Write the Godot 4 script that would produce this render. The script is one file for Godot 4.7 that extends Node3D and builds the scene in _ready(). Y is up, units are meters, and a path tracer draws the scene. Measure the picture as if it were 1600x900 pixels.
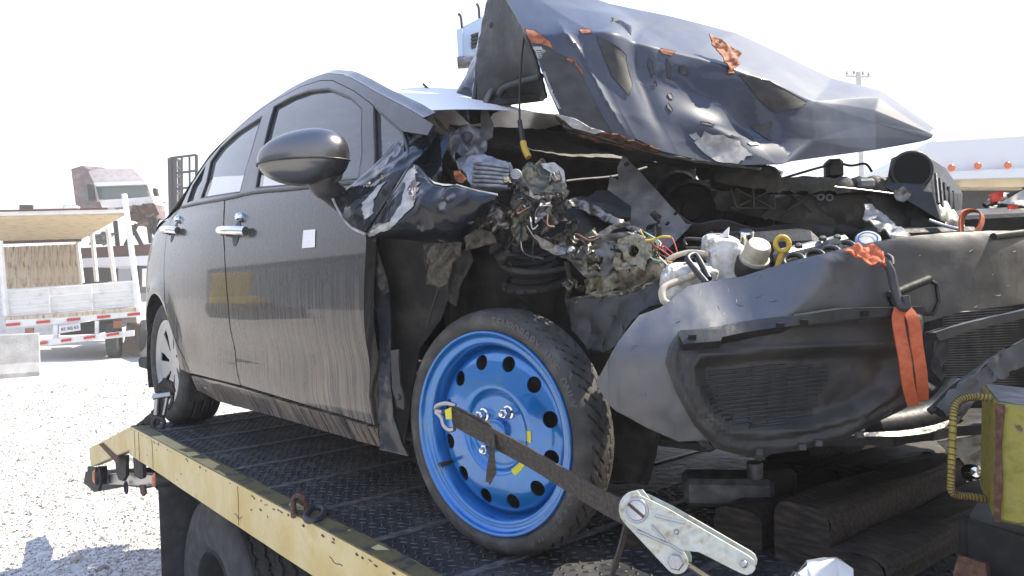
extends Node3D
# A wrecked dark saloon strapped to the deck of a recovery truck in a gravel yard.
# Coordinates: metres, y = 0 is the deck of the recovery truck, +x is the car's front, +z its right-hand side.

const GROUND := -1.05
var M := {}
var taken := {}
var noise := FastNoiseLite.new()
var rng := RandomNumberGenerator.new()

func V(x: float, y: float, z: float) -> Vector3: return Vector3(x, y, z)
func P(x: float, y: float) -> Vector2: return Vector2(x, y)

# ---------------------------------------------------------------- geometry collector
class Geo:
	var v := PackedVector3Array()
	var n := PackedVector3Array()
	var t := PackedVector2Array()
	var ix := PackedInt32Array()
	func add(p: Vector3, nn: Vector3, uv := Vector2.ZERO) -> int:
		v.append(p); n.append(nn); t.append(uv)
		return v.size() - 1
	func tri(a: int, b: int, c: int) -> void:
		var g := (v[b] - v[a]).cross(v[c] - v[a])
		if g.dot(n[a] + n[b] + n[c]) > 0.0:   # clockwise fronts
			ix.append(a); ix.append(c); ix.append(b)
		else:
			ix.append(a); ix.append(b); ix.append(c)
	func quad(a: int, b: int, c: int, d: int) -> void:
		tri(a, b, c); tri(a, c, d)
	func flat(pts: Array, out: Vector3) -> void:   # a convex flat face, normal on the side of out
		var nn: Vector3 = (pts[1] - pts[0]).cross(pts[2] - pts[0])
		if nn.length() < 1e-12: return
		nn = nn.normalized()
		if nn.dot(out) < 0.0: nn = -nn
		var k := []
		for p in pts: k.append(add(p, nn, Vector2(p.x + p.z, p.y)))
		for i in range(1, k.size() - 1): tri(k[0], k[i], k[i + 1])
	func mesh() -> ArrayMesh:
		var a := []
		a.resize(Mesh.ARRAY_MAX)
		a[Mesh.ARRAY_VERTEX] = v; a[Mesh.ARRAY_NORMAL] = n; a[Mesh.ARRAY_TEX_UV] = t; a[Mesh.ARRAY_INDEX] = ix
		var m := ArrayMesh.new()
		m.add_surface_from_arrays(Mesh.PRIMITIVE_TRIANGLES, a)
		return m

func frame(at: Vector3, z: Vector3, up := Vector3.UP) -> Transform3D:   # local z along z
	var zz := z.normalized()
	if absf(zz.dot(up.normalized())) > 0.98: up = Vector3.RIGHT
	var x := up.cross(zz).normalized()
	return Transform3D(Basis(x, zz.cross(x), zz), at)

func yframe(at: Vector3, y: Vector3) -> Transform3D:   # local y along y
	var f := frame(at, y)
	return Transform3D(Basis(f.basis.x, f.basis.z, -f.basis.y), at)

func box(g: Geo, x: Transform3D, size: Vector3, bev := 0.004) -> void:
	var h := size / 2.0
	bev = minf(bev, minf(h.x, minf(h.y, h.z)) * 0.49)
	var pt := func(ax: int, s: Vector3) -> Vector3:
		var q := Vector3(h.x - bev, h.y - bev, h.z - bev)
		q[ax] = h[ax]
		return x * (q * s)
	for ax in 3:
		var b := (ax + 1) % 3
		var c := (ax + 2) % 3
		for sa in [-1.0, 1.0]:
			var l := []
			for k in [[-1.0, -1.0], [1.0, -1.0], [1.0, 1.0], [-1.0, 1.0]]:
				var s := Vector3.ONE
				s[ax] = sa; s[b] = k[0]; s[c] = k[1]
				l.append(pt.call(ax, s))
			var o := Vector3.ZERO
			o[ax] = sa
			g.flat(l, x.basis * o)
			for sb in [-1.0, 1.0]:
				var s0 := Vector3.ONE
				s0[ax] = sa; s0[b] = sb; s0[c] = -1.0
				var s1 := s0
				s1[c] = 1.0
				var oo := Vector3.ZERO
				oo[ax] = sa; oo[b] = sb
				g.flat([pt.call(ax, s0), pt.call(ax, s1), pt.call(b, s1), pt.call(b, s0)], x.basis * oo)
	for i in 8:
		var s := Vector3(1.0 if i & 1 else -1.0, 1.0 if i & 2 else -1.0, 1.0 if i & 4 else -1.0)
		g.flat([pt.call(0, s), pt.call(1, s), pt.call(2, s)], x.basis * s)

func smooth(pts: Array, k := 6) -> Array:   # Catmull-Rom through points
	var o := []
	var m := pts.size()
	for i in m - 1:
		var a = pts[maxi(i - 1, 0)]; var b = pts[i]; var c = pts[i + 1]; var d = pts[mini(i + 2, m - 1)]
		for j in k: o.append(b.cubic_interpolate(c, a, d, float(j) / k))
	o.append(pts[m - 1])
	return o

func tube(g: Geo, pts: Array, r, sides := 8, squash := 1.0) -> void:   # r: a number or one per point
	var m := pts.size()
	var up := Vector3.UP
	var rings := []
	var len := 0.0
	for i in m:
		var d: Vector3 = (pts[mini(i + 1, m - 1)] - pts[maxi(i - 1, 0)]).normalized()
		if absf(d.dot(up)) > 0.95: up = Vector3(0.3, 0.1, 0.95).normalized()
		var x := up.cross(d).normalized()
		up = d.cross(x)
		var rr: float = r[i] if r is Array else r
		if i > 0: len += pts[i].distance_to(pts[i - 1])
		var ring := []
		for k in sides + 1:
			var a := TAU * k / sides
			var nn := x * cos(a) + up * sin(a)
			ring.append(g.add(pts[i] + x * cos(a) * rr + up * sin(a) * rr * squash, nn, Vector2(float(k) / sides, len)))
		rings.append(ring)
	for i in m - 1:
		for k in sides: g.quad(rings[i][k], rings[i][k + 1], rings[i + 1][k + 1], rings[i + 1][k])
	for e in [0, m - 1]:
		var l := []
		for k in sides: l.append(g.v[rings[e][k]])
		var dd: Vector3 = pts[e] - pts[1 if e == 0 else m - 2]
		g.flat(l, dd)

func grid(g: Geo, f: Callable, nu: int, nv: int, thick := 0.0) -> void:   # f(0..1, 0..1) -> point
	var e := 1e-3
	for side in (2 if thick > 0.0 else 1):
		var base := g.v.size()
		for j in nv + 1:
			for i in nu + 1:
				var a := float(i) / nu
				var b := float(j) / nv
				var p: Vector3 = f.call(a, b)
				var du: Vector3 = f.call(minf(a + e, 1.0), b) - f.call(maxf(a - e, 0.0), b)
				var dv: Vector3 = f.call(a, minf(b + e, 1.0)) - f.call(a, maxf(b - e, 0.0))
				var nn := du.cross(dv)
				if nn.length() < 1e-14: nn = Vector3.UP
				nn = nn.normalized()
				g.add(p - nn * thick * side, nn if side == 0 else -nn, Vector2(a, b))
		for j in nv:
			for i in nu:
				var k := base + j * (nu + 1) + i
				g.quad(k, k + 1, k + nu + 2, k + nu + 1)
	if thick > 0.0:
		var o := (nu + 1) * (nv + 1)
		var b0 := g.v.size() - 2 * o
		var loop := []
		for i in nu: loop.append(i)
		for j in nv: loop.append(j * (nu + 1) + nu)
		for i in nu: loop.append(nv * (nu + 1) + nu - i)
		for j in nv: loop.append((nv - j) * (nu + 1))
		var mid := (g.v[b0] + g.v[b0 + o - 1]) / 2.0
		for i in loop.size():
			var a: int = b0 + loop[i]
			var b: int = b0 + loop[(i + 1) % loop.size()]
			g.flat([g.v[a], g.v[b], g.v[b + o], g.v[a + o]], (g.v[a] + g.v[b]) / 2.0 - mid)

func lathe(g: Geo, prof: Array, x: Transform3D, segs := 48, hard := 35.0) -> void:   # prof: (radius, height along local y); creases sharper than hard degrees split
	var m := prof.size()
	var rows := []   # [radius, height, normal r, normal h]
	for i in m - 1:
		var d: Vector2 = (prof[i + 1] - prof[i]).normalized()
		var nn := Vector2(d.y, -d.x)
		var n0 := nn
		var n1 := nn
		if i > 0:
			var q: Vector2 = (prof[i] - prof[i - 1]).normalized()
			if absf(rad_to_deg(q.angle_to(d))) < hard: n0 = (nn + Vector2(q.y, -q.x)).normalized()
		if i < m - 2:
			var q2: Vector2 = (prof[i + 2] - prof[i + 1]).normalized()
			if absf(rad_to_deg(d.angle_to(q2))) < hard: n1 = (nn + Vector2(q2.y, -q2.x)).normalized()
		rows.append([prof[i], n0, prof[i + 1], n1])
	for r in rows:
		var ids := []
		for k in segs + 1:
			var a := TAU * k / segs
			var c := cos(a); var s := sin(a)
			ids.append([g.add(x * Vector3(r[0].x * c, r[0].y, r[0].x * s), x.basis * Vector3(r[1].x * c, r[1].y, r[1].x * s), Vector2(float(k) / segs, r[0].y)),
				g.add(x * Vector3(r[2].x * c, r[2].y, r[2].x * s), x.basis * Vector3(r[3].x * c, r[3].y, r[3].x * s), Vector2(float(k) / segs, r[2].y))])
		for k in segs: g.quad(ids[k][0], ids[k + 1][0], ids[k + 1][1], ids[k][1])

func disc(g: Geo, x: Transform3D, r: float, segs := 24) -> void:
	var l := []
	for k in segs: l.append(x * Vector3(r * cos(TAU * k / segs), 0, r * sin(TAU * k / segs)))
	g.flat(l, x.basis.y)

func inside(poly: PackedVector2Array, q: Vector2) -> bool: return Geometry2D.is_point_in_polygon(q, poly)

func dense(poly: PackedVector2Array, step: float) -> PackedVector2Array:
	var o := PackedVector2Array()
	for i in poly.size():
		var a := poly[i]
		var b := poly[(i + 1) % poly.size()]
		var k := maxi(1, int(ceil(a.distance_to(b) / step)))
		for j in k: o.append(a.lerp(b, float(j) / k))
	return o

# a curved panel: the polygon (with holes) in parameter space, mapped onto a surface; its edges turn in by hem
func sheet(g: Geo, poly: PackedVector2Array, f: Callable, cell: float, hem := 0.0, holes := [], back := false) -> void:
	var lo := poly[0]
	var hi := poly[0]
	for q in poly:
		lo = lo.min(q); hi = hi.max(q)
	var e := 2e-3
	var nrm := func(q: Vector2) -> Vector3:
		var du: Vector3 = f.call(q + Vector2(e, 0)) - f.call(q - Vector2(e, 0))
		var dv: Vector3 = f.call(q + Vector2(0, e)) - f.call(q - Vector2(0, e))
		var c := du.cross(dv)
		return c.normalized() if c.length() > 1e-14 else Vector3.UP
	var cache := {}
	var idx := func(q: Vector2) -> int:
		var key := Vector2i(roundi(q.x * 20000.0), roundi(q.y * 20000.0))
		if not cache.has(key): cache[key] = g.add(f.call(q), nrm.call(q), q)
		return cache[key]
	var nx := maxi(1, int(ceil((hi.x - lo.x) / cell)))
	var ny := maxi(1, int(ceil((hi.y - lo.y) / cell)))
	var cw := (hi.x - lo.x) / nx
	var ch := (hi.y - lo.y) / ny
	var edges := []
	for pl in [poly] + holes:
		var s := {}
		var dd := dense(pl, cell * 0.3)
		for q in dd:
			var c := Vector2i(int(floor((q.x - lo.x) / cw)), int(floor((q.y - lo.y) / ch)))
			for a in [-1, 0, 1]:
				for b in [-1, 0, 1]: s[c + Vector2i(a, b)] = true
		edges.append(s)
	for j in ny:
		for i in nx:
			var c0 := lo + Vector2(i * cw, j * ch)
			var q4 := PackedVector2Array([c0, c0 + Vector2(cw, 0), c0 + Vector2(cw, ch), c0 + Vector2(0, ch)])
			var key := Vector2i(i, j)
			var pieces := [q4]
			if edges[0].has(key): pieces = Geometry2D.intersect_polygons(q4, poly)
			elif not inside(poly, c0 + Vector2(cw, ch) / 2.0): continue
			for h in holes.size():
				if edges[h + 1].has(key):
					var nxt := []
					for p in pieces: nxt.append_array(Geometry2D.clip_polygons(p, holes[h]))
					pieces = nxt
				elif inside(holes[h], c0 + Vector2(cw, ch) / 2.0): pieces = []
			for p in pieces:
				if p.size() == 4 and pieces.size() == 1 and not edges[0].has(key):
					g.quad(idx.call(p[0]), idx.call(p[1]), idx.call(p[2]), idx.call(p[3]))
					continue
				var tr := Geometry2D.triangulate_polygon(p)
				for k in range(0, tr.size(), 3): g.tri(idx.call(p[tr[k]]), idx.call(p[tr[k + 1]]), idx.call(p[tr[k + 2]]))
	if back:
		var cnt := g.ix.size()
		var map := {}
		for key in cache:
			var a: int = cache[key]
			map[a] = g.add(g.v[a] - g.n[a] * hem, -g.n[a], g.t[a])
		for k in range(0, cnt, 3):
			if map.has(g.ix[k]) and map.has(g.ix[k + 1]) and map.has(g.ix[k + 2]):
				g.tri(map[g.ix[k]], map[g.ix[k + 1]], map[g.ix[k + 2]])
	if hem != 0.0:
		for pl in [poly] + holes:
			var dd := dense(pl, cell)
			var cen := Vector2.ZERO
			for q in dd: cen += q
			var sgn := 1.0 if Geometry2D.is_polygon_clockwise(pl) == (pl == poly) else -1.0
			for i in dd.size():
				var a := dd[i]
				var b := dd[(i + 1) % dd.size()]
				var pa: Vector3 = f.call(a)
				var pb: Vector3 = f.call(b)
				var na: Vector3 = nrm.call(a)
				var nb: Vector3 = nrm.call(b)
				var mid: Vector3 = f.call((a + b) / 2.0 + (b - a).orthogonal().normalized() * sgn * 0.01)
				g.flat([pa, pb, pb - nb * hem, pa - na * hem], mid - (pa + pb) / 2.0)

# a bent piece of metal or plastic: boundary points in space, the inside drawn between them and crumpled
func scrap(g: Geo, pts: Array, amp := 0.006, freq := 14.0, cell := 0.02, thick := 0.003, seed_ := 1, bulge := 0.0, holes := []) -> void:
	var c := Vector3.ZERO
	for p in pts: c += p
	c /= pts.size()
	var nn := Vector3.ZERO
	for i in pts.size(): nn += (pts[i] - c).cross(pts[(i + 1) % pts.size()] - c)
	nn = nn.normalized()
	var ux: Vector3 = (pts[1] - pts[0]).slide(nn).normalized()
	var uy := nn.cross(ux)
	var poly := PackedVector2Array()
	var hb := PackedFloat32Array()
	for p in pts: poly.append(Vector2((p - c).dot(ux), (p - c).dot(uy)))
	var bp := PackedVector2Array()
	for i in pts.size():
		var a: Vector3 = pts[i]
		var b: Vector3 = pts[(i + 1) % pts.size()]
		for k in 4:
			var q := a.lerp(b, k / 4.0)
			bp.append(Vector2((q - c).dot(ux), (q - c).dot(uy))); hb.append((q - c).dot(nn))
	var fz := FastNoiseLite.new()
	fz.seed = seed_; fz.frequency = freq; fz.fractal_octaves = 3
	if freq > 0.0 and amp > 0.004: fz.fractal_type = FastNoiseLite.FRACTAL_RIDGED
	var f := func(q: Vector2) -> Vector3:
		var w := 0.0
		var h := 0.0
		var dm := 9.0
		for i in bp.size():
			var d2 := bp[i].distance_squared_to(q) + 1e-6
			w += 1.0 / d2; h += hb[i] / d2; dm = minf(dm, d2)
		var k := sqrt(dm)
		return c + ux * q.x + uy * q.y + nn * (h / w + fz.get_noise_2d(q.x, q.y) * amp + bulge * (1.0 - exp(-k * 12.0)))
	if Geometry2D.is_polygon_clockwise(poly): poly.reverse()
	var hs := []
	for h in holes:   # [centre point, radius]
		var hc := Vector2((h[0] - c).dot(ux), (h[0] - c).dot(uy))
		var hp := PackedVector2Array()
		for k in 14: hp.append(hc + Vector2.from_angle(TAU * k / 14.0) * h[1])
		hs.append(hp)
	sheet(g, poly, f, cell, thick, hs, true)

# sharp folded metal: vertices and facets; every facet is cut small and roughened, the folds stay sharp
func facets(g: Geo, pts: Array, faces: Array, amp := 0.004, freq := 20.0, div := 7, seed_ := 3, bulge := 0.0) -> void:
	var fz := FastNoiseLite.new()
	fz.seed = seed_; fz.frequency = freq; fz.fractal_octaves = 3
	var mid := Vector3.ZERO
	for p in pts: mid += p
	mid /= pts.size()
	var bent := func(p: Vector3) -> Vector3:
		return p + Vector3(fz.get_noise_3dv(p), fz.get_noise_3dv(p + Vector3(9, 0, 0)), fz.get_noise_3dv(p + Vector3(0, 9, 0))) * amp
	for fc in faces:
		for k in range(1, fc.size() - 1):
			var a: Vector3 = pts[fc[0]]
			var b: Vector3 = pts[fc[k]]
			var c: Vector3 = pts[fc[k + 1]]
			var fn := (b - a).cross(c - a).normalized()
			if fn.dot((a + b + c) / 3.0 - mid) < 0.0: fn = -fn
			var ids := {}
			for i in div + 1:
				for j in div + 1 - i:
					var q := a + (b - a) * (float(i) / div) + (c - a) * (float(j) / div)
					var l1 := float(i) / div
					var l2 := float(j) / div
					var l3 := 1.0 - l1 - l2
					var p: Vector3 = bent.call(q) + fn * bulge * 27.0 * l1 * l2 * l3
					var e := 0.004
					var t1 := (b - a).normalized() * e
					var t2 := fn.cross(t1)
					var nn: Vector3 = (bent.call(q + t1) - bent.call(q - t1)).cross(bent.call(q + t2) - bent.call(q - t2)).normalized()
					if nn.dot(fn) < 0.0: nn = -nn
					var gb := (b - a) * 0.0
					if bulge > 0.0:   # slope of the bulge over the facet
						var e1 := b - a
						var e2 := c - a
						var d1 := 27.0 * bulge * l2 * (l3 - l1)
						var d2 := 27.0 * bulge * l1 * (l3 - l2)
						var m1 := e1.cross(fn)
						var m2 := fn.cross(e2)
						gb = m2 * (d1 / e1.dot(m2)) + m1 * (d2 / e2.dot(m1))
						nn = (nn - gb).normalized()
					ids[Vector2i(i, j)] = g.add(p, nn, Vector2(q.x + q.z, q.y))
			for i in div:
				for j in div - i:
					g.tri(ids[Vector2i(i, j)], ids[Vector2i(i + 1, j)], ids[Vector2i(i, j + 1)])
					if i + j < div - 1: g.tri(ids[Vector2i(i + 1, j)], ids[Vector2i(i + 1, j + 1)], ids[Vector2i(i, j + 1)])

# a flat plate cut from a polygon in the local xy plane of x, depth along local z (centred), bevelled rim
func plate(g: Geo, poly: PackedVector2Array, x: Transform3D, depth: float, bev := 0.0, holes := []) -> void:
	if Geometry2D.is_polygon_clockwise(poly): poly.reverse()
	var inner := poly
	if bev > 0.0:
		var o := Geometry2D.offset_polygon(poly, -bev)
		if o.size() == 1 : inner = o[0]
		else: bev = 0.0
	for s in [-1.0, 1.0]:
		var pcs := [inner]
		if holes.size():
			pcs = cut_holes(inner, holes)
		for pc in pcs:
			var tr := Geometry2D.triangulate_polygon(pc)
			for k in range(0, tr.size(), 3):
				g.flat([x * Vector3(pc[tr[k]].x, pc[tr[k]].y, s * depth / 2.0), x * Vector3(pc[tr[k + 1]].x, pc[tr[k + 1]].y, s * depth / 2.0), x * Vector3(pc[tr[k + 2]].x, pc[tr[k + 2]].y, s * depth / 2.0)], x.basis.z * s)
	var hz := depth / 2.0 - bev
	for i in poly.size():
		var a := poly[i]
		var b := poly[(i + 1) % poly.size()]
		var o2 := -(b - a).orthogonal()
		if inside(poly, (a + b) / 2.0 + o2.normalized() * 0.0005): o2 = -o2
		var out := x.basis * Vector3(o2.x, o2.y, 0)
		g.flat([x * Vector3(a.x, a.y, -hz), x * Vector3(b.x, b.y, -hz), x * Vector3(b.x, b.y, hz), x * Vector3(a.x, a.y, hz)], out)
		if bev > 0.0:
			var ia := nearest(inner, a)
			var ib := nearest(inner, b)
			for s in [-1.0, 1.0]:
				g.flat([x * Vector3(a.x, a.y, s * hz), x * Vector3(b.x, b.y, s * hz), x * Vector3(ib.x, ib.y, s * depth / 2.0), x * Vector3(ia.x, ia.y, s * depth / 2.0)], out.normalized() + x.basis.z * s)
	for h in holes:
		for i in h.size():
			var a: Vector2 = h[i]
			var b: Vector2 = h[(i + 1) % h.size()]
			var m := Vector2.ZERO
			for q in h: m += q
			m /= h.size()
			g.flat([x * Vector3(a.x, a.y, -depth / 2.0), x * Vector3(b.x, b.y, -depth / 2.0), x * Vector3(b.x, b.y, depth / 2.0), x * Vector3(a.x, a.y, depth / 2.0)], x.basis * Vector3(m.x - a.x, m.y - a.y, 0))

func nearest(pl: PackedVector2Array, q: Vector2) -> Vector2:
	var b := pl[0]
	for p in pl:
		if p.distance_squared_to(q) < b.distance_squared_to(q): b = p
	return b

func cut_holes(poly: PackedVector2Array, holes: Array) -> Array:   # split by vertical lines through each hole, then clip
	var pcs := [poly]
	for h in holes:
		var cx := 0.0
		for q in h: cx += q.x
		cx /= h.size()
		var nxt := []
		for p in pcs:
			for half in [PackedVector2Array([P(-99, -99), P(cx, -99), P(cx, 99), P(-99, 99)]), PackedVector2Array([P(cx, -99), P(99, -99), P(99, 99), P(cx, 99)])]:
				for q in Geometry2D.intersect_polygons(p, half):
					nxt.append_array(Geometry2D.clip_polygons(q, h))
		pcs = nxt
	return pcs

func ring(c: Vector2, r: float, k := 16) -> PackedVector2Array:
	var o := PackedVector2Array()
	for i in k: o.append(c + Vector2.from_angle(TAU * i / k) * r)
	return o

func ribbon(g: Geo, pts: Array, dirs: Array, w, thick := 0.003) -> void:   # a strap: centre line, width direction per point
	var m := pts.size()
	var f := func(a: float, b: float) -> Vector3:
		var s := a * (m - 1)
		var i := mini(int(s), m - 2)
		var k := s - i
		var c: Vector3 = pts[i].lerp(pts[i + 1], k)
		var d: Vector3 = (dirs[i].lerp(dirs[i + 1], k)).normalized() if dirs.size() == m else dirs[0].normalized()
		var ww: float = lerpf(w[i], w[i + 1], k) if w is Array else w
		return c + d * ww * (b - 0.5)
	grid(g, f, (m - 1) * 2, 4, thick)

# ---------------------------------------------------------------- scene objects
func numbered(s: String) -> String:
	if not taken.has(s):
		taken[s] = 0
		return s
	taken[s] += 1
	return "%s_%03d" % [s, taken[s]]

func thing(called: String, label: String, category: String, at: Vector3, group := "") -> Node3D:
	var o := Node3D.new()
	o.name = numbered(called)
	add_child(o)
	o.position = at
	tag(o, label, category, group)
	return o

func tag(o: Node3D, label: String, category: String, group := "") -> void:
	o.set_meta("label", label); o.set_meta("category", category)
	if group: o.set_meta("group", group)

# one mesh, its points given in scene coordinates, under parent
func obj(called: String, g, m, parent: Node3D = self, label := "") -> MeshInstance3D:
	var o := MeshInstance3D.new()
	o.name = numbered(called) if parent == self else called
	o.mesh = g.mesh() if g is Geo else g
	o.material_override = M[m] if m is String else m
	parent.add_child(o, true)
	o.global_transform = Transform3D()
	if label: o.set_meta("label", label)
	return o

func local(called: String, g, m, parent: Node3D, x := Transform3D(), label := "") -> MeshInstance3D:   # points given in the parent's own space
	var o := obj(called, g, m, parent, label)
	o.transform = x
	return o

func struct(o: Node3D) -> void: o.set_meta("kind", "structure")

# ---------------------------------------------------------------- materials
func lin(r: float, g: float, b: float) -> Color: return Color(r, g, b).linear_to_srgb()

func noise_tex(freq: float, cols: Array, stops: Array, seed_ := 1, type := FastNoiseLite.TYPE_SIMPLEX_SMOOTH, size := 512, oct := 5, hard := false) -> NoiseTexture2D:
	var t := NoiseTexture2D.new()
	var n := FastNoiseLite.new()
	n.noise_type = type; n.frequency = freq; n.seed = seed_; n.fractal_octaves = oct
	t.noise = n; t.width = size; t.height = size; t.seamless = true
	var gr := Gradient.new()
	gr.offsets = PackedFloat32Array(stops)
	var pc := PackedColorArray()
	for c in cols: pc.append(c)
	gr.colors = pc
	if hard: gr.interpolation_mode = Gradient.GRADIENT_INTERPOLATE_CONSTANT
	t.color_ramp = gr
	return t

func bump_tex(freq: float, strength: float, seed_ := 1, type := FastNoiseLite.TYPE_SIMPLEX_SMOOTH, size := 512, oct := 4) -> NoiseTexture2D:
	var t := NoiseTexture2D.new()
	var n := FastNoiseLite.new()
	n.noise_type = type; n.frequency = freq; n.seed = seed_; n.fractal_octaves = oct
	t.noise = n; t.width = size; t.height = size; t.seamless = true
	t.as_normal_map = true; t.bump_strength = strength
	return t

func mat(called: String, c: Color, rough := 0.6, metal := 0.0, tex: Texture2D = null, scale := 1.0, bump: Texture2D = null, bs := 1.0) -> StandardMaterial3D:
	var m := StandardMaterial3D.new()
	m.resource_name = called
	m.albedo_color = c; m.roughness = rough; m.metallic = metal
	if tex:
		m.albedo_texture = tex; m.albedo_color = Color.WHITE
	if bump:
		m.normal_enabled = true; m.normal_texture = bump; m.normal_scale = bs
	if tex or bump:
		m.uv1_triplanar = true; m.uv1_world_triplanar = true; m.uv1_scale = Vector3.ONE * scale
	M[called] = m
	return m

func _ready() -> void:
	rng.seed = 7
	noise.seed = 11
	# ---- camera
	var cam := Camera3D.new()
	cam.name = "camera"
	add_child(cam)
	cam.position = V(1.247, 0.64, 1.798)
	cam.rotation = Vector3(-0.006, 0.876, -0.029)
	cam.fov = 42.74
	cam.near = 0.05; cam.far = 2000.0
	cam.current = true
	# ---- sky, sun, exposure
	var we := WorldEnvironment.new()
	we.name = "world_environment"
	var env := Environment.new()
	env.background_mode = Environment.BG_SKY
	var sm := ProceduralSkyMaterial.new()
	sm.sky_top_color = Color(0.40, 0.60, 0.90)
	sm.sky_horizon_color = Color(0.93, 0.95, 1.0)
	sm.sky_curve = 0.9
	sm.ground_bottom_color = Color(0.55, 0.52, 0.48)
	sm.ground_horizon_color = Color(0.85, 0.85, 0.85)
	var sky := Sky.new()
	sky.sky_material = sm
	env.sky = sky
	env.background_energy_multiplier = 0.8
	env.tonemap_mode = Environment.TONE_MAPPER_LINEAR
	env.tonemap_exposure = 2.5
	env.sdfgi_enabled = true; env.ssao_enabled = true; env.ssil_enabled = true
	env.fog_enabled = true      # added haze that imitates veiling glare
	env.fog_density = 0.0045
	env.fog_light_color = Color(0.98, 0.97, 0.95)
	we.environment = env
	add_child(we)
	var sun := DirectionalLight3D.new()
	sun.name = "sun"
	sun.light_color = Color(1.0, 0.96, 0.88)
	sun.light_energy = 1.5
	sun.light_angular_distance = 0.5
	sun.shadow_enabled = true
	add_child(sun)
	sun.look_at_from_position(Vector3.ZERO, V(-0.33, -1.0, 0.78))
	materials()
	setting()
	recovery_truck()
	car_shell()
	car_wheels()
	engine_bay()
	folded_wing()
	bonnet()
	bumper()
	straps()
	timbers_and_block()
	yard_things()

# ---------------------------------------------------------------- materials in use
func materials() -> void:
	var b_fine := bump_tex(0.06, 3.0, 5)
	var b_dent := bump_tex(0.012, 4.0, 6)
	var m: StandardMaterial3D
	# car paint: body side with dust and dried rain runs
	m = mat("paint_side", Color.WHITE, 1.0, 0.0)
	body_dirt(m)
	m.clearcoat_enabled = true; m.clearcoat = 0.5; m.clearcoat_roughness = 0.04; m.metallic_specular = 0.2
	m = mat("paint", lin(0.022, 0.024, 0.030), 0.30, 0.12, noise_tex(0.01, [lin(0.014, 0.016, 0.022), lin(0.026, 0.028, 0.034), lin(0.06, 0.056, 0.05)], [0.3, 0.62, 0.95], 3), 1.2)
	m.clearcoat_enabled = true; m.clearcoat = 0.5; m.clearcoat_roughness = 0.08; m.metallic_specular = 0.3
	m = mat("paint_torn", Color.WHITE, 0.24, 0.2, noise_tex(0.011, [lin(0.010, 0.011, 0.014), lin(0.016, 0.017, 0.021), lin(0.16, 0.17, 0.17), lin(0.30, 0.30, 0.29)], [0.0, 0.83, 0.86, 0.97], 21, FastNoiseLite.TYPE_SIMPLEX_SMOOTH, 512, 5), 1.7)
	m.clearcoat_enabled = true; m.clearcoat = 0.9; m.clearcoat_roughness = 0.08
	m.metallic_specular = 0.25
	m.metallic = 0.0
	m.clearcoat = 0.5
	m = mat("hood_sky_paint", Color.WHITE, 0.5, 0.0, noise_tex(0.008, [lin(0.034, 0.044, 0.072), lin(0.046, 0.057, 0.088), lin(0.09, 0.10, 0.125)], [0.2, 0.6, 0.95], 8), 1.2)  # bluer than the body: reflected sky put into the base colour
	m.clearcoat_enabled = true; m.clearcoat = 0.45; m.clearcoat_roughness = 0.08; m.metallic_specular = 0.25
	mat("primer_grey", Color.WHITE, 0.6, 0.0, noise_tex(0.03, [lin(0.22, 0.22, 0.22), lin(0.42, 0.42, 0.42)], [0.3, 0.7], 9), 2.0)
	mat("dark_matte", Color.WHITE, 0.55, 0.0, noise_tex(0.02, [lin(0.018, 0.018, 0.020), lin(0.045, 0.043, 0.042)], [0.3, 0.8], 10), 2.0)  # primer, also the dark reflections painted on the bonnet
	mat("rust_orange", Color.WHITE, 0.75, 0.0, noise_tex(0.03, [lin(0.16, 0.045, 0.018), lin(0.34, 0.11, 0.05), lin(0.42, 0.2, 0.12)], [0.25, 0.6, 0.9], 12), 4.0)
	mat("black_plastic", Color.WHITE, 0.45, 0.0, noise_tex(0.02, [lin(0.010, 0.010, 0.011), lin(0.022, 0.022, 0.023), lin(0.06, 0.055, 0.05)], [0.2, 0.6, 1.0], 13), 2.0, b_fine, 0.25)
	mat("dusty_plastic", Color.WHITE, 0.6, 0.0, noise_tex(0.012, [lin(0.016, 0.016, 0.016), lin(0.032, 0.031, 0.030), lin(0.075, 0.069, 0.06)], [0.2, 0.55, 0.95], 14), 1.5, b_fine, 0.3)
	mat("bumper_skin", Color.WHITE, 0.42, 0.1, noise_tex(0.010, [lin(0.022, 0.024, 0.030), lin(0.038, 0.040, 0.045), lin(0.085, 0.082, 0.078)], [0.2, 0.6, 0.95], 15), 1.4, b_fine, 0.15)
	M["bumper_skin"].clearcoat_enabled = true; M["bumper_skin"].roughness = 0.5; M["bumper_skin"].clearcoat = 1.0; M["bumper_skin"].clearcoat_roughness = 0.46; M["bumper_skin"].metallic = 0.0; M["bumper_skin"].metallic_specular = 0.6
	mat("inner_dark", Color.WHITE, 0.8, 0.0, noise_tex(0.012, [lin(0.010, 0.010, 0.011), lin(0.030, 0.028, 0.026), lin(0.06, 0.055, 0.048)], [0.2, 0.6, 0.95], 16), 1.5, b_fine, 0.4)
	mat("bare_metal", Color.WHITE, 0.38, 0.75, noise_tex(0.025, [lin(0.09, 0.085, 0.08), lin(0.24, 0.23, 0.21), lin(0.06, 0.05, 0.04)], [0.2, 0.55, 0.9], 17), 4.0, b_fine, 0.4)
	mat("grey_metal", Color.WHITE, 0.5, 0.4, noise_tex(0.02, [lin(0.09, 0.09, 0.095), lin(0.17, 0.17, 0.175), lin(0.25, 0.24, 0.23)], [0.2, 0.6, 0.9], 18), 2.0, b_fine, 0.2)
	mat("olive_primer", Color.WHITE, 0.45, 0.25, noise_tex(0.018, [lin(0.10, 0.095, 0.065), lin(0.26, 0.25, 0.18), lin(0.05, 0.042, 0.03), lin(0.5, 0.48, 0.4)], [0.15, 0.5, 0.72, 0.95], 19), 3.0, b_fine, 0.5)
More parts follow.
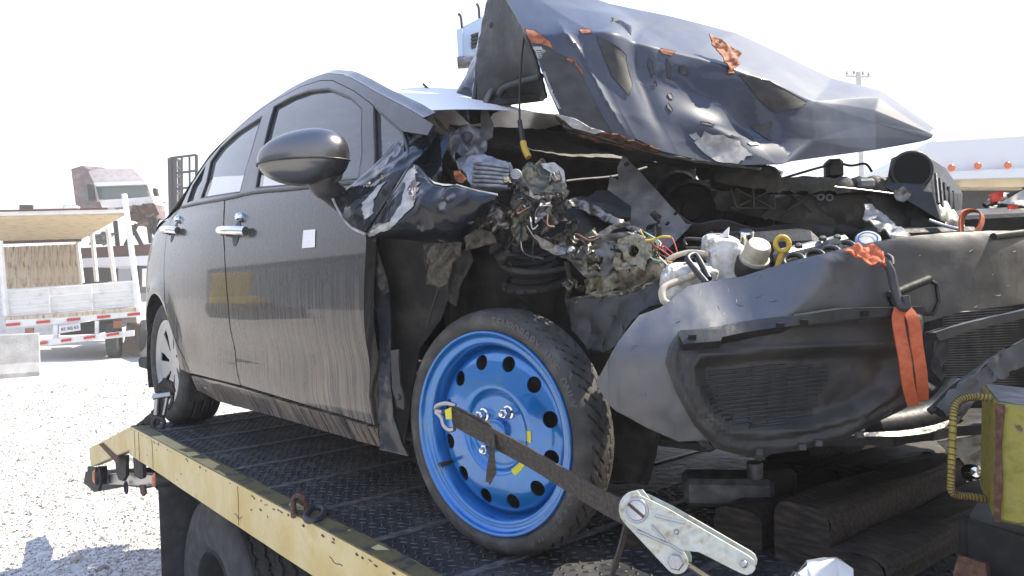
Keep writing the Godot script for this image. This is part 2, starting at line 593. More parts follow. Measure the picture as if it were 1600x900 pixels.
	mat("aluminium", Color.WHITE, 0.48, 0.5, noise_tex(0.02, [lin(0.12, 0.12, 0.122), lin(0.27, 0.27, 0.272), lin(0.38, 0.38, 0.375)], [0.2, 0.6, 0.9], 42), 3.0, b_fine, 0.3)
	mat("shaded_olive", Color.WHITE, 0.6, 0.1, noise_tex(0.018, [lin(0.035, 0.033, 0.026), lin(0.10, 0.095, 0.072), lin(0.03, 0.026, 0.02), lin(0.2, 0.19, 0.16)], [0.15, 0.5, 0.72, 0.95], 43), 3.0, b_fine, 0.5)  # darker copy of the olive primer, shade put into the colour
	mat("roof_glare_paint", Color.WHITE, 0.4, 0.1, noise_tex(0.01, [lin(0.22, 0.22, 0.225), lin(0.36, 0.355, 0.35)], [0.3, 0.8], 44), 1.2)  # lighter than the sides: dust and sun glare put into the colour
	M["roof_glare_paint"].clearcoat_enabled = true; M["roof_glare_paint"].clearcoat = 0.7; M["roof_glare_paint"].clearcoat_roughness = 0.15
	mat("faded_pink", Color.WHITE, 0.6, 0.0, noise_tex(0.012, [lin(0.50, 0.42, 0.41), lin(0.62, 0.57, 0.55), lin(0.40, 0.28, 0.27)], [0.2, 0.6, 0.95], 45), 0.5)
	mat("mirror_paint", lin(0.15, 0.148, 0.15), 0.26, 0.85)
	mat("machine_yellow", lin(0.42, 0.30, 0.02), 0.5)
	mat("silver_paint", lin(0.36, 0.365, 0.37), 0.3, 0.6)
	mat("chrome", lin(0.65, 0.66, 0.68), 0.10, 1.0)
	mat("steel", lin(0.40, 0.40, 0.41), 0.35, 0.9, null, 5.0, b_fine, 0.4)
	mat("zinc_plated", Color.WHITE, 0.36, 0.25, noise_tex(0.012, [lin(0.38, 0.42, 0.37), lin(0.52, 0.55, 0.49), lin(0.44, 0.40, 0.31), lin(0.14, 0.11, 0.08)], [0.2, 0.5, 0.72, 0.93], 20), 5.0, b_fine, 0.12)
	mat("blue_enamel", Color.WHITE, 0.22, 0.35, noise_tex(0.012, [lin(0.003, 0.125, 0.41), lin(0.003, 0.142, 0.43), lin(0.055, 0.145, 0.31)], [0.3, 0.58, 0.9], 46), 2.2)
	M["blue_enamel"].clearcoat_enabled = true; M["blue_enamel"].clearcoat = 1.0; M["blue_enamel"].clearcoat_roughness = 0.06
	mat("rubber", Color.WHITE, 0.75, 0.0, noise_tex(0.012, [lin(0.020, 0.020, 0.020), lin(0.040, 0.039, 0.038), lin(0.085, 0.078, 0.068)], [0.2, 0.6, 0.97], 22), 2.5, b_fine, 0.3)
	mat("tyre_letters", lin(0.072, 0.070, 0.067), 0.7)
	mat("spare_rubber", Color.WHITE, 0.72, 0.0, noise_tex(0.012, [lin(0.028, 0.027, 0.026), lin(0.050, 0.047, 0.044), lin(0.10, 0.09, 0.078)], [0.2, 0.55, 0.9], 49), 2.5, b_fine, 0.3)
	mat("truck_rubber", Color.WHITE, 0.8, 0.0, noise_tex(0.012, [lin(0.028, 0.028, 0.030), lin(0.044, 0.044, 0.046), lin(0.07, 0.07, 0.07)], [0.2, 0.6, 0.97], 23), 2.0, b_fine, 0.4)
	mat("hole_black", lin(0.004, 0.004, 0.004), 0.9)
	mat("webbing_black", Color.WHITE, 0.85, 0.0, noise_tex(0.03, [lin(0.030, 0.026, 0.022), lin(0.058, 0.050, 0.042), lin(0.11, 0.094, 0.076)], [0.2, 0.6, 0.95], 24), 5.0, b_fine, 0.6)
	mat("webbing_orange", Color.WHITE, 0.75, 0.0, noise_tex(0.02, [lin(0.34, 0.065, 0.022), lin(0.50, 0.12, 0.045), lin(0.30, 0.075, 0.04)], [0.2, 0.6, 0.95], 25), 4.0, b_fine, 0.5)
	mat("yellow_label", lin(0.55, 0.50, 0.03), 0.5)
	mat("yellow_rail", Color.WHITE, 0.5, 0.0, noise_tex(0.010, [lin(0.53, 0.40, 0.15), lin(0.56, 0.44, 0.19), lin(0.60, 0.50, 0.26), lin(0.50, 0.37, 0.13), lin(0.30, 0.2, 0.08)], [0.12, 0.42, 0.70, 0.88, 0.99], 26), 0.6, b_fine, 0.25)
	mat("olive_worn", Color.WHITE, 0.65, 0.0, noise_tex(0.012, [lin(0.14, 0.115, 0.04), lin(0.11, 0.095, 0.045), lin(0.045, 0.04, 0.034)], [0.2, 0.55, 0.8], 27), 2.0, b_fine, 0.3)
	mat("yellow_block", Color.WHITE, 0.55, 0.0, noise_tex(0.014, [lin(0.17, 0.155, 0.022), lin(0.25, 0.225, 0.035), lin(0.24, 0.20, 0.05), lin(0.08, 0.05, 0.03)], [0.15, 0.5, 0.76, 0.84], 28), 3.5, b_fine, 0.5)
	mat("rust_brown", Color.WHITE, 0.85, 0.0, noise_tex(0.03, [lin(0.05, 0.025, 0.016), lin(0.11, 0.05, 0.03), lin(0.16, 0.09, 0.06)], [0.2, 0.6, 0.9], 29), 4.0, b_fine, 0.7)
	mat("deck_steel", Color.WHITE, 0.55, 0.25, noise_tex(0.010, [lin(0.020, 0.021, 0.026), lin(0.040, 0.041, 0.047), lin(0.13, 0.127, 0.122)], [0.2, 0.55, 0.9], 30), 0.6, b_fine, 0.3)
	mat("deck_lug", lin(0.06, 0.06, 0.068), 0.40, 0.4)
	mat("chassis_black", Color.WHITE, 0.75, 0.0, noise_tex(0.02, [lin(0.008, 0.008, 0.008), lin(0.02, 0.019, 0.018), lin(0.05, 0.045, 0.04)], [0.2, 0.65, 0.97], 31), 1.5, b_fine, 0.3)
	mat("timber", Color.WHITE, 0.85, 0.0, noise_tex(0.02, [lin(0.020, 0.017, 0.015), lin(0.048, 0.038, 0.030), lin(0.095, 0.072, 0.052)], [0.2, 0.6, 0.95], 32), 1.6, b_fine, 0.6)
	M["timber"].uv1_scale = V(1.2, 6.0, 6.0)
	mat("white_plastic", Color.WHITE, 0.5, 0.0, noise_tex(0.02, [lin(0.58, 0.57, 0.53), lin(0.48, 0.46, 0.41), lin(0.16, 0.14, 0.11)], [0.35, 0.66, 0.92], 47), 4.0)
	mat("cream_plastic", Color.WHITE, 0.5, 0.0, noise_tex(0.02, [lin(0.46, 0.42, 0.33), lin(0.38, 0.34, 0.26), lin(0.12, 0.10, 0.07)], [0.35, 0.66, 0.92], 48), 5.0)
	mat("yellow_plastic", lin(0.50, 0.33, 0.03), 0.4)
	mat("orange_lens", lin(0.50, 0.11, 0.02), 0.25)
	mat("red_lens", lin(0.50, 0.03, 0.02), 0.25)
	mat("paper", Color.WHITE, 0.8, 0.0, noise_tex(0.09, [lin(0.75, 0.75, 0.74), lin(0.80, 0.80, 0.79), lin(0.4, 0.4, 0.42)], [0.3, 0.62, 0.75], 33), 12.0)
	mat("red_cloth", lin(0.3, 0.03, 0.02), 0.8)
	# glass
	m = mat("car_glass", Color(0.36, 0.41, 0.45, 0.33), 0.03)
	m.transparency = BaseMaterial3D.TRANSPARENCY_ALPHA
	m = mat("dusty_glass", Color(0.50, 0.54, 0.57, 0.42), 0.04)
	M["dusty_glass"].transparency = BaseMaterial3D.TRANSPARENCY_ALPHA
	m = mat("dusty_glare_screen", lin(0.80, 0.79, 0.77), 0.6)  # near-white opaque colour stands for sun glare on dusty glass
	mat("interior", lin(0.018, 0.018, 0.020), 0.9)
	mat("seat_cloth", lin(0.03, 0.03, 0.034), 0.95)
	# yard
	mat("gravel_bed", Color.WHITE, 0.95, 0.0, noise_tex(0.05, [lin(0.38, 0.365, 0.345), lin(0.50, 0.48, 0.455), lin(0.58, 0.56, 0.535)], [0.2, 0.5, 0.85], 34, FastNoiseLite.TYPE_CELLULAR, 1024, 3), 0.45, bump_tex(0.06, 4.0, 35, FastNoiseLite.TYPE_CELLULAR, 1024, 3), 1.0)
	mat("stone", lin(0.42, 0.40, 0.37), 0.9)
	mat("concrete", Color.WHITE, 0.9, 0.0, noise_tex(0.008, [lin(0.24, 0.24, 0.24), lin(0.31, 0.31, 0.31), lin(0.38, 0.375, 0.37)], [0.2, 0.55, 0.9], 36), 0.7, b_fine, 0.4)
	mat("tan_concrete", Color.WHITE, 0.9, 0.0, noise_tex(0.008, [lin(0.30, 0.25, 0.19), lin(0.42, 0.36, 0.28)], [0.2, 0.8], 37), 0.7, b_fine, 0.4)
	mat("white_paint", Color.WHITE, 0.55, 0.0, noise_tex(0.008, [lin(0.78, 0.77, 0.75), lin(0.70, 0.69, 0.66), lin(0.42, 0.34, 0.27)], [0.3, 0.78, 0.98], 38), 0.8)
	mat("white_wall", lin(0.78, 0.79, 0.82), 0.45)
	mat("trailer_white", lin(0.52, 0.54, 0.57), 0.35)
	mat("cream_boards", Color.WHITE, 0.8, 0.0, noise_tex(0.006, [lin(0.56, 0.48, 0.36), lin(0.50, 0.41, 0.29), lin(0.16, 0.08, 0.04)], [0.3, 0.62, 0.86], 39), 0.9)
	M["cream_boards"].uv1_scale = V(3.0, 0.6, 3.0)
	mat("cream_panel", Color.WHITE, 0.75, 0.0, noise_tex(0.01, [lin(0.60, 0.50, 0.33), lin(0.52, 0.42, 0.26), lin(0.30, 0.2, 0.1)], [0.3, 0.7, 0.97], 40), 0.5)
	mat("maroon", Color.WHITE, 0.5, 0.0, noise_tex(0.012, [lin(0.13, 0.085, 0.088), lin(0.18, 0.125, 0.125), lin(0.28, 0.23, 0.22)], [0.3, 0.6, 0.9], 41), 0.5)
	mat("pale_blue", lin(0.42, 0.52, 0.66), 0.45)
	mat("dark_steel", lin(0.05, 0.05, 0.055), 0.6, 0.3)
	mat("grey_wall", lin(0.30, 0.30, 0.31), 0.8)
	m = mat("window_glass", lin(0.10, 0.13, 0.14), 0.05)
	m = mat("plate_white", lin(0.7, 0.7, 0.7), 0.5)
	mat("plate_black", lin(0.03, 0.03, 0.03), 0.6)
	mat("shed_blue", lin(0.10, 0.13, 0.17), 0.7)
	var wires := {"wire_yellow": lin(0.5, 0.36, 0.04), "wire_red": lin(0.4, 0.04, 0.03), "wire_white": lin(0.6, 0.6, 0.58), "wire_black": lin(0.012, 0.012, 0.012), "wire_brown": lin(0.16, 0.07, 0.04), "wire_green": lin(0.06, 0.2, 0.08)}
	for k in wires: mat(k, wires[k], 0.5)

func body_dirt(m: StandardMaterial3D) -> void:   # texture over the car's side, 3.6 m x 1.5 m: dust that thickens downwards, washed by narrow vertical runs
	var w := 1440
	var h := 480
	var col := PackedByteArray()
	var rgh := PackedByteArray()
	col.resize(w * h * 3); rgh.resize(w * h)
	var a := FastNoiseLite.new()
	a.seed = 51; a.frequency = 1.0; a.fractal_octaves = 3
	var paint := Vector3(0.034, 0.033, 0.034)
	var dust := Vector3(0.24, 0.200, 0.160)
	for j in h:
		var y := 1.5 * j / h
		var low := smoothstep(0.72, 0.30, y)
		for i in w:
			var x := -3.8 + 3.6 * i / w
			var broad := a.get_noise_2d(x * 3.0, y * 4.0)
			var fine := a.get_noise_2d(x * 40.0 + 50.0, y * 34.0)
			var run := a.get_noise_2d(x * 55.0 + 200.0 + broad * 0.5, y * 1.6)
			var run2 := a.get_noise_2d(x * 130.0 + 700.0, y * 3.0)
			var d := 0.04 + 0.72 * low * (0.75 + 0.5 * broad) + 0.05 * fine + 0.05 * maxf(0.0, broad)
			d *= 1.0 - 0.90 * smoothstep(-0.02, 0.16, run) - 0.4 * smoothstep(0.1, 0.35, run2)
			d += 0.05 * smoothstep(0.55, 0.95, y) * smoothstep(-0.2, 0.3, run)
			d = clampf(d, 0.015, 0.8)
			var c := paint.lerp(dust, d)
			var sc := Color(c.x, c.y, c.z).linear_to_srgb()
			var k := (j * w + i) * 3
			col[k] = int(sc.r * 255.0); col[k + 1] = int(sc.g * 255.0); col[k + 2] = int(sc.b * 255.0)
			rgh[j * w + i] = int(255.0 * clampf(0.24 + 0.7 * d, 0.0, 1.0))
	m.albedo_texture = ImageTexture.create_from_image(Image.create_from_data(w, h, false, Image.FORMAT_RGB8, col))
	m.roughness_texture = ImageTexture.create_from_image(Image.create_from_data(w, h, false, Image.FORMAT_L8, rgh))
	m.uv1_scale = Vector3(1.0 / 3.6, 1.0 / 1.5, 1.0)
	m.uv1_offset = Vector3(3.8 / 3.6, 0, 0)

# ---------------------------------------------------------------- the yard
func ground_y(x: float, z: float) -> float:
	var d := Vector2(x, z).length()
	return GROUND + noise.get_noise_2d(x * 6.0, z * 6.0) * 0.05 + noise.get_noise_2d(x * 40.0, z * 40.0) * 0.012 * clampf(1.0 - d / 30.0, 0.0, 1.0)

func setting() -> void:
	var g := Geo.new()
	var f := func(a: float, b: float) -> Vector3:   # finer towards the truck, on to the horizon
		var s := a * 2.0 - 1.0
		var t := b * 2.0 - 1.0
		var x := signf(s) * (absf(s) * 14.0 + pow(absf(s), 6.0) * 900.0) - 4.0
		var z := signf(t) * (absf(t) * 14.0 + pow(absf(t), 6.0) * 900.0)
		return V(x, ground_y(x, z), z)
	grid(g, f, 220, 220)
	struct(obj("gravel_ground", g, "gravel_bed"))
	# loose stones, thick near the truck
	var kinds := 3
	var lists := [[], [], []]
	for i in 90000:
		var dist := 1.5 + 13.0 * pow(rng.randf(), 1.3)
		var ang := rng.randf_range(-0.62, 0.72)
		var p := V(1.2, 0, 1.8) + V(-cos(ang) * 1.0, 0, -sin(ang) * 0.9) * (dist + 2.2)
		if p.x > -0.6 or p.x < -16.0: continue
		p.y = ground_y(p.x, p.z)
		var s := rng.randf_range(0.005, 0.0125) * (1.0 + 0.05 * dist)
		if rng.randf() < 0.010: s *= 2.6
		var bs := Basis.from_euler(V(rng.randf() * TAU, rng.randf() * TAU, rng.randf() * TAU)).scaled_local(V(s * 1.2, s * rng.randf_range(0.5, 0.9), s))
		lists[i % kinds].append([Transform3D(bs, p + V(0, s * 0.02, 0)), rng.randf()])
	var sm: StandardMaterial3D = M["stone"].duplicate()
	sm.vertex_color_use_as_albedo = true
	sm.albedo_color = Color.WHITE
	for k in kinds:
		var st := Geo.new()
		var fz := FastNoiseLite.new()
		fz.seed = 60 + k; fz.frequency = 0.9
		var ff := func(a: float, b: float) -> Vector3:
			var th := a * TAU
			var ph := (b - 0.5) * PI
			var d := V(cos(th) * cos(ph), sin(ph), sin(th) * cos(ph))
			return d * (1.0 + 0.5 * fz.get_noise_3dv(d * 1.3))
		grid(st, ff, 7, 5)
		var mm := MultiMesh.new()
		mm.transform_format = MultiMesh.TRANSFORM_3D
		mm.use_colors = true
		mm.mesh = st.mesh()
		mm.instance_count = lists[k].size()
		for i in lists[k].size():
			mm.set_instance_transform(i, lists[k][i][0])
			var t: float = lists[k][i][1]
			var c := Color(0.47, 0.445, 0.41).lerp(Color(0.63, 0.60, 0.56), t)
			if t < 0.07: c = Color(0.26, 0.24, 0.22)
			elif t > 0.96: c = Color(0.40, 0.34, 0.28)
			mm.set_instance_color(i, c)
		var o := MultiMeshInstance3D.new()
		o.name = numbered("gravel_stones")
		o.multimesh = mm
		o.material_override = sm
		add_child(o)
		o.set_meta("kind", "stuff")
		tag(o, "loose pale crushed gravel stones lying over the yard", "gravel")

# ---------------------------------------------------------------- the recovery truck
func recovery_truck() -> void:
	var t := thing("recovery_truck", "black flatbed recovery truck with yellow side rail and sloping tail, carrying the wrecked car", "tow truck", V(-0.6, GROUND, 0.0))
	var g := Geo.new()
	box(g, Transform3D(Basis(), V(-0.18, -0.011, -0.19)), V(5.0, 0.022, 2.19), 0.002)
	var deck := obj("deck_plate", g, "deck_steel", t)
	# raised lugs of the tread plate
	var lug := Geo.new()
	var lf := func(a: float, b: float) -> Vector3:
		var th := a * TAU
		var q := b * PI * 0.5
		return V(cos(th) * cos(q) * 0.0125, sin(q) * 0.0026, sin(th) * cos(q) * 0.0042)
	grid(lug, lf, 8, 2)
	var mm := MultiMesh.new()
	mm.transform_format = MultiMesh.TRANSFORM_3D
	mm.mesh = lug.mesh()
	var xs := []
	var i := 0
	var x := -2.63
	while x < 1.35:
		var z := -0.25 + 0.015 * (i % 2)
		var j := 0
		while z < 0.89:
			var worn := noise.get_noise_2d(x * 60.0, z * 60.0)
			if worn < 0.42 and not (z < 0.2 and x < -0.2):
				xs.append(Transform3D(Basis(Vector3.UP, 0.78 if (i + j) % 2 else -0.78).scaled_local(V(1, clampf(0.9 - worn, 0.35, 1.2), 1)), V(x, 0.0, z)))
			z += 0.0295; j += 1
		x += 0.0265; i += 1
	mm.instance_count = xs.size()
	for k in xs.size(): mm.set_instance_transform(k, xs[k])
	var ml := MultiMeshInstance3D.new()
	ml.name = "tread_lugs"
	ml.multimesh = mm
	ml.material_override = M["deck_lug"]
	deck.add_child(ml, true)
	ml.global_transform = Transform3D()
	ml.set_meta("kind", "stuff")
	# weld seams across the deck
	for k in 9:
		var sg := Geo.new()
		box(sg, Transform3D(Basis(), V(-2.45 + k * 0.34, 0.0015, -0.19)), V(0.022, 0.006, 2.17), 0.002)
		obj("weld_seam", sg, "grey_metal", t)
	# unseen cab ahead of the load and headboard added to shade the deck
	for k in 7:
		var hg := Geo.new()
		box(hg, Transform3D(Basis(), V(1.22, 0.25 + k * 0.24, -0.46)), V(0.05, 0.15, 1.5), 0.006)
		obj("headboard_slat", hg, "yellow_rail", t)
	for z in [-1.2, -0.46, 0.26]:
		var hg := Geo.new()
		box(hg, Transform3D(Basis(), V(1.29, 0.95, z)), V(0.08, 1.9, 0.08), 0.006)
		obj("headboard_post", hg, "yellow_rail", t)
	var cg := Geo.new()
	plate(cg, PackedVector2Array([P(2.55, -0.5), P(4.6, -0.5), P(4.6, 0.75), P(4.3, 1.0), P(4.0, 1.9), P(3.7, 2.05), P(2.7, 2.05), P(2.55, 1.9)]), Transform3D(Basis(), V(0, 0, -0.19)), 2.1, 0.04)
	var cabin := obj("cab", cg, "white_paint", t)
	for z in [0.875, -1.255]:
		cg = Geo.new()
		plate(cg, PackedVector2Array([P(3.05, 1.05), P(4.15, 1.05), P(3.92, 1.75), P(3.05, 1.8)]), Transform3D(Basis(), V(0, 0, z)), 0.03, 0.006)
		obj("cab_window", cg, "window_glass", cabin)
	# side rail
	var rail := Geo.new()
	var f := func(q: Vector2) -> Vector3: return V(q.x, q.y, 0.957 + noise.get_noise_2d(q.x * 90.0, q.y * 200.0) * 0.004)
	sheet(rail, PackedVector2Array([P(-2.66, 0.006), P(2.3, 0.006), P(2.3, -0.135), P(-2.70, -0.135)]), f, 0.045, 0.052)
	obj("side_rail", rail, "yellow_rail", t)
	var chips := Geo.new()
	var rc3 := RandomNumberGenerator.new()
	rc3.seed = 5
	for k in 56:   # paint chipped off the rail, most along its upper edge
		var cx := rc3.randf_range(-2.65, 0.2)
		var cy := -0.001 - 0.010 * rc3.randf() if k < 44 else rc3.randf_range(-0.125, -0.01)
		var sx := rc3.randf_range(0.003, 0.012)
		var sy := rc3.randf_range(0.002, 0.005)
		var l := []
		for j in 7: l.append(f.call(P(cx + sx * cos(TAU * j / 7.0) * rc3.randf_range(0.5, 1.3), cy + sy * sin(TAU * j / 7.0) * rc3.randf_range(0.5, 1.3))) + V(0, 0, 0.0012))
		chips.flat(l, V(0, 0, 1))
	for k in 2:   # hairline cracks
		var p0 := P(rc3.randf_range(-1.9, -0.1), rc3.randf_range(-0.10, -0.03))
		var l := []
		for j in 7: l.append(f.call(p0 + P(j * 0.012, 0.010 * sin(j * 1.3 + k) * rc3.randf())) + V(0, 0, 0.0008))
		tube(chips, l, 0.0011, 4)
	for k in 4:
		var vx: float = [-2.58, -2.50, -2.27, -1.2][k]
		tube(chips, [f.call(P(vx, 0.0)) + V(0, 0, 0.0006), f.call(P(vx + 0.004, -0.07)) + V(0, 0, 0.0006), f.call(P(vx, -0.13)) + V(0, 0, 0.0006)], 0.0012, 4)
	var co := obj("chipped_paint", chips, "rust_brown", t)
	co.set_meta("kind", "stuff")
	var rt := Geo.new()
	var fr := func(q: Vector2) -> Vector3: return V(q.x, 0.0065 + noise.get_noise_2d(q.x * 90.0, q.y * 90.0) * 0.0015, q.y)
	var inner := PackedVector2Array([P(-2.655, 0.956), P(-2.655, 0.903)])
	for k in 60: inner.append(P(-2.62 + k * 0.082, 0.903 + 0.010 * noise.get_noise_1d(k * 31.0)))
	inner.append(P(2.3, 0.956))
	sheet(rt, inner, fr, 0.03, 0.004)
	obj("rail_top", rt, "olive_worn", t, "worn olive top of the side rail")
	# sloping tail
	var ramp := Geo.new()
	plate(ramp, PackedVector2Array([P(-2.661, 0.006), P(-3.72, -0.262), P(-3.68, -0.365), P(-2.70, -0.115)]), Transform3D(Basis(), V(0, 0, 0.929)), 0.054, 0.003)
	obj("tail_rail", ramp, "yellow_rail", t)
	var rp := Geo.new()
	box(rp, Transform3D(Basis(V(0, 0, 1), 0.2475), V(-3.19, -0.147, -0.19)), V(1.09, 0.02, 2.18), 0.002)
	obj("tail_plate", rp, "deck_steel", t)
	var st := Geo.new()
	scrap(st, [V(-3.402,-0.19,0.959), V(-3.298,-0.168,0.959), V(-2.92,-0.19,0.959), V(-2.909,-0.211,0.959), V(-2.996,-0.222,0.959)], 0.0, 0.0, 0.05, 0.002)
	obj("rust_stripe", st, "rust_brown", t, "rusty brown stripe across the tail rail")
	# under the tail: bar, hooks, marker lamps
	var ub := Geo.new()
	box(ub, Transform3D(Basis(V(0, 0, 1), 0.178), V(-3.03, -0.335, 0.86)), V(1.12, 0.058, 0.05), 0.004)
	obj("lamp_bar", ub, "steel", t)
	ub = Geo.new()
	scrap(ub, [V(-4.733,-0.609,0.76), V(-3.078,-0.299,0.76), V(-2.931,-0.348,0.76), V(-3.011,-0.391,0.76), V(-3.447,-0.464,0.76), V(-4.445,-0.699,0.76), V(-4.816,-0.703,0.76)], 0.0, 0.0, 0.08, 0.05)
	obj("tail_beam", ub, "chassis_black", t)
	for p in [[V(-3.149,-0.221,0.915), V(-2.9,-0.175,0.915), V(-2.915,-0.282,0.915), V(-2.99,-0.326,0.915), V(-3.091,-0.334,0.915), V(-3.145,-0.3,0.915)], [V(-2.752,-0.145,0.915), V(-2.565,-0.127,0.915), V(-2.566,-0.228,0.915), V(-2.616,-0.246,0.915), V(-2.74,-0.25,0.915)], [V(-3.936,-0.412,0.915), V(-3.574,-0.361,0.915), V(-3.53,-0.416,0.915), V(-3.631,-0.502,0.915), V(-3.779,-0.516,0.915), V(-3.931,-0.506,0.915)]]:
		var hk := Geo.new()
		scrap(hk, p, 0.0, 0.0, 0.08, 0.016)
		obj("bracket_plate", hk, "chassis_black", t)
	for q in [[V(-3.645,-0.419,0.93), 0.045, -0.25], [V(-2.3,-0.191,0.93), 0.036, -0.3]]:
		var lm := Geo.new()
		lathe(lm, [P(0.0, 0.026), P(q[1] * 0.6, 0.023), P(q[1] * 0.93, 0.012), P(q[1], 0.0)], yframe(q[0], V(q[2], 0, 1)), 20)
		var rimg := Geo.new()
		lathe(rimg, [P(q[1] * 0.98, 0.008), P(q[1] * 1.16, 0.008), P(q[1] * 1.25, -0.01), P(q[1] * 1.25, -0.05)], yframe(q[0], V(q[2], 0, 1)), 20)
		var hs := obj("marker_lamp", rimg, "black_plastic", t)
		obj("lens", lm, "orange_lens", hs)
	var ch := Geo.new()
	var rc: Vector3 = V(-3.067,-0.38,0.9)
	var loop := []
	for k in 13: loop.append(rc + V(sin(TAU * k / 12.0) * 0.03, cos(TAU * k / 12.0) * 0.03, 0))
	tube(ch, loop, 0.006, 6)
	obj("tie_ring", ch, "dark_steel", t)
	ch = Geo.new()
	scrap(ch, [V(-2.736,-0.3,0.9), V(-2.636,-0.281,0.9), V(-2.629,-0.323,0.9), V(-2.68,-0.346,0.9), V(-2.716,-0.337,0.9)], 0.0, 0.0, 0.05, 0.01)
	obj("tie_tab", ch, "rust_brown", t)
	# chassis, mudflap, wheels
	g = Geo.new()
	for z in [0.42, -0.62]: box(g, Transform3D(Basis(), V(-0.2, -0.20, z)), V(4.9, 0.22, 0.09), 0.006)
	for k in 8: box(g, Transform3D(Basis(), V(-2.4 + k * 0.6, -0.066, -0.19)), V(0.06, 0.085, 2.1), 0.004)
	obj("chassis_frame", g, "chassis_black", t)
	g = Geo.new()
	var ff := func(a: float, b: float) -> Vector3: return V(-2.27 + 0.02 * sin(b * 3.0) + 0.01 * sin(a * 9.0), -0.14 - 0.80 * b, 0.30 + 0.64 * a)
	grid(g, ff, 8, 8, 0.010)
	obj("mudflap", g, "truck_rubber", t)
	truck_wheel(t, V(-1.80, -0.62, 0.86), 0.43, 0.27)
	truck_wheel(t, V(-1.80, -0.62, -1.22), 0.43, 0.27)
	# tie down link on the rail
	var lk := thing("tie_down_link", "rusty steel shackle and chain link lying on the deck rail", "shackle", V(-0.74, 0.0, 0.92))
	g = Geo.new()
	tube(g, smooth([V(-0.723,0.012,0.97), V(-0.82,0.024,0.928), V(-0.798,0.044,0.925), V(-0.773,0.035,0.915), V(-0.765,0,0.91)], 5), 0.0085, 8)
	obj("shackle", g, "rust_brown", lk)
	g = Geo.new()
	var lc: Vector3 = V(-0.699,0.011,0.918)
	var lp := []
	for k in 25:
		var a := TAU * k / 24.0
		lp.append(lc + V(cos(a) * 0.026, 0, 0).rotated(Vector3.UP, 0.5) + V(0, 0, signf(sin(a)) * pow(absf(sin(a)), 0.7) * 0.062).rotated(Vector3.UP, 0.95))
	tube(g, lp, 0.009, 8)
	obj("chain_link", g, "dark_steel", lk)

func truck_wheel(t: Node3D, c: Vector3, r: float, wdt: float) -> void:
	var g := Geo.new()
	var pr := [P(r - 0.21, -0.01), P(r - 0.17, 0.006), P(r - 0.10, 0.012), P(r - 0.045, 0.004), P(r - 0.012, -0.012), P(r, -0.030)]
	var x := yframe(c, V(0, 0, 1))
	lathe(g, pr + [P(r, -0.032)], x, 64)
	var f := func(a: float, b: float) -> Vector3:   # tread with zigzag grooves
		var th := a * TAU
		var w := b
		var dep := 0.0
		for k in 5:
			var cen := 0.10 + 0.2 * k + 0.022 * (absf(fposmod(a * 46.0 + 0.5 * (k % 2), 1.0) - 0.5) * 4.0 - 1.0)
			dep = maxf(dep, 1.0 - smoothstep(0.016, 0.032, absf(w - cen)))
		var rr := r - dep * 0.018 - 0.006 * pow(absf(w - 0.5) * 2.0, 4.0)
		return x * V(rr * cos(th), -0.032 - w * (wdt - 0.046), rr * sin(th))
	grid(g, f, 368, 44)
	lathe(g, [P(r, -wdt + 0.012), P(r - 0.03, -wdt), P(r - 0.21, -wdt + 0.01)], x, 48)
	var o := obj("truck_wheel", g, "truck_rubber", t)
	g = Geo.new()
	lathe(g, [P(r - 0.208, -0.012), P(r - 0.215, 0.0), P(r - 0.225, -0.01), P(r - 0.24, -0.05), P(r - 0.25, -0.13), P(0.10, -0.15), P(0.09, -0.07), P(0.0, -0.06)], x, 40)
	obj("wheel_disc", g, "chassis_black", o)

# ---------------------------------------------------------------- the wrecked car: body
const PY := [0.05, 0.2, 0.3, 0.5, 0.65, 0.8, 0.92, 1.0, 1.1, 1.25, 1.36, 1.42, 1.55]
const PZ := [0.72, 0.79, 0.835, 0.86, 0.865, 0.855, 0.83, 0.80, 0.77, 0.718, 0.672, 0.635, 0.52]

func slope_at(k: int) -> float:
	var l := PY.size() - 1
	var a := maxi(k - 1, 0)
	var b := mini(k + 1, l)
	return (PZ[b] - PZ[a]) / (PY[b] - PY[a])

func side_z(x: float, y: float) -> float:   # half width of the body
	y = clampf(y, PY[0], PY[PY.size() - 1] - 1e-6)
	var i := 0
	while i < PY.size() - 2 and PY[i + 1] <= y: i += 1
	var h: float = PY[i + 1] - PY[i]
	var t: float = (y - PY[i]) / h
	var z: float = (2 * t * t * t - 3 * t * t + 1) * PZ[i] + (t * t * t - 2 * t * t + t) * slope_at(i) * h + (-2 * t * t * t + 3 * t * t) * PZ[i + 1] + (t * t * t - t * t) * slope_at(i + 1) * h
	var a := maxf(0.0, -1.7 - x)
	z -= 0.042 * pow(a, 1.7)
	var b := maxf(0.0, -2.8 - x)
	return z - 0.30 * b * b

func on_side(q: Vector2) -> Vector3:
	var z := side_z(q.x, q.y)
	var r := q.distance_to(P(-2.61, 0.275))   # flare round the rear wheel arch
	z += 0.016 * exp(-pow((r - 0.38) / 0.05, 2.0))
	z -= 0.012 * exp(-pow((q.y - 0.42) / 0.07, 2.0)) * smoothstep(-2.2, -1.9, q.x)   # hollow along the foot of the doors
	return V(q.x, q.y, z)

func on_inset(q: Vector2) -> Vector3: return on_side(q) - V(0, 0, 0.012)
func on_far(q: Vector2) -> Vector3: return on_side(q) * V(1, 1, -1)

func shrink(l: Array, d := 0.003) -> PackedVector2Array:
	var p := PackedVector2Array(l)
	if Geometry2D.is_polygon_clockwise(p): p.reverse()
	var o := Geometry2D.offset_polygon(p, -d)
	return o[0] if o.size() else p

func curve_y(l: Array, x: float) -> float:
	if x <= l[0].x: return l[0].y
	for i in l.size() - 1:
		if x <= l[i + 1].x:
			return lerpf(l[i].y, l[i + 1].y, (x - l[i].x) / (l[i + 1].x - l[i].x))
	return l[l.size() - 1].y

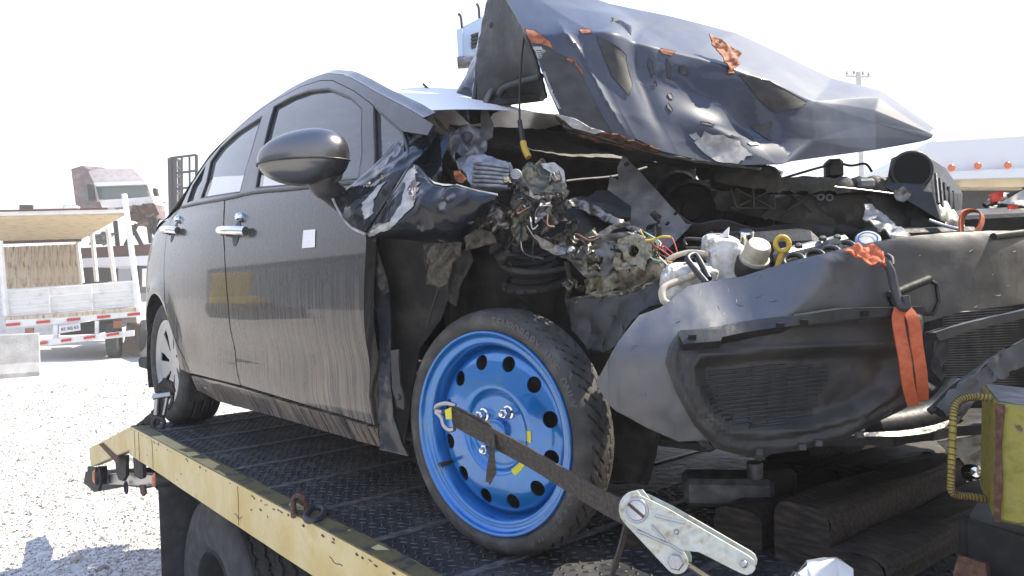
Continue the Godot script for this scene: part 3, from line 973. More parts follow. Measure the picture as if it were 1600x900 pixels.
var car: Node3D

func car_shell() -> void:
	car = thing("wrecked_car", "dark grey saloon with smashed front, raised bonnet and blue spare wheel, on the truck deck", "car", V(-1.3, 0.0, 0.0))
	var seam_b := [P(-1.718,1.013), P(-1.636,0.926), P(-1.56,0.799), P(-1.53,0.702), P(-1.509,0.583), P(-1.522,0.464), P(-1.518,0.368), P(-1.496,0.288)]
	var seam_a := [P(-0.516,0.929), P(-0.497,0.894), P(-0.461,0.764), P(-0.461,0.723), P(-0.489,0.454), P(-0.506,0.35), P(-0.503,0.265)]
	var seam_r := [P(-2.412,1.051), P(-2.57,1.004), P(-2.541,0.929), P(-2.49,0.819), P(-2.451,0.697), P(-2.35,0.557), P(-2.247,0.434), P(-2.178,0.346), P(-2.152,0.284)]
	var belt_f := [P(-1.393,1.001), P(-1.069,0.974), P(-0.815,0.955), P(-0.62,0.938)]
	var bot_f := [P(-0.719,0.272), P(-0.935,0.275), P(-1.183,0.281)]
	var belt_r := [P(-2.356,1.045), P(-2.099,1.035)]
	var bot_r := [P(-1.722,0.288), P(-1.949,0.287)]
	# front door
	var poly := seam_b.slice(0, 1) + belt_f + seam_a + bot_f
	var rev := seam_b.duplicate()
	rev.reverse()
	poly = poly + rev.slice(0, rev.size() - 1)
	var g := Geo.new()
	sheet(g, shrink(poly, 0.0055), on_side, 0.04, 0.03)
	var fd := obj("front_door", g, "paint_side", car)
	# rear door
	poly = [seam_r[0]] + belt_r + seam_b + bot_r
	rev = seam_r.duplicate()
	rev.reverse()
	poly = poly + rev.slice(0, rev.size() - 1)
	g = Geo.new()
	sheet(g, shrink(poly, 0.0045), on_side, 0.04, 0.03)
	var rd := obj("rear_door", g, "paint_side", car)
	# rear quarter with the wheel arch
	poly = seam_r.duplicate()
	var arch := []
	for k in 25: arch.append(P(-2.61, 0.275) + Vector2.from_angle(lerpf(0.0, PI, k / 24.0)) * 0.365)
	poly.append(P(-2.245, 0.30))
	poly += arch
	poly += [P(-2.975, 0.22), P(-3.60, 0.24), P(-3.66, 0.5), P(-3.63, 0.82), P(-3.52, 0.95), P(-3.2, 0.985)]
	poly += [P(-3.04,0.845), P(-3.033,0.92), P(-2.843,0.985)]
	g = Geo.new()
	sheet(g, shrink(poly, 0.002), on_side, 0.04, 0.03)
	obj("rear_quarter", g, "paint_side", car)
	# near-black sheet that puts shade into the door gaps
	g = Geo.new()
	sheet(g, PackedVector2Array([P(-0.52, 0.27), P(-0.52, 0.88), P(-1.7, 0.97), P(-2.5, 1.0), P(-2.42, 0.62), P(-2.2, 0.30)]), func(q: Vector2) -> Vector3: return on_side(q) - V(0, 0, 0.032), 0.08)
	obj("door_gap_shade", g, "hole_black", car)
	# sill
	g = Geo.new()
	sheet(g, shrink([P(-2.151,0.278), P(-1.725,0.285), P(-1.495,0.283), P(-1.189,0.275), P(-0.939,0.27), P(-0.724,0.268), P(-0.502,0.262), P(-0.55,0.199), P(-0.678,0.196), P(-1.181,0.195), P(-1.937,0.18), P(-2.187,0.203)], 0.002), on_side, 0.05, 0.05)
	obj("sill", g, "paint_side", car)
	# sides of the cabin with the window openings
	var drip := [P(-0.385,1.039), P(-0.515,1.11), P(-0.631,1.172), P(-0.764,1.237), P(-0.966,1.32), P(-1.088,1.35), P(-1.262,1.369), P(-1.546,1.372), P(-1.678,1.355), P(-1.935,1.313), P(-2.169,1.236), P(-2.336,1.149), P(-2.42,1.058)]
	var roofline := [P(-2.846,0.995), P(-2.592,1.053), P(-2.435,1.121), P(-2.307,1.19), P(-2.165,1.266), P(-1.903,1.321), P(-1.692,1.366), P(-1.407,1.393), P(-1.236,1.392), P(-1.058,1.371), P(-0.873,1.317), P(-0.726,1.253), P(-0.595,1.193), P(-0.38,1.1), P(-0.241,1.032)]
	var win_f := [P(-1.388,1.01), P(-1.48,1.342), P(-1.322,1.345), P(-1.157,1.331), P(-0.98,1.297), P(-0.777,1.22), P(-0.667,1.16), P(-0.591,1.014), P(-0.562,0.936), P(-0.819,0.959), P(-1.075,0.981)]
	var win_r := [P(-2.08,1.048), P(-2.064,1.119), P(-2.11,1.221), P(-2.016,1.27), P(-1.842,1.304), P(-1.575,1.323), P(-1.551,1.167), P(-1.547,1.014)]
	var win_q := [P(-2.32,1.056), P(-2.308,1.136), P(-2.172,1.213), P(-2.126,1.053)]
	var win_a := [P(-0.6,1.156), P(-0.392,1.042), P(-0.31,0.953), P(-0.485,0.941)]
	poly = [P(-0.348,0.975), P(-0.299,0.932), P(-0.516,0.929), P(-0.62,0.938), P(-0.815,0.955), P(-1.069,0.974), P(-1.393,1.001), P(-1.718,1.013), P(-2.099,1.035), P(-2.412,1.051)]
	rev = drip.duplicate()
	rev.reverse()
	poly = poly + rev
	g = Geo.new()
	sheet(g, shrink(poly, 0.001), on_side, 0.03, 0.014, [shrink(win_f, 0.0), shrink(win_r, 0.0), shrink(win_q, 0.0), shrink(win_a, 0.0)])
	var cab := obj("window_frames", g, "paint", car)
	for w in [[win_f, "car_glass", fd], [win_r, "dusty_glass", rd], [win_q, "car_glass", rd], [win_a, "car_glass", cab]]:
		g = Geo.new()
		sheet(g, shrink(w[0], -0.006), on_inset, 0.05)
		obj("window_glass", g, w[1], w[2])
	# dark rubber lips round the openings
	for w in [win_f, win_r, win_a]:
		var pts := []
		for q in dense(shrink(w, 0.002), 0.05): pts.append(on_side(q) + V(0, 0, -0.004))
		pts.append(pts[0])
		g = Geo.new()
		tube(g, pts, 0.005, 5)
		obj("window_seal", g, "black_plastic", cab)
	var bl := []
	for q in [P(-2.405,1.044), P(-2.093,1.029), P(-1.713,1.007), P(-1.389,0.996), P(-1.064,0.969), P(-0.812,0.95), P(-0.617,0.934), P(-0.518,0.926)]: bl.append(on_side(q) + V(0, 0, 0.002))
	g = Geo.new()
	tube(g, smooth(bl, 3), 0.006, 6)
	obj("belt_moulding", g, "black_plastic", cab)
	# roof side above the drip line
	poly = drip.duplicate() + roofline + [P(-0.258,1.006)]
	g = Geo.new()
	sheet(g, shrink(poly, 0.0015), on_side, 0.03, 0.01)
	obj("roof_side", g, "paint", car)
	# far side of the shell, seen through the glass
	var shell := [P(-0.5, 0.2), P(-2.2, 0.2), P(-2.245, 0.3)] + arch + [P(-2.975, 0.22), P(-3.6, 0.24), P(-3.63, 0.82), P(-3.2, 0.985)] + roofline + [P(-0.35, 0.9)]
	g = Geo.new()
	sheet(g, PackedVector2Array(shell), on_far, 0.06, 0.02, [shrink(win_f, 0.0), shrink(win_r, 0.0), shrink(win_q, 0.0)])
	obj("far_side", g, "paint", car)
	# roof, screens and boot lid, one bow from rail to rail
	var bow := func(x: float, q: float) -> Vector3:
		var y := curve_y(roofline, x) if x > -2.75 else lerpf(0.94, curve_y(roofline, -2.75), smoothstep(-3.56, -2.75, x))
		var z := on_side(P(x, y)).z
		var c := absf(q)
		return V(x, y + 0.055 * (1.0 - pow(c, 2.4)) * smoothstep(-3.6, -3.0, x) + 0.012 * smoothstep(1.0, 0.94, c), z * q)
	for part in [["windscreen_surround", -1.13, -0.3, "paint", 0.95, 1.0], ["windscreen_surround", -1.13, -0.3, "paint", -1.0, -0.95], ["windscreen", -1.13, -0.32, "dusty_glare_screen", -0.95, 0.95], ["roof", -2.36, -1.13, "roof_glare_paint", -1.0, 1.0], ["rear_screen", -2.86, -2.36, "car_glass", -0.86, 0.86], ["rear_pillar", -2.86, -2.36, "paint", 0.86, 1.0], ["rear_pillar", -2.86, -2.36, "paint", -1.0, -0.86], ["boot_lid", -3.56, -2.86, "paint", -1.0, 1.0]]:
		g = Geo.new()
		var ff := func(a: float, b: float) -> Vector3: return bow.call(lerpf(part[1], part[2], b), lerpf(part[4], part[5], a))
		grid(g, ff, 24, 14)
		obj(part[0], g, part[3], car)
	g = Geo.new()
	var rf := func(a: float, b: float) -> Vector3:
		var y := lerpf(0.24, 0.95, b)
		var q := a * 2.0 - 1.0
		return V(-3.62 - 0.12 * (1.0 - q * q) * (1.0 - 0.5 * b), y, on_side(P(-3.6, y)).z * q)
	grid(g, rf, 20, 10)
	obj("rear_bumper", g, "paint", car)
	# floor and seats
	g = Geo.new()
	box(g, Transform3D(Basis(), V(-1.9, 0.24, 0.0)), V(3.2, 0.06, 1.45), 0.01)
	obj("floor_pan", g, "inner_dark", car)
	for p in [V(-1.45, 0.55, 0.36), V(-1.45, 0.55, -0.36), V(-2.35, 0.6, 0.0)]:
		g = Geo.new()
		var wide := 0.25 if p.z != 0.0 else 0.62
		box(g, Transform3D(Basis(V(0, 0, 1), 0.25), p + V(-0.12, 0.18, 0)), V(0.12, 0.62, wide * 2.0), 0.05)
		box(g, Transform3D(Basis(), p + V(0.18, -0.06, 0)), V(0.5, 0.14, wide * 2.0), 0.05)
		if p.z != 0.0: box(g, Transform3D(Basis(V(0, 0, 1), 0.2), p + V(-0.24, 0.58, 0)), V(0.10, 0.18, 0.26), 0.04)
		obj("seat", g, "seat_cloth", car)
	g = Geo.new()
	scrap(g, [V(-0.52, 0.86, 0.7), V(-0.52, 0.86, -0.7), V(-0.95, 0.88, -0.68), V(-0.95, 0.88, 0.68)], 0.0, 0.0, 0.1, 0.05)
	obj("dashboard", g, "interior", car)
	# door handles
	for h in [[P(-1.583,0.868), P(-1.527,0.868), P(-1.402,0.859), P(-1.329,0.851), fd], [P(-2.548,0.942), P(-2.478,0.943), P(-2.33,0.932), P(-2.259,0.923), rd]]: 
		var hp := []
		var door: Node3D = h[h.size() - 1]
		for k in h.size() - 1: hp.append(on_side(h[k]) + V(0, 0, [0.012, 0.036, 0.036, 0.012][k]))
		g = Geo.new()
		tube(g, smooth(hp, 5), 0.0165, 12)
		obj("handle", g, "chrome", door)
		var mid: Vector2 = (h[1] + h[2]) / 2.0
		g = Geo.new()
		var cup := PackedVector2Array()
		for k in 20: cup.append(mid + P(0.012 + 0.034 * cos(TAU * k / 20.0), -0.012 + 0.047 * sin(TAU * k / 20.0)))
		var fc := func(q: Vector2) -> Vector3: return on_side(q) + V(0, 0, 0.0015)
		sheet(g, cup, fc, 0.02)
		obj("handle_recess", g, "dark_matte", door)
		g = Geo.new()
		lathe(g, [P(0.0, 0.02), P(0.012, 0.02), P(0.017, 0.012), P(0.018, 0.0)], yframe(on_side(mid + P(0.03, 0.045)), V(0.1, 0.2, 1)), 16)
		obj("lock_cap", g, "chrome", door)
	# paper stuck on the front door
	g = Geo.new()
	var fs := func(q: Vector2) -> Vector3: return on_side(q) + V(0, 0, 0.002)
	sheet(g, PackedVector2Array([P(-0.861,0.819), P(-0.777,0.816), P(-0.77,0.763), P(-0.86,0.765)]), fs, 0.02)
	obj("paper_sticker", g, "paper", fd, "small white paper sticker")
	# liner of the rear wheel arch
	g = Geo.new()
	var fl := func(a: float, b: float) -> Vector3:
		var th := lerpf(-0.35, PI + 0.35, a)
		return V(-2.61 + cos(th) * 0.372, 0.275 + sin(th) * 0.372, lerpf(0.80, 0.45, b))
	grid(g, fl, 24, 3)
	scrap(g, [V(-2.2, 0.1, 0.5), V(-3.0, 0.1, 0.5), V(-3.0, 0.68, 0.5), V(-2.2, 0.68, 0.5)], 0.0, 0.0, 0.2, 0.01)
	obj("wheel_arch_liner", g, "inner_dark", car)
	# door mirror
	var mc: Vector3 = V(-0.552,0.978,0.985)
	var mb := Basis(V(0.70, 0.02, -0.71).normalized(), V(0, 1, 0), V(0.71, 0, 0.70).normalized())
	g = Geo.new()
	var fm := func(a: float, b: float) -> Vector3:
		var th := a * TAU
		var ph := (b - 0.5) * PI
		var d := V(cos(th) * cos(ph), sin(ph), sin(th) * cos(ph))
		d = V(signf(d.x) * pow(absf(d.x), 0.9), signf(d.y) * pow(absf(d.y), 0.92), d.z)
		var taper := 1.0 + 0.16 * d.x
		return mc + mb * V(d.x * 0.120, d.y * 0.073 * taper * (1.0 if d.y > 0.0 else 0.98) + 0.004 * d.x, d.z * (0.085 if d.z > 0.0 else 0.05))
	grid(g, fm, 40, 24)
	var mir := obj("side_mirror", g, "mirror_paint", car)
	g = Geo.new()
	var belt := []
	for k in 25:
		var th := lerpf(0.02, PI - 0.02, k / 24.0)
		belt.append(mc + mb * V(cos(th) * 0.1215 , -0.013 , sin(th) * 0.0865))
	tube(g, belt, 0.0028, 6)
	obj("mirror_seam", g, "black_plastic", mir)
	g = Geo.new()
	var st := [mc + mb * V(0.05, -0.03, -0.01), V(-0.53,0.913,0.944), V(-0.534,0.892,0.918), V(-0.548,0.867,0.873), V(-0.558,0.849,0.838)]
	tube(g, smooth(st, 5), [0.055, 0.054, 0.053, 0.05, 0.047, 0.044, 0.042, 0.04, 0.038, 0.037, 0.036, 0.036, 0.036, 0.036, 0.036, 0.037, 0.038, 0.039, 0.040, 0.041, 0.042], 14, 0.8)
	obj("mirror_arm", g, "black_plastic", mir)

# ---------------------------------------------------------------- wheels of the car
func car_wheels() -> void:
	# blue spare wheel
	var c: Vector3 = V(-0.114,0.292,0.748)
	var ax := V(0.161, -0.006, 0.987).normalized()
	var x := yframe(c, ax)
	var R := 0.2393
	var RT := 0.2900
	var w := Node3D.new()
	w.name = "spare_wheel"
	car.add_child(w)
	w.global_position = c
	w.set_meta("label", "bright blue steel spare wheel with a narrow black tyre")
	var g := Geo.new()
	var prof := [P(0.233, -0.010), P(0.243, -0.002), P(0.252, 0.0035), P(0.262, 0.004), P(0.272, 0.0), P(0.279, -0.007), P(0.2835, -0.014)]
	var side := smooth(prof, 4)
	lathe(g, side, x, 96, 60.0)
	var tw := 0.112
	var tread := func(a: float, b: float) -> Vector3:
		var th := a * TAU
		var u := b * 2.0 - 1.0
		var dep := 0.0
		dep = maxf(dep, 1.0 - smoothstep(0.028, 0.055, absf(absf(u) - 0.42)))            # two grooves round the tyre
		var pitch := a * 54.0
		var s := fposmod(pitch + 1.5 * absf(u) + (0.5 if u > 0.0 else 0.0), 1.0)         # slanting cuts
		var cut := 1.0 - smoothstep(0.07, 0.13, absf(s - 0.5))
		if absf(u) > 0.46: cut *= smoothstep(1.02, 0.9, absf(u))
		elif absf(u) < 0.10: cut = 0.0
		dep = maxf(dep, cut * 0.9)
		var rr := RT - 0.0065 * pow(absf(u), 3.5) - dep * 0.008
		return x * V(rr * cos(th), -0.014 - b * (tw - 0.028), rr * sin(th))
	grid(g, tread, 648, 44)
	lathe(g, [P(0.2835, -tw + 0.014), P(0.27, -tw - 0.002), P(0.245, -tw), P(0.233, -tw + 0.01)], x, 72)
	var ty := obj("tyre", g, "spare_rubber", w)
	lettering(ty, x, "TEMPORARY USE ONLY", 0.2640, 0.12, 0.021, 0.0035)
	lettering(ty, x, "Y O K O H A M A", 0.2610, 1.95, 0.0155, 0.0035)
	# rim
	g = Geo.new()
	lathe(g, smooth([P(0.236, -0.014), P(0.2405, -0.004), P(0.2385, 0.003), P(0.2330, 0.0015), P(0.2285, -0.006), P(0.2225, -0.0105), P(0.214, -0.012), P(0.2085, -0.015), P(0.2050, -0.022), P(0.2020, -0.034), P(0.1990, -0.052), P(0.1960, -0.060)], 3), x, 96, 60.0)
	var dish := [P(0.200, -0.058), P(0.1945, -0.046), P(0.188, -0.0375), P(0.180, -0.0335), P(0.168, -0.030), P(0.155, -0.0275), P(0.140, -0.0255), P(0.124, -0.0235), P(0.110, -0.022), P(0.101, -0.0225), P(0.095, -0.027), P(0.088, -0.0345), P(0.079, -0.038), P(0.060, -0.0385), P(0.040, -0.0385), P(0.031, -0.038)]
	var hz := func(r: float) -> float:
		for k in dish.size() - 1:
			if r >= dish[k + 1].x:
				var t: float = (r - dish[k].x) / (dish[k + 1].x - dish[k].x)
				var sl0: float = (dish[k + 1].y - dish[maxi(k - 1, 0)].y) / (dish[k + 1].x - dish[maxi(k - 1, 0)].x)
				var k2 := mini(k + 2, dish.size() - 1)
				var sl1: float = (dish[k2].y - dish[k].y) / (dish[k2].x - dish[k].x)
				var d: float = dish[k + 1].x - dish[k].x
				return (2 * t * t * t - 3 * t * t + 1) * dish[k].y + (t * t * t - 2 * t * t + t) * sl0 * d + (-2 * t * t * t + 3 * t * t) * dish[k + 1].y + (t * t * t - t * t) * sl1 * d
		return dish[dish.size() - 1].y
	var polar := func(q: Vector2) -> Vector3:
		var th := q.x / 0.16
		return x * V(q.y * cos(th), hz.call(q.y), q.y * sin(th))
	var wid := TAU * 0.16
	var vents := []
	for k in 12:
		var o := PackedVector2Array()
		for j in 20: o.append(P((k + 0.5) / 12.0 * wid + 0.0184 * cos(TAU * j / 20.0), 0.166 + 0.0184 * sin(TAU * j / 20.0)))
		vents.append(o)
	sheet(g, PackedVector2Array([P(0, 0.0312), P(wid, 0.0312), P(wid, 0.1998), P(0, 0.1998)]), polar, 0.0068, 0.004, vents)
	var rim := obj("rim", g, "blue_enamel", w)
	g = Geo.new()
	lathe(g, [P(0.205, -0.075), P(0.10, -0.085), P(0.0, -0.085)], x, 40)   # brake disc and hub behind the holes
	lathe(g, [P(0.205, -0.10), P(0.205, -0.055)], x, 40)
	obj("brake_hub", g, "inner_dark", w)
	g = Geo.new()
	lathe(g, smooth([P(0.0, -0.022), P(0.024, -0.023), P(0.030, -0.028), P(0.0315, -0.042)], 4), x, 32)
	obj("hub_cap", g, "blue_enamel", rim)
	for k in 4:   # lug nuts
		var th := TAU * k / 4.0 + 0.62
		var at := x * V(0.057 * cos(th), -0.038, 0.057 * sin(th))
		g = Geo.new()
		var nf := yframe(at, ax)
		lathe(g, [P(0.0165, 0.0), P(0.0165, 0.005), P(0.0125, 0.007)], nf, 24)
		var hx := PackedVector2Array()
		for j in 6: hx.append(Vector2.from_angle(TAU * j / 6.0) * 0.0125)
		plate(g, hx, Transform3D(Basis(nf.basis.x, -nf.basis.z, nf.basis.y), at + ax * 0.013), 0.020, 0.0015)
		lathe(g, [P(0.0, 0.032), P(0.006, 0.031), P(0.0075, 0.027), P(0.0075, 0.02)], nf, 16)
		obj("lug_nut", g, "chrome", rim)
	g = Geo.new()
	var va := 2.62
	tube(g, [x * V(0.205 * cos(va), -0.05, 0.205 * sin(va)), x * V(0.196 * cos(va), -0.015, 0.196 * sin(va)), x * V(0.190 * cos(va), 0.006, 0.190 * sin(va))], [0.006, 0.005, 0.0055], 8)
	obj("tyre_valve", g, "rubber", rim)
	# yellow label stuck on the disc
	for seg in [[-0.12, 0.12, 0.6], [-1.10, -0.64, 1.0]]:
		g = Geo.new()
		var fy := func(a: float, b: float) -> Vector3:
			var th := lerpf(seg[0], seg[1], a) + 0.0
			var rr := lerpf(0.094, 0.112 if seg[2] < 1.0 or a > 0.2 else 0.094 + 0.018 * a * 5.0, b)
			var bx := x.basis
			var d := (V(1, 0, 0).slide(ax).normalized() * cos(th) + ax.cross(V(1, 0, 0)).normalized() * sin(th) * 1.0)
			return c + d * rr + ax * (hz.call(rr) + 0.0012)
		grid(g, fy, 10, 3)
		obj("yellow_sticker", g, "yellow_label", rim)
	# rear wheel
	var rc := V(-2.60, 0.305, 0.80)
	var rx := yframe(rc, V(0, 0, 1))
	var rw := Node3D.new()
	rw.name = "rear_wheel"
	car.add_child(rw)
	rw.global_position = rc
	rear_wheel(rw, rx)
	var rw2 := Node3D.new()
	rw2.name = "rear_wheel"
	car.add_child(rw2, true)
	rw2.global_position = rc * V(1, 1, -1)
	rear_wheel(rw2, yframe(rc * V(1, 1, -1), V(0, 0, -1)))

func rear_wheel(w: Node3D, x: Transform3D) -> void:
	var g := Geo.new()
	lathe(g, smooth([P(0.205, -0.006), P(0.22, 0.004), P(0.25, 0.010), P(0.28, 0.004), P(0.297, -0.012)], 4) , x, 64, 60.0)
	var tread := func(a: float, b: float) -> Vector3:
		var th := a * TAU
		var u := b * 2.0 - 1.0
		var dep := 0.0
		for k in 3: dep = maxf(dep, 1.0 - smoothstep(0.03, 0.055, absf(u - 0.45 * (k - 1))))
		var rr := 0.305 - 0.008 * pow(absf(u), 4.0) - dep * 0.006
		return x * V(rr * cos(th), -0.012 - b * 0.165, rr * sin(th))
	grid(g, tread, 72, 40)
	lathe(g, [P(0.297, -0.177), P(0.26, -0.19), P(0.205, -0.18)], x, 48)
	obj("tyre", g, "rubber", w)
	# hubcap with ten broad slots
	g = Geo.new()
	var hz := func(r: float) -> float: return -0.016 - 0.014 * (1.0 - pow(r / 0.2, 2.0)) if r < 0.178 else lerpf(-0.019, -0.002, smoothstep(0.178, 0.206, r))
	var polar := func(q: Vector2) -> Vector3:
		var th := q.x / 0.15
		return x * V(q.y * cos(th), hz.call(q.y), q.y * sin(th))
	var wid := TAU * 0.15
	var slots := []
	for k in 7:
		var cx := (k + 0.5) / 7.0 * wid
		var o := PackedVector2Array([P(cx - 0.014, 0.062), P(cx + 0.016, 0.066), P(cx + 0.036, 0.135), P(cx + 0.034, 0.172), P(cx - 0.004, 0.172), P(cx - 0.006, 0.11)])
		slots.append(o)
	sheet(g, PackedVector2Array([P(0, 0.002), P(wid, 0.002), P(wid, 0.206), P(0, 0.206)]), polar, 0.014, 0.006, slots)
	obj("hubcap", g, "silver_paint", w)
	g = Geo.new()
	lathe(g, [P(0.205, -0.02), P(0.2, -0.06), P(0.10, -0.07), P(0.0, -0.07)], x, 40)
	obj("steel_rim", g, "hole_black", w)

func lettering(parent: Node3D, x: Transform3D, text: String, r: float, a0: float, size: float, h: float) -> void:   # raised letters running clockwise round a sidewall
	var font := SystemFont.new()
	font.font_names = PackedStringArray(["Droid Sans"])
	font.font_weight = 700
	var st := SurfaceTool.new()
	st.begin(Mesh.PRIMITIVE_TRIANGLES)
	# reference direction: straight up in the wheel plane, clockwise as seen from outside
	var n := x.basis.y
	var up := V(0, 1, 0).slide(n).normalized()
	var rt := up.cross(n).normalized()
	var a := a0
	for ch in text:
		if ch != " ":
			var tm := TextMesh.new()
			tm.text = ch; tm.font = font; tm.font_size = 32; tm.pixel_size = size / 24.0; tm.depth = 0.0016; tm.curve_step = 4.0
			var rad := up * cos(a) + rt * sin(a)
			var tan := rt * cos(a) - up * sin(a)
			st.append_from(tm, 0, Transform3D(Basis(tan, rad, tan.cross(rad)), x.origin + rad * r + n * h))
		a += size * 0.82 / r
	var m := st.commit()
	obj("raised_lettering", m, "tyre_letters", parent)

# ---------------------------------------------------------------- bumper skin hanging across the front
const BUMPER := [[0.27, 0.80], [0.42, 0.74], [0.555, 0.60], [0.69, 0.36], [0.78, 0.10], [0.82, -0.2], [0.84, -0.5]]

func plan_at(s: float) -> Vector2:
	var n := BUMPER.size() - 1
	s = clampf(s, 0.0, n - 1e-6)
	var i := int(s)
	var l := []
	for k in range(-1, 3): l.append(Vector2(BUMPER[clampi(i + k, 0, n)][0], BUMPER[clampi(i + k, 0, n)][1]))
	return l[1].cubic_interpolate(l[2], l[0], l[3], s - i)

func on_bumper(q: Vector2, out := 0.0) -> Vector3:   # q.x: along the bumper, q.y: height
	var s := q.x / 0.2
	var p := plan_at(s)
	var d := (plan_at(s + 0.02) - plan_at(s - 0.02)).normalized()
	var n := Vector2(-d.y, d.x)
	if n.dot(Vector2(0.6, 0.75)) < 0.0: n = -n
	var o := -3.2 * pow(maxf(0.0, q.y - lerpf(0.50, 0.692, smoothstep(1.6, 2.7, s))), 1.5) - 0.35 * pow(maxf(0.0, 0.45 - q.y), 1.4) + out
	p += n * o
	return V(p.x, q.y, p.y)

func edge_dist(poly: PackedVector2Array, q: Vector2) -> float:
	var d := 9.0
	for i in poly.size(): d = minf(d, q.distance_to(Geometry2D.get_closest_point_to_segment(q, poly[i], poly[(i + 1) % poly.size()])))
	return d if inside(poly, q) else -d

func bumper() -> void:
	var fz := FastNoiseLite.new()
	fz.seed = 41; fz.frequency = 6.0
	var skin := PackedVector2Array([P(0.024,0.447), P(0.073,0.499), P(0.101,0.551), P(0.112,0.573), P(0.154,0.586), P(0.242,0.625), P(0.375,0.641), P(0.445,0.67), P(0.502,0.689), P(0.567,0.704), P(0.644,0.711), P(0.738,0.715), P(0.855,0.717), P(1.026,0.718), P(1.039,0.563), P(0.799,0.571), P(0.667,0.563), P(0.603,0.546), P(0.584,0.488), P(0.599,0.427), P(0.561,0.392), P(0.473,0.343), P(0.376,0.333), P(0.258,0.35), P(0.206,0.346), P(0.141,0.37), P(0.082,0.398)])
	var f := func(q: Vector2) -> Vector3: return on_bumper(q, fz.get_noise_2d(q.x, q.y) * 0.006 + 0.010 * exp(-pow((q.x - 0.02 - 0.12 * q.y) / 0.02, 2.0)))
	var g := Geo.new()
	var hole := PackedVector2Array([P(0.245,0.453), P(0.241,0.48), P(0.254,0.5), P(0.353,0.507), P(0.452,0.512), P(0.532,0.507), P(0.561,0.493), P(0.563,0.461), P(0.548,0.424), P(0.506,0.39), P(0.444,0.372), P(0.375,0.364), P(0.307,0.368), P(0.268,0.402)])
	sheet(g, skin, f, 0.022, 0.005, [hole], true)
	var b := obj("front_bumper", g, "bumper_skin", car, "dark grey front bumper hanging loose")
	# fog lamp surround: raised frame, hollow inside
	var bez := PackedVector2Array([P(0.185,0.491), P(0.193,0.52), P(0.212,0.545), P(0.307,0.553), P(0.398,0.569), P(0.489,0.576), P(0.581,0.574), P(0.601,0.561), P(0.596,0.517), P(0.587,0.482), P(0.598,0.444), P(0.623,0.425), P(0.562,0.387), P(0.482,0.34), P(0.418,0.326), P(0.334,0.32), P(0.281,0.335), P(0.238,0.378), P(0.204,0.439)])
	var well := PackedVector2Array([P(0.245,0.453), P(0.241,0.48), P(0.254,0.5), P(0.353,0.507), P(0.452,0.512), P(0.532,0.507), P(0.561,0.493), P(0.563,0.461), P(0.548,0.424), P(0.506,0.39), P(0.444,0.372), P(0.375,0.364), P(0.307,0.368), P(0.268,0.402)])
	var fb := func(q: Vector2) -> Vector3:
		var d := edge_dist(well, q)
		var e := edge_dist(bez, q)
		var h := 0.006 + 0.010 * smoothstep(0.0, 0.012, e) - 0.007 * smoothstep(0.016, 0.026, e) + 0.007 * exp(-pow((d + 0.004) / 0.006, 2.0)) - 0.024 * smoothstep(-0.002, 0.022, d)
		return on_bumper(q, h + 0.003 * fz.get_noise_2d(q.x * 3.0, q.y * 3.0))
	g = Geo.new()
	sheet(g, bez, fb, 0.0085, 0.014)
	var bz := obj("fog_lamp_surround", g, "dusty_plastic", b)
	# scratches and scuffs over the skin
	g = Geo.new()
	var rs := RandomNumberGenerator.new()
	rs.seed = 17
	for k in 150:
		var q := P(rs.randf_range(0.03, 0.85), rs.randf_range(0.36, 0.71))
		if not inside(skin, q): continue
		var on_bez := inside(bez, q)
		var ang := rs.randfn(0.5, 0.5)
		var n := 5
		var len := rs.randf_range(0.004, 0.020)
		var l := []
		for j in n:
			var qq := q + Vector2.from_angle(ang + 0.1 * j) * len * (j / float(n - 1))
			if inside(skin, qq) and inside(bez, qq) == on_bez and not inside(well, qq):
				l.append((fb.call(qq) if on_bez else f.call(qq)) + V(0.6, 0.1, 0.75) * 0.0006)
		if l.size() > 2: tube(g, l, rs.randf_range(0.0003, 0.0006), 4)
	var sco := obj("scratches", g, "grey_metal", b)
	sco.set_meta("kind", "stuff")
	# mesh ribs in the well
	g = Geo.new()
	var lo: Vector2 = P(0.265,0.395)
	var hi: Vector2 = P(0.469,0.462)
	var rib := PackedVector2Array([P(0.256,0.446), P(0.27,0.473), P(0.373,0.485), P(0.471,0.474), P(0.47,0.447), P(0.449,0.386), P(0.374,0.372), P(0.319,0.374), P(0.279,0.399)])
	for k in 34:
		var l := []
		for j in 40:
			var q := P(lerpf(rib[0].x - 0.02, rib[3].x + 0.04, j / 39.0), lerpf(0.24, 0.50, k / 33.0) + 0.02 * j / 39.0)
			if inside(rib, q): l.append(fb.call(q) + V(0.6, 0, 0.75) * 0.002)
		if l.size() > 2: tube(g, l, 0.0024, 5)
	for k in 13:
		var l := []
		for j in 30:
			var q := P(lerpf(rib[0].x - 0.1, rib[3].x + 0.08, (k + 0.5 * j / 29.0) / 13.0), lerpf(0.24, 0.50, j / 29.0))
			if inside(rib, q): l.append(fb.call(q) + V(0.6, 0, 0.75) * 0.001)
		if l.size() > 2: tube(g, l, 0.0018, 5)
	obj("mesh_insert", g, "black_plastic", bz)
	# upper slotted flange of the surround
	var fl := PackedVector2Array([P(0.212,0.544), P(0.218,0.549), P(0.293,0.549), P(0.3,0.556), P(0.471,0.58), P(0.581,0.578), P(0.585,0.566), P(0.488,0.562), P(0.378,0.551), P(0.293,0.536), P(0.289,0.53), P(0.222,0.526)])
	var ff := func(q: Vector2) -> Vector3: return on_bumper(q, 0.036)
	g = Geo.new()
	sheet(g, fl, ff, 0.012, 0.03)
	obj("surround_flange", g, "black_plastic", bz)
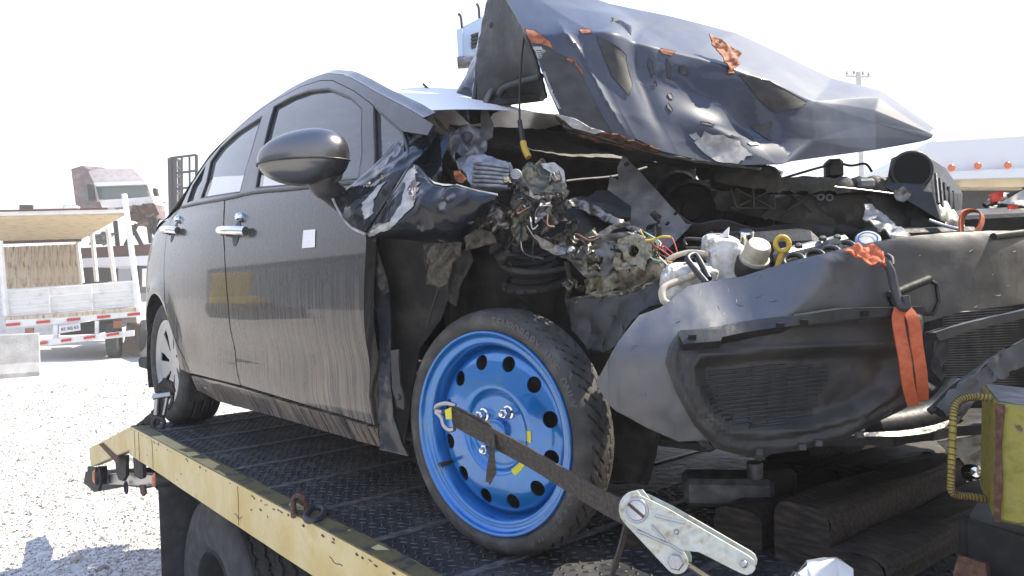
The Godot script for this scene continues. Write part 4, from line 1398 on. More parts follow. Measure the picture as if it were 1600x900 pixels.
	for q in [P(0.239,0.537), P(0.383,0.555), P(0.416,0.56), P(0.497,0.57)]:
		g = Geo.new()
		box(g, frame(on_bumper(q, 0.038), V(0.6, 0, 0.75)), V(0.014, 0.009, 0.006), 0.001)
		obj("clip_slot", g, "hole_black", bz)
	for q in [P(0.421,0.338), P(0.444,0.343), P(0.354,0.331), P(0.5,0.353)]:
		g = Geo.new()
		box(g, frame(on_bumper(q, 0.022), V(0.6, 0, 0.75)), V(0.014, 0.012, 0.012), 0.002)
		obj("clip", g, "dusty_plastic", bz)
	bit("wing_clip", [V(0.378,0.494,0.718), V(0.382,0.515,0.712), V(0.396,0.519,0.696), V(0.399,0.54,0.692), V(0.411,0.508,0.693), V(0.405,0.459,0.702), V(0.388,0.479,0.706), V(0.379,0.468,0.717)], "black_plastic", 0.008, 92, 20.0, 0.006, 0.0, b, [], 0.01)
	bit("wing_clip", [V(0.426,0.382,0.708), V(0.434,0.377,0.699), V(0.454,0.353,0.69), V(0.46,0.337,0.684), V(0.443,0.333,0.688), V(0.43,0.352,0.703)], "black_plastic", 0.008, 93, 20.0, 0.006, 0.0, b, [], 0.01)
	# towing eye panel outlined on the skin
	var tow := PackedVector2Array([P(0.55,0.598), P(0.613,0.625), P(0.626,0.616), P(0.629,0.585), P(0.62,0.562), P(0.561,0.565)])
	var l := []
	for q in dense(tow, 0.02): l.append(f.call(q) + V(0.6, 0, 0.75) * 0.002)
	l.append(l[0])
	g = Geo.new()
	tube(g, l, 0.0035, 6)
	obj("tow_eye_cover", g, "black_plastic", b)
	g = Geo.new()
	tube(g, [f.call(tow[0]) + V(0.6, 0.2, 0.75) * 0.006, f.call(tow[1]) + V(0.6, 0.2, 0.75) * 0.006], 0.008, 8)
	obj("tow_eye_lip", g, "dusty_plastic", b)
	var lip := []
	for q in [P(0.735,0.7), P(0.812,0.708), P(0.923,0.71)]: lip.append(f.call(q) + V(0.3, 0.8, 0.3) * 0.004)
	g = Geo.new()
	tube(g, lip, 0.007, 8)
	obj("bumper_lip", g, "black_plastic", b)
	# what shows below the bumper: lower bars, condenser, reinforcement strip, ducts
	bit("lower_grille_bar", [V(0.665,0.374,0.281), V(0.699,0.422,0.24), V(0.74,0.468,0.175), V(0.81,0.531,0.058), V(0.812,0.482,0.072), V(0.754,0.431,0.173), V(0.71,0.384,0.242), V(0.686,0.36,0.271)], "bumper_skin", 0.006, 94, 6.0, 0.03, 0.006)
	wire("bar_edge", [V(0.676,0.373,0.298), V(0.714,0.412,0.253), V(0.758,0.462,0.184), V(0.816,0.514,0.083)], 0.007, "dusty_plastic")
	bit("grille_bar", [V(0.652,0.518,0.232), V(0.69,0.535,0.172), V(0.762,0.559,0.038), V(0.796,0.565,-0.003), V(0.795,0.55,-0.002), V(0.762,0.543,0.038), V(0.698,0.521,0.162), V(0.657,0.503,0.227)], "bumper_skin", 0.004, 95, 6.0, 0.02, 0.0)
	bit("grille_strut", [V(0.643,0.518,0.227), V(0.659,0.526,0.193), V(0.667,0.466,0.199), V(0.662,0.418,0.238), V(0.648,0.442,0.238)], "black_plastic", 0.006, 96, 8.0, 0.02, 0.0)
	var core := Node3D.new()
	core.name = "condenser"
	car.add_child(core)
	core.global_position = V(0.623,0.463,-0.138)
	bit("core", [V(0.513,0.57,-0.101), V(0.691,0.582,-0.424), V(0.686,0.252,-0.415), V(0.519,0.275,-0.106)], "inner_dark", 0.002, 97, 6.0, 0.02, 0.0, core)
	var fins := Geo.new()
	for k in 30:
		var a0: Vector3 = (V(0.55,0.538,-0.122)).lerp(V(0.552,0.369,-0.123), k / 29.0)
		var a1: Vector3 = (V(0.696,0.546,-0.399)).lerp(V(0.694,0.352,-0.394), k / 29.0)
		tube(fins, [a0, a1], 0.0026, 4)
	var fo := obj("core_fins", fins, "grey_metal", core)
	fo.set_meta("kind", "stuff")
	bit("red_bracket", [V(0.572,0.498,-0.046), V(0.581,0.491,-0.057), V(0.588,0.447,-0.049), V(0.581,0.44,-0.04), V(0.571,0.468,-0.045)], "red_lens", 0.004, 98, 10.0, 0.004, 0.0, core)
	bit("reinforcement_strip", [V(0.557,0.32,0.348), V(0.609,0.322,0.286), V(0.646,0.329,0.226), V(0.679,0.343,0.155), V(0.681,0.334,0.168), V(0.65,0.318,0.237), V(0.613,0.314,0.297), V(0.565,0.317,0.355)], "bare_metal", 0.003, 99, 8.0, 0.004, 0.0)
	wire("air_duct", [V(0.54,0.312,0.229), V(0.583,0.319,0.161), V(0.619,0.336,0.087), V(0.631,0.376,0.01)], 0.035, "black_plastic", car, 12)
	bit("pale_cover", [V(0.556,0.242,-0.056), V(0.591,0.249,-0.098), V(0.634,0.26,-0.15), V(0.631,0.233,-0.146), V(0.602,0.207,-0.111), V(0.575,0.202,-0.078), V(0.57,0.221,-0.072)], "white_plastic", 0.004, 101, 8.0, 0.004, 0.0)
	knob("loose_bolt", V(0.692,0.228,0.124), V(0.6, 0.3, 0.75), [P(0, 0.012), P(0.010, 0.010), P(0.016, 0.0), P(0.018, -0.02)], "chrome")
	# dark lower wing liner and broken underside behind the wheel
	lump("crossmember", V(0.135,0.097,0.17), V(0.22, 0.07, 0.12), "grey_metal", 0.7, 0.0, 0.012)
	knob("crossmember_tube", V(0.205,0.123,0.148), V(0.05, 1, 0.1), [P(0.0, 0.05), P(0.018, 0.05), P(0.02, 0.045), P(0.02, -0.06)], "grey_metal")
	lump("crossmember", V(0.209,0.11,0.081), V(0.10, 0.09, 0.10), "inner_dark", 0.9, 0.1, 0.012)
	bit("broken_clip", [V(0.482,0.322,0.626), V(0.497,0.328,0.608), V(0.512,0.318,0.59), V(0.496,0.307,0.594), V(0.484,0.31,0.608)], "dusty_plastic", 0.01, 103, 20.0, 0.006, 0.0, b, [], 0.01)

# ---------------------------------------------------------------- straps and the load on the deck
func straps() -> void:
	# wheel strap with hook and ratchet
	var s := thing("wheel_strap", "black webbing strap hooked to the blue wheel and pulled by the ratchet", "strap", V(0.153,0.29,0.85))
	var line := [V(-0.071,0.356,0.883), V(0.018,0.322,0.855), V(0.129,0.296,0.846), V(0.243,0.271,0.85), V(0.351,0.253,0.861), V(0.43,0.249,0.876)]
	var g := Geo.new()
	ribbon(g, smooth(line, 5), [V(0.12, 0.9, 0.3)], 0.052, 0.003)
	obj("webbing", g, "webbing_black", s)
	g = Geo.new()
	ribbon(g, smooth([V(-0.065,0.371,0.884), V(-0.017,0.353,0.865), V(0.031,0.335,0.855), V(0.042,0.3,0.858), V(0.039,0.27,0.861), V(0.037,0.231,0.864)], 4), [V(0.5, 0.6, 0.2)], 0.026, 0.003)
	obj("loose_end", g, "webbing_black", s)
	bit("loose_end", [V(0.042,0.301,0.865), V(0.047,0.303,0.859), V(0.05,0.25,0.856), V(0.043,0.229,0.865), V(0.035,0.232,0.874), V(0.037,0.261,0.871)], "webbing_black", 0.003, 110, 8.0, 0.003, 0.0, s)
	g = Geo.new()
	tube(g, smooth([V(-0.056,0.38,0.88), V(-0.076,0.384,0.889), V(-0.106,0.376,0.893), V(-0.116,0.366,0.89), V(-0.09,0.363,0.89)], 5), 0.0055, 8)
	tube(g, smooth([V(-0.116,0.36,0.89), V(-0.092,0.352,0.893), V(-0.081,0.337,0.895), V(-0.065,0.328,0.892), V(-0.05,0.332,0.889)], 5), 0.0055, 8)
	obj("wire_hook", g, "steel", s)
	bit("hook_label", [V(-0.074,0.37,0.895), V(-0.061,0.377,0.887), V(-0.057,0.352,0.889), V(-0.069,0.351,0.896)], "yellow_label", 0.002, 111, 8.0, 0.003, 0.0, s)
	# ratchet: two plated side plates, handle, drum, bolt, pawls
	var r := thing("ratchet_tensioner", "zinc plated steel ratchet tensioner at the end of the wheel strap", "ratchet", V(0.525,0.241,0.872))
	var o: Vector3 = V(0.47,0.274,0.906)
	var ex: Vector3 = ((V(0.62,0.21,0.837)) - o).normalized()
	var nz := (V(0.60, 0.16, 0.78)).slide(ex).normalized()
	var ey := nz.cross(ex).normalized()
	var X := Transform3D(Basis(ex, ey, nz), o)
	var k := (V(0.62,0.21,0.837)).distance_to(o)     # handle length: drum to end rivet
	var arm := PackedVector2Array()
	for i in 11: arm.append(Vector2.from_angle(lerpf(PI * 0.5, PI * 1.5, i / 10.0)) * 0.0245)
	arm.append(P(k * 0.30, -0.027)); arm.append(P(k * 0.45, -0.026)); arm.append(P(k * 0.62, -0.0145))
	for i in 7: arm.append(P(k, 0) + Vector2.from_angle(lerpf(-PI * 0.5, PI * 0.5, i / 6.0)) * 0.0145)
	arm.append(P(k * 0.25, 0.0245))
	g = Geo.new()
	plate(g, arm, X, 0.0035, 0.0008)
	obj("handle_plate", g, "zinc_plated", r)
	g = Geo.new()
	plate(g, arm, X.translated_local(V(0, 0, -0.055)), 0.0035, 0.0008)
	obj("handle_plate", g, "zinc_plated", r)
	var base := PackedVector2Array()
	for i in 9: base.append(Vector2.from_angle(lerpf(PI * 0.62, PI * 1.35, i / 8.0)) * 0.030)
	base.append(P(k * 0.30, -0.052)); 
	for i in 9: base.append(P(k * 0.475, -0.044) + Vector2.from_angle(lerpf(-PI * 0.62, PI * 0.32, i / 8.0)) * 0.0185)
	base.append(P(k * 0.25, 0.0))
	for z in [-0.006, -0.049]:
		g = Geo.new()
		plate(g, base, X.translated_local(V(0, 0, z)), 0.0035, 0.0008)
		obj("frame_plate", g, "zinc_plated", r)
	var Y := Transform3D(Basis(ex, nz, -ey), o)   # lathe axis along the plate normal
	g = Geo.new()
	lathe(g, [P(0.0, 0.004), P(0.0145, 0.004), P(0.0155, 0.003), P(0.0155, -0.06)], Y, 32)
	obj("drum", g, "chrome", r)
	g = Geo.new()
	box(g, X.translated_local(V(0, 0, 0.005)).rotated_local(V(0, 0, 1), -0.25), V(0.030, 0.0045, 0.003), 0.0005)
	obj("drum_slot", g, "rust_brown", r)
	g = Geo.new()
	torus(g, X * V(0, 0, 0.002), nz, 0.0175, 0.0022)
	obj("drum_ring", g, "steel", r)
	g = Geo.new()
	var bp := P(k * 0.475, -0.044)
	var hx := PackedVector2Array()
	for i in 6: hx.append(Vector2.from_angle(TAU * i / 6.0 + 0.3) * 0.0125)
	plate(g, hx, X.translated_local(V(bp.x, bp.y, 0.001)), 0.009, 0.0015)
	obj("hex_bolt", g, "steel", r)
	for e in [[k * 0.985, 0.0, 0.0055], [k * 0.385, -0.002, 0.004]]:
		g = Geo.new()
		lathe(g, [P(0.0, 0.006), P(e[2] * 0.6, 0.0055), P(e[2], 0.0035), P(e[2] * 1.1, 0.0015)], Transform3D(Y.basis, X * V(e[0], e[1], 0)), 20)
		obj("rivet", g, "steel", r)
	for e in [[V(0.030, 0.006, 0.004), V(0.075, 0.016, 0.004)], [V(0.030, -0.010, 0.004), V(0.058, -0.022, 0.004)]]:
		g = Geo.new()
		var m: Vector3 = (e[0] + e[1]) / 2.0
		var d: Vector3 = e[1] - e[0]
		box(g, X.translated_local(m).rotated_local(V(0, 0, 1), atan2(d.y, d.x)), V(d.length(), 0.0035, 0.004), 0.0006)
		obj("pawl", g, "steel", r)
	g = Geo.new()
	tube(g, [X * V(k * 0.07, -0.028, 0.002), X * V(k * 0.40, -0.024, 0.002), X * V(k * 0.5, -0.026, 0.002)], 0.0022, 6)
	obj("return_spring", g, "steel", r)
	g = Geo.new()
	ribbon(g, [X * V(k * 0.5, -0.045, -0.028), X * V(k * 0.8, -0.05, -0.028), X * V(k * 1.5, -0.10, -0.03)], [nz], 0.04, 0.003)
	obj("anchor_webbing", g, "webbing_black", r)
	g = Geo.new()
	ribbon(g, [X * V(-0.012, -0.03, -0.028), X * V(-0.008, -0.06, -0.03), X * V(-0.004, -0.11, -0.035), X * V(-0.006, -0.14, -0.04)], [nz], 0.042, 0.003)
	obj("webbing_tail", g, "webbing_black", r)
	# rear wheel strap
	var t := thing("rear_wheel_strap", "dark strap and steel ratchet lashed over the rear wheel to the deck edge", "strap", V(-2.511,0.089,0.846))
	bit("webbing", [V(-2.533,0.2,0.871), V(-2.507,0.241,0.839), V(-2.48,0.216,0.807), V(-2.473,0.173,0.799), V(-2.497,0.131,0.828), V(-2.528,0.145,0.865)], "webbing_black", 0.02, 112, 10.0, 0.006, 0.02, t, [], 0.02)
	bit("webbing", [V(-2.647,0.011,0.931), V(-2.562,0.087,0.876), V(-2.52,0.144,0.856), V(-2.506,0.058,0.84), V(-2.53,0.017,0.869)], "webbing_black", 0.02, 113, 10.0, 0.006, 0.0, t, [], 0.02)
	g = Geo.new()
	tube(g, [V(-2.528,0.157,0.865), V(-2.533,0.066,0.872)], 0.012, 6)
	tube(g, [V(-2.497,0.155,0.828), V(-2.51,0.065,0.844)], 0.010, 6)
	tube(g, [V(-2.54,0.151,0.879), V(-2.485,0.161,0.814)], 0.016, 8)
	obj("ratchet_frame", g, "steel", t)
	g = Geo.new()
	torus(g, V(-2.528,0.023,0.866), V(0.6, 0.2, 0.75), 0.030, 0.011)
	tube(g, smooth([V(-2.498,0.088,0.829), V(-2.486,0.118,0.815), V(-2.481,0.149,0.809)], 4), 0.008, 6)
	obj("ring_hook", g, "dark_steel", t)
	# orange slings tying the bumper up
	var os := thing("orange_sling", "orange webbing sling looped tightly around the middle of the hanging bumper", "strap", V(0.699,0.487,0.427))
	var wv := V(0.64, 0.1, -0.77)
	g = Geo.new()
	ribbon(g, smooth([V(0.694,0.581,0.455), V(0.693,0.557,0.464), V(0.704,0.491,0.468), V(0.707,0.447,0.464), V(0.706,0.406,0.442)], 5), [wv], 0.021, 0.003)
	obj("webbing", g, "webbing_orange", os)
	g = Geo.new()
	ribbon(g, smooth([V(0.695,0.581,0.446), V(0.712,0.557,0.449), V(0.718,0.507,0.45), V(0.72,0.457,0.441), V(0.714,0.414,0.424)], 5), [wv], 0.021, 0.003)
	obj("webbing", g, "webbing_orange", os)
	g = Geo.new()
	tube(g, smooth([V(0.672,0.658,0.458), V(0.679,0.642,0.456), V(0.685,0.613,0.457), V(0.695,0.584,0.461), V(0.702,0.579,0.453), V(0.701,0.599,0.454)], 5), 0.0075, 8)
	obj("hook", g, "dark_steel", os)
	var o2 := thing("orange_sling", "short orange sling end laid over the sunlit top of the bumper", "strap", V(0.638,0.677,0.467))
	bit("webbing", [V(0.639,0.683,0.536), V(0.647,0.692,0.51), V(0.664,0.69,0.489), V(0.681,0.68,0.493), V(0.696,0.656,0.506), V(0.691,0.654,0.513), V(0.687,0.658,0.517), V(0.681,0.653,0.524), V(0.675,0.657,0.532), V(0.662,0.669,0.531)], "webbing_orange", 0.012, 114, 18.0, 0.003, 0.008, o2, [], 0.008)
	g = Geo.new()
	tube(g, smooth([V(0.664,0.672,0.435), V(0.674,0.665,0.439), V(0.679,0.653,0.449)], 4), 0.004, 6)
	obj("hook_tip", g, "dark_steel", o2)
	var o3 := thing("orange_sling", "orange sling loop standing up behind the bumper beside the black lamp carrier", "strap", V(0.602,0.735,-0.162))
	g = Geo.new()
	ribbon(g, smooth([V(0.59,0.726,-0.148), V(0.59,0.758,-0.148), V(0.592,0.778,-0.167), V(0.601,0.782,-0.193), V(0.608,0.773,-0.217), V(0.607,0.751,-0.215), V(0.602,0.729,-0.194), V(0.6,0.717,-0.176)], 5), [V(0.15, 0.1, 0.98)], 0.05, 0.003)
	obj("webbing", g, "webbing_orange", o3)

func timbers_and_block() -> void:
	# timbers under the front of the car: [end centre, far end, width, height, label]
	var list := [
		[V(0.243,0.036,0.29), V(0.15,-0.016,-0.472), 0.12, 0.115, "short dark timber with a split end, nearest the ratchet handle"],
		[V(0.402,0.06,0.286), V(0.409,0.008,-0.471), 0.13, 0.15, "thick dark timber baulk with a squared grey end, middle of the stack"],
		[V(0.519,0.009,0.303), V(0.548,-0.001,-0.482), 0.14, 0.11, "long dark timber lying in front with spots of sunlight"],
		[V(0.269,0.03,-0.225), V(0.292,-0.028,-0.955), 0.16, 0.16, "dark timber block in the shade under the bumper"],
		[V(0.023,0.018,-0.32), V(0.108,-0.077,-1.358), 0.16, 0.20, "added dark timber furthest back, hiding a sunlit strip of deck"],  # added to cover the sunlit deck behind the stack
		[V(0.089,0.012,0.46), V(-0.097,-0.028,0.215), 0.09, 0.10, "small dark wooden wedge behind the ratchet drum"],
	]
	for e in list:
		var a: Vector3 = e[0]
		var b: Vector3 = e[1]
		var d := b - a
		d.y *= 0.3
		var g := Geo.new()
		var x := frame((a + a + d) / 2.0, d)
		var prof := PackedVector2Array()
		var w: float = e[2] / 2.0
		var h: float = e[3] / 2.0
		for q in [[-1, -1], [1, -1], [1, 1], [-1, 1]]:
			for i in 4:
				var th: float = [PI, PI * 1.5, 0.0, PI * 0.5][[[-1, -1], [1, -1], [1, 1], [-1, 1]].find(q)] + PI * 0.5 * i / 3.0
				prof.append(P(q[0] * (w - 0.032), q[1] * (h - 0.032)) + Vector2.from_angle(th) * 0.032)
		var n := prof.size()
		var len := d.length()
		var f := func(u: float, v: float) -> Vector3:
			var s := u * n
			var i := int(s) % n
			var q := prof[i].lerp(prof[(i + 1) % n], s - int(s))
			var p := V(q.x, q.y, (v - 0.5) * len)
			return x * (p + V(q.x, q.y, 0).normalized() * 0.012 * noise.get_noise_3d(q.x * 1500.0, q.y * 1500.0, v * 120.0))
		grid(g, f, n * 3, 24)
		for s in [-0.5, 0.5]:
			var l := []
			for q in prof: l.append(x * V(q.x, q.y, s * len))
			g.flat(l, d * s)
		var tm := obj("timber", g, "timber")
		tag(tm, e[4], "timber", "timbers lying on the deck")
	# steel channel and brown board at the right
	var g := Geo.new()
	scrap(g, [V(0.775,0.221,0.415), V(0.911,0.228,0.487), V(0.91,0.142,0.489), V(0.775,0.116,0.416)], 0.0, 0.0, 0.1, 0.006)
	scrap(g, [V(0.777,0.221,0.414), V(0.911,0.228,0.487), V(0.832,0.167,-0.042), V(0.668,0.163,-0.033)], 0.0, 0.0, 0.1, 0.006)
	scrap(g, [V(0.768,0.22,0.408), V(0.783,0.227,0.422), V(0.782,0.155,0.423), V(0.768,0.148,0.41)], 0.0, 0.0, 0.1, 0.008)
	tag(obj("steel_channel", g, "chassis_black"), "black steel channel under the yellow block at the right edge", "steel channel")
	g = Geo.new()
	scrap(g, [V(0.789,0.176,0.478), V(0.824,0.17,0.467), V(0.843,0.101,0.492), V(0.775,0.091,0.495)], 0.002, 6.0, 0.02, 0.03, 5)
	tag(obj("brown_board", g, "rust_brown"), "reddish brown board end below the yellow block", "board")
	g = Geo.new()
	scrap(g, [V(0.525,0.067,0.546), V(0.54,0.086,0.512), V(0.565,0.088,0.481), V(0.59,0.07,0.468), V(0.631,0.016,0.513), V(0.544,0.02,0.617)], 0.006, 10.0, 0.02, 0.04, 6, 0.02)
	tag(obj("pale_cloth", g, "white_paint"), "pale sunlit rag lying at the bottom edge in front of the timbers", "rag")
	# yellow block with its handle
	var yb := thing("yellow_steel_block", "heavy yellow painted steel block with rusty edges and a bent bar handle", "steel block", V(0.871,0.26,0.457))
	var a: Vector3 = V(0.856,0.437,0.52)
	var vh: Vector3 = (V(0.851,0.258,0.527)) - a
	var vw: Vector3 = (V(0.995,0.431,0.51)) - a
	var vd: Vector3 = (V(0.788,0.443,0.367)) - a
	g = Geo.new()
	box(g, Transform3D(Basis(vw.normalized(), -vh.normalized(), -vd.normalized()), a + (vh + vw + vd) / 2.0), V(vw.length(), vh.length(), vd.length()), 0.005)
	obj("block", g, "yellow_block", yb)
	g = Geo.new()
	scrap(g, [a + vd * 0.05 + vw * 0.03 - vh * 0.012, a + vd * 0.05 + vw - vh * 0.012, a + vd * 0.97 + vw - vh * 0.012, a + vd * 0.97 + vw * 0.03 - vh * 0.012], 0.001, 8.0, 0.02, 0.003, 9)
	obj("worn_top", g, "grey_metal", yb)
	g = Geo.new()
	var out := (V(0.3, 0.0, 0.9))
	scrap(g, [a + vd * 0.03 - vw * 0.006, a + vw * 0.075, a + vw * 0.05 + vh * 0.35, a + vw * 0.07 + vh * 0.7, a + vw * 0.05 + vh, a + vh - vw * 0.008, a + vh * 0.5 - vw * 0.008], 0.002, 20.0, 0.012, 0.002, 7)
	var wt := obj("rusted_edge", g, "rust_brown", yb)
	wt.position += V(0.002, 0.0, 0.003)
	g = Geo.new()
	var hp := smooth([V(0.836,0.438,0.481), V(0.816,0.439,0.49), V(0.803,0.435,0.505), V(0.796,0.423,0.513), V(0.794,0.399,0.516), V(0.792,0.348,0.519), V(0.791,0.313,0.521), V(0.791,0.291,0.521), V(0.798,0.283,0.512), V(0.812,0.28,0.495), V(0.829,0.275,0.476)], 14)
	var rad := []
	for i in hp.size(): rad.append(0.0056)
	tube(g, hp, rad, 10)
	obj("bar_handle", g, "yellow_block", yb)
	g = Geo.new()
	for i in range(4, hp.size() - 4, 3):
		torus(g, hp[i], (hp[i + 1] - hp[i - 1]).normalized() + V(0.0, 0.25, 0.2), 0.0060, 0.0009)
	var br := obj("bar_ribs", g, "rust_brown", yb)
	br.set_meta("kind", "stuff")

# ---------------------------------------------------------------- the wrecked car: smashed front
func bit(called: String, pts: Array, m: String, amp := 0.006, seed_ := 1, freq := 14.0, thick := 0.003, bulge := 0.0, parent: Node3D = car, holes := [], cell := 0.016) -> MeshInstance3D:
	var g := Geo.new()
	scrap(g, pts, amp, freq, cell, thick, seed_, bulge, holes)
	return obj(called, g, m, parent)

func wire(called: String, pts: Array, r: float, m: String, parent: Node3D = car, sides := 6) -> MeshInstance3D:
	var g := Geo.new()
	tube(g, smooth(pts, 6), r, sides)
	return obj(called, g, m, parent)

func lump(called: String, at: Vector3, size: Vector3, m: String, turn := 0.0, tilt := 0.0, bev := 0.01, parent: Node3D = car) -> MeshInstance3D:
	var g := Geo.new()
	box(g, Transform3D(Basis.from_euler(V(tilt, turn, 0)), at), size, bev)
	return obj(called, g, m, parent)

func knob(called: String, at: Vector3, axis: Vector3, prof: Array, m: String, parent: Node3D = car, segs := 24) -> MeshInstance3D:
	var g := Geo.new()
	lathe(g, prof, yframe(at, axis), segs)
	return obj(called, g, m, parent)

func blob(called: String, at: Vector3, size: Vector3, m: String, turn := 0.0, tilt := 0.0, square := 0.6, rough := 0.03, sd := 1, parent: Node3D = car) -> MeshInstance3D:   # rounded moulded lump
	var g := Geo.new()
	var b := Basis.from_euler(V(tilt, turn, 0))
	var fz := FastNoiseLite.new()
	fz.seed = sd; fz.frequency = 0.8
	var f := func(u: float, v: float) -> Vector3:
		var th := u * TAU
		var ph := (v - 0.5) * PI
		var d := V(cos(th) * cos(ph), sin(ph), sin(th) * cos(ph))
		var q := V(signf(d.x) * pow(absf(d.x), square), signf(d.y) * pow(absf(d.y), square), signf(d.z) * pow(absf(d.z), square))
		return at + b * (q * size * 0.5 * (1.0 + rough * 3.0 * fz.get_noise_3dv(d * 1.6)))
	grid(g, f, 36, 22)
	return obj(called, g, m, parent)

func torus(g: Geo, c: Vector3, axis: Vector3, R: float, r: float, squash := 1.0) -> void:
	var f := yframe(c, axis)
	var l := []
	for k in 25: l.append(f * V(cos(TAU * k / 24.0) * R * squash, 0, sin(TAU * k / 24.0) * R))
	tube(g, l, r, 8)

func engine_bay() -> void:
	# walls of the bay
	var g := Geo.new()
	scrap(g, [V(-0.44, 0.10, 0.62), V(-0.44, 0.10, -0.72), V(-0.46, 0.98, -0.72), V(-0.46, 1.02, 0.62)], 0.012, 5.0, 0.05, 0.02, 4)
	obj("firewall", g, "inner_dark", car)
	g = Geo.new()
	scrap(g, [V(-0.44, 0.10, -0.70), V(0.55, 0.22, -0.66), V(0.55, 0.70, -0.66), V(0.30, 0.86, -0.68), V(-0.46, 0.98, -0.72)], 0.02, 4.0, 0.05, 0.02, 5)
	obj("far_inner_wing", g, "inner_dark", car)
	g = Geo.new()
	scrap(g, [V(-0.46, 0.06, 0.46), V(0.05, 0.14, 0.40), V(0.20, 0.46, 0.40), V(-0.05, 0.66, 0.42), V(-0.46, 0.98, 0.60)], 0.02, 6.0, 0.04, 0.02, 6)
	obj("near_inner_wing", g, "inner_dark", car)
	g = Geo.new()
	scrap(g, [V(-0.44, 0.20, 0.36), V(0.30, 0.28, 0.34), V(0.60, 0.31, 0.28), V(0.73, 0.32, 0.0), V(0.76, 0.32, -0.66), V(-0.44, 0.20, -0.7)], 0.008, 6.0, 0.06, 0.02, 7)
	obj("shading_undertray", g, "inner_dark", car)  # undertray widened as an added cover that keeps sun off the deck
	lump("engine_block", V(-0.02, 0.42, -0.16), V(0.46, 0.36, 0.62), "inner_dark", 0.1, 0.05, 0.03)
	lump("gearbox", V(0.02, 0.34, 0.24), V(0.36, 0.26, 0.22), "grey_metal", 0.2, 0.0, 0.05)
	# cowl under the windscreen
	bit("cowl", [V(-0.493,1.093,0.57), V(-0.485,1.101,0.436), V(-0.449,1.109,0.236), V(-0.417,1.105,0.01), V(-0.379,1.093,-0.239), V(-0.357,1.078,-0.436), V(-0.306,1.02,-0.341), V(-0.337,1.025,-0.022), V(-0.354,1.012,0.248), V(-0.361,1.022,0.443), V(-0.388,1.032,0.57)], "dusty_plastic", 0.003, 12, 5.0, 0.012, 0.012)
	bit("cowl_lip", [V(-0.396,1.034,0.564), V(-0.368,1.023,0.437), V(-0.361,1.014,0.241), V(-0.344,1.026,-0.03), V(-0.312,1.022,-0.349), V(-0.331,0.963,-0.372), V(-0.365,0.968,-0.051), V(-0.398,0.967,0.208), V(-0.407,0.98,0.406), V(-0.443,1,0.542)], "black_plastic", 0.003, 13, 5.0, 0.006)
	wire("bulkhead_pipe", [V(-0.315,0.917,0.39), V(-0.316,0.943,0.234), V(-0.31,0.965,0.071), V(-0.311,1.005,-0.085)], 0.006, "dusty_plastic")
	# side under the folded wing: liner, torn flange, bracket
	bit("wing_liner", [V(-0.554,0.776,0.802), V(-0.431,0.769,0.749), V(-0.312,0.753,0.668), V(-0.354,0.65,0.658), V(-0.413,0.547,0.667), V(-0.453,0.47,0.715), V(-0.472,0.306,0.74), V(-0.465,0.192,0.764), V(-0.531,0.199,0.781), V(-0.569,0.369,0.761), V(-0.592,0.584,0.757)], "inner_dark", 0.006, 14, 5.0, 0.004, 0.0)
	bit("wing_flange", [V(-0.516,0.722,0.813), V(-0.487,0.672,0.802), V(-0.46,0.624,0.792), V(-0.451,0.473,0.799), V(-0.444,0.385,0.807), V(-0.428,0.304,0.812), V(-0.396,0.234,0.805), V(-0.378,0.206,0.8), V(-0.478,0.211,0.826), V(-0.487,0.315,0.82), V(-0.491,0.399,0.816), V(-0.496,0.518,0.806), V(-0.508,0.627,0.811)], "paint", 0.0025, 15, 8.0, 0.008, 0.012)
	bit("flange_bracket", [V(-0.43,0.474,0.813), V(-0.41,0.478,0.804), V(-0.398,0.389,0.806), V(-0.388,0.36,0.802), V(-0.38,0.325,0.808), V(-0.405,0.33,0.815), V(-0.43,0.377,0.814)], "dusty_plastic", 0.004, 16, 12.0, 0.006, 0.006)
	knob("bracket_bolt", V(-0.385,0.359,0.823), V(0.3, 0, 1), [P(0, 0.008), P(0.006, 0.007), P(0.008, 0.0)], "dark_steel")
	bit("torn_strip", [V(-0.5,0.772,0.832), V(-0.481,0.761,0.825), V(-0.45,0.692,0.819), V(-0.431,0.629,0.813), V(-0.451,0.618,0.821), V(-0.481,0.656,0.825), V(-0.504,0.728,0.829)], "dusty_plastic", 0.006, 17, 14.0, 0.003, 0.004)
	wire("liner_cable", [V(-0.313,0.748,0.763), V(-0.322,0.713,0.774), V(-0.318,0.684,0.77), V(-0.306,0.667,0.755), V(-0.302,0.631,0.751), V(-0.328,0.586,0.751), V(-0.354,0.536,0.752)], 0.003, "wire_black")
	# olive torn inner panels beside the strut
	bit("torn_inner_panel", [V(-0.308,0.744,0.789), V(-0.261,0.748,0.763), V(-0.212,0.745,0.736), V(-0.219,0.714,0.744), V(-0.233,0.693,0.762), V(-0.254,0.656,0.756), V(-0.275,0.631,0.766), V(-0.31,0.645,0.776), V(-0.322,0.684,0.775)], "shaded_olive", 0.02, 18, 14.0, 0.002, 0.006)
	bit("torn_inner_panel", [V(-0.18,0.752,0.76), V(-0.144,0.771,0.748), V(-0.105,0.763,0.732), V(-0.1,0.736,0.726), V(-0.139,0.729,0.742), V(-0.184,0.722,0.75)], "shaded_olive", 0.018, 19, 16.0, 0.002, 0.01)
	bit("torn_inner_panel", [V(-0.251,0.721,0.752), V(-0.199,0.729,0.721), V(-0.213,0.695,0.706), V(-0.246,0.649,0.715), V(-0.29,0.584,0.706), V(-0.302,0.601,0.721)], "inner_dark", 0.015, 20, 12.0, 0.002, 0.0)
	# strut with spring seat and boot
	var top: Vector3 = V(-0.106,0.781,0.608)
	var bot: Vector3 = V(-0.135,0.538,0.552)
	var ax := (top - bot).normalized()
	var st := Node3D.new()
	st.name = "suspension_strut"
	car.add_child(st)
	st.global_position = bot
	var L := top.distance_to(bot)
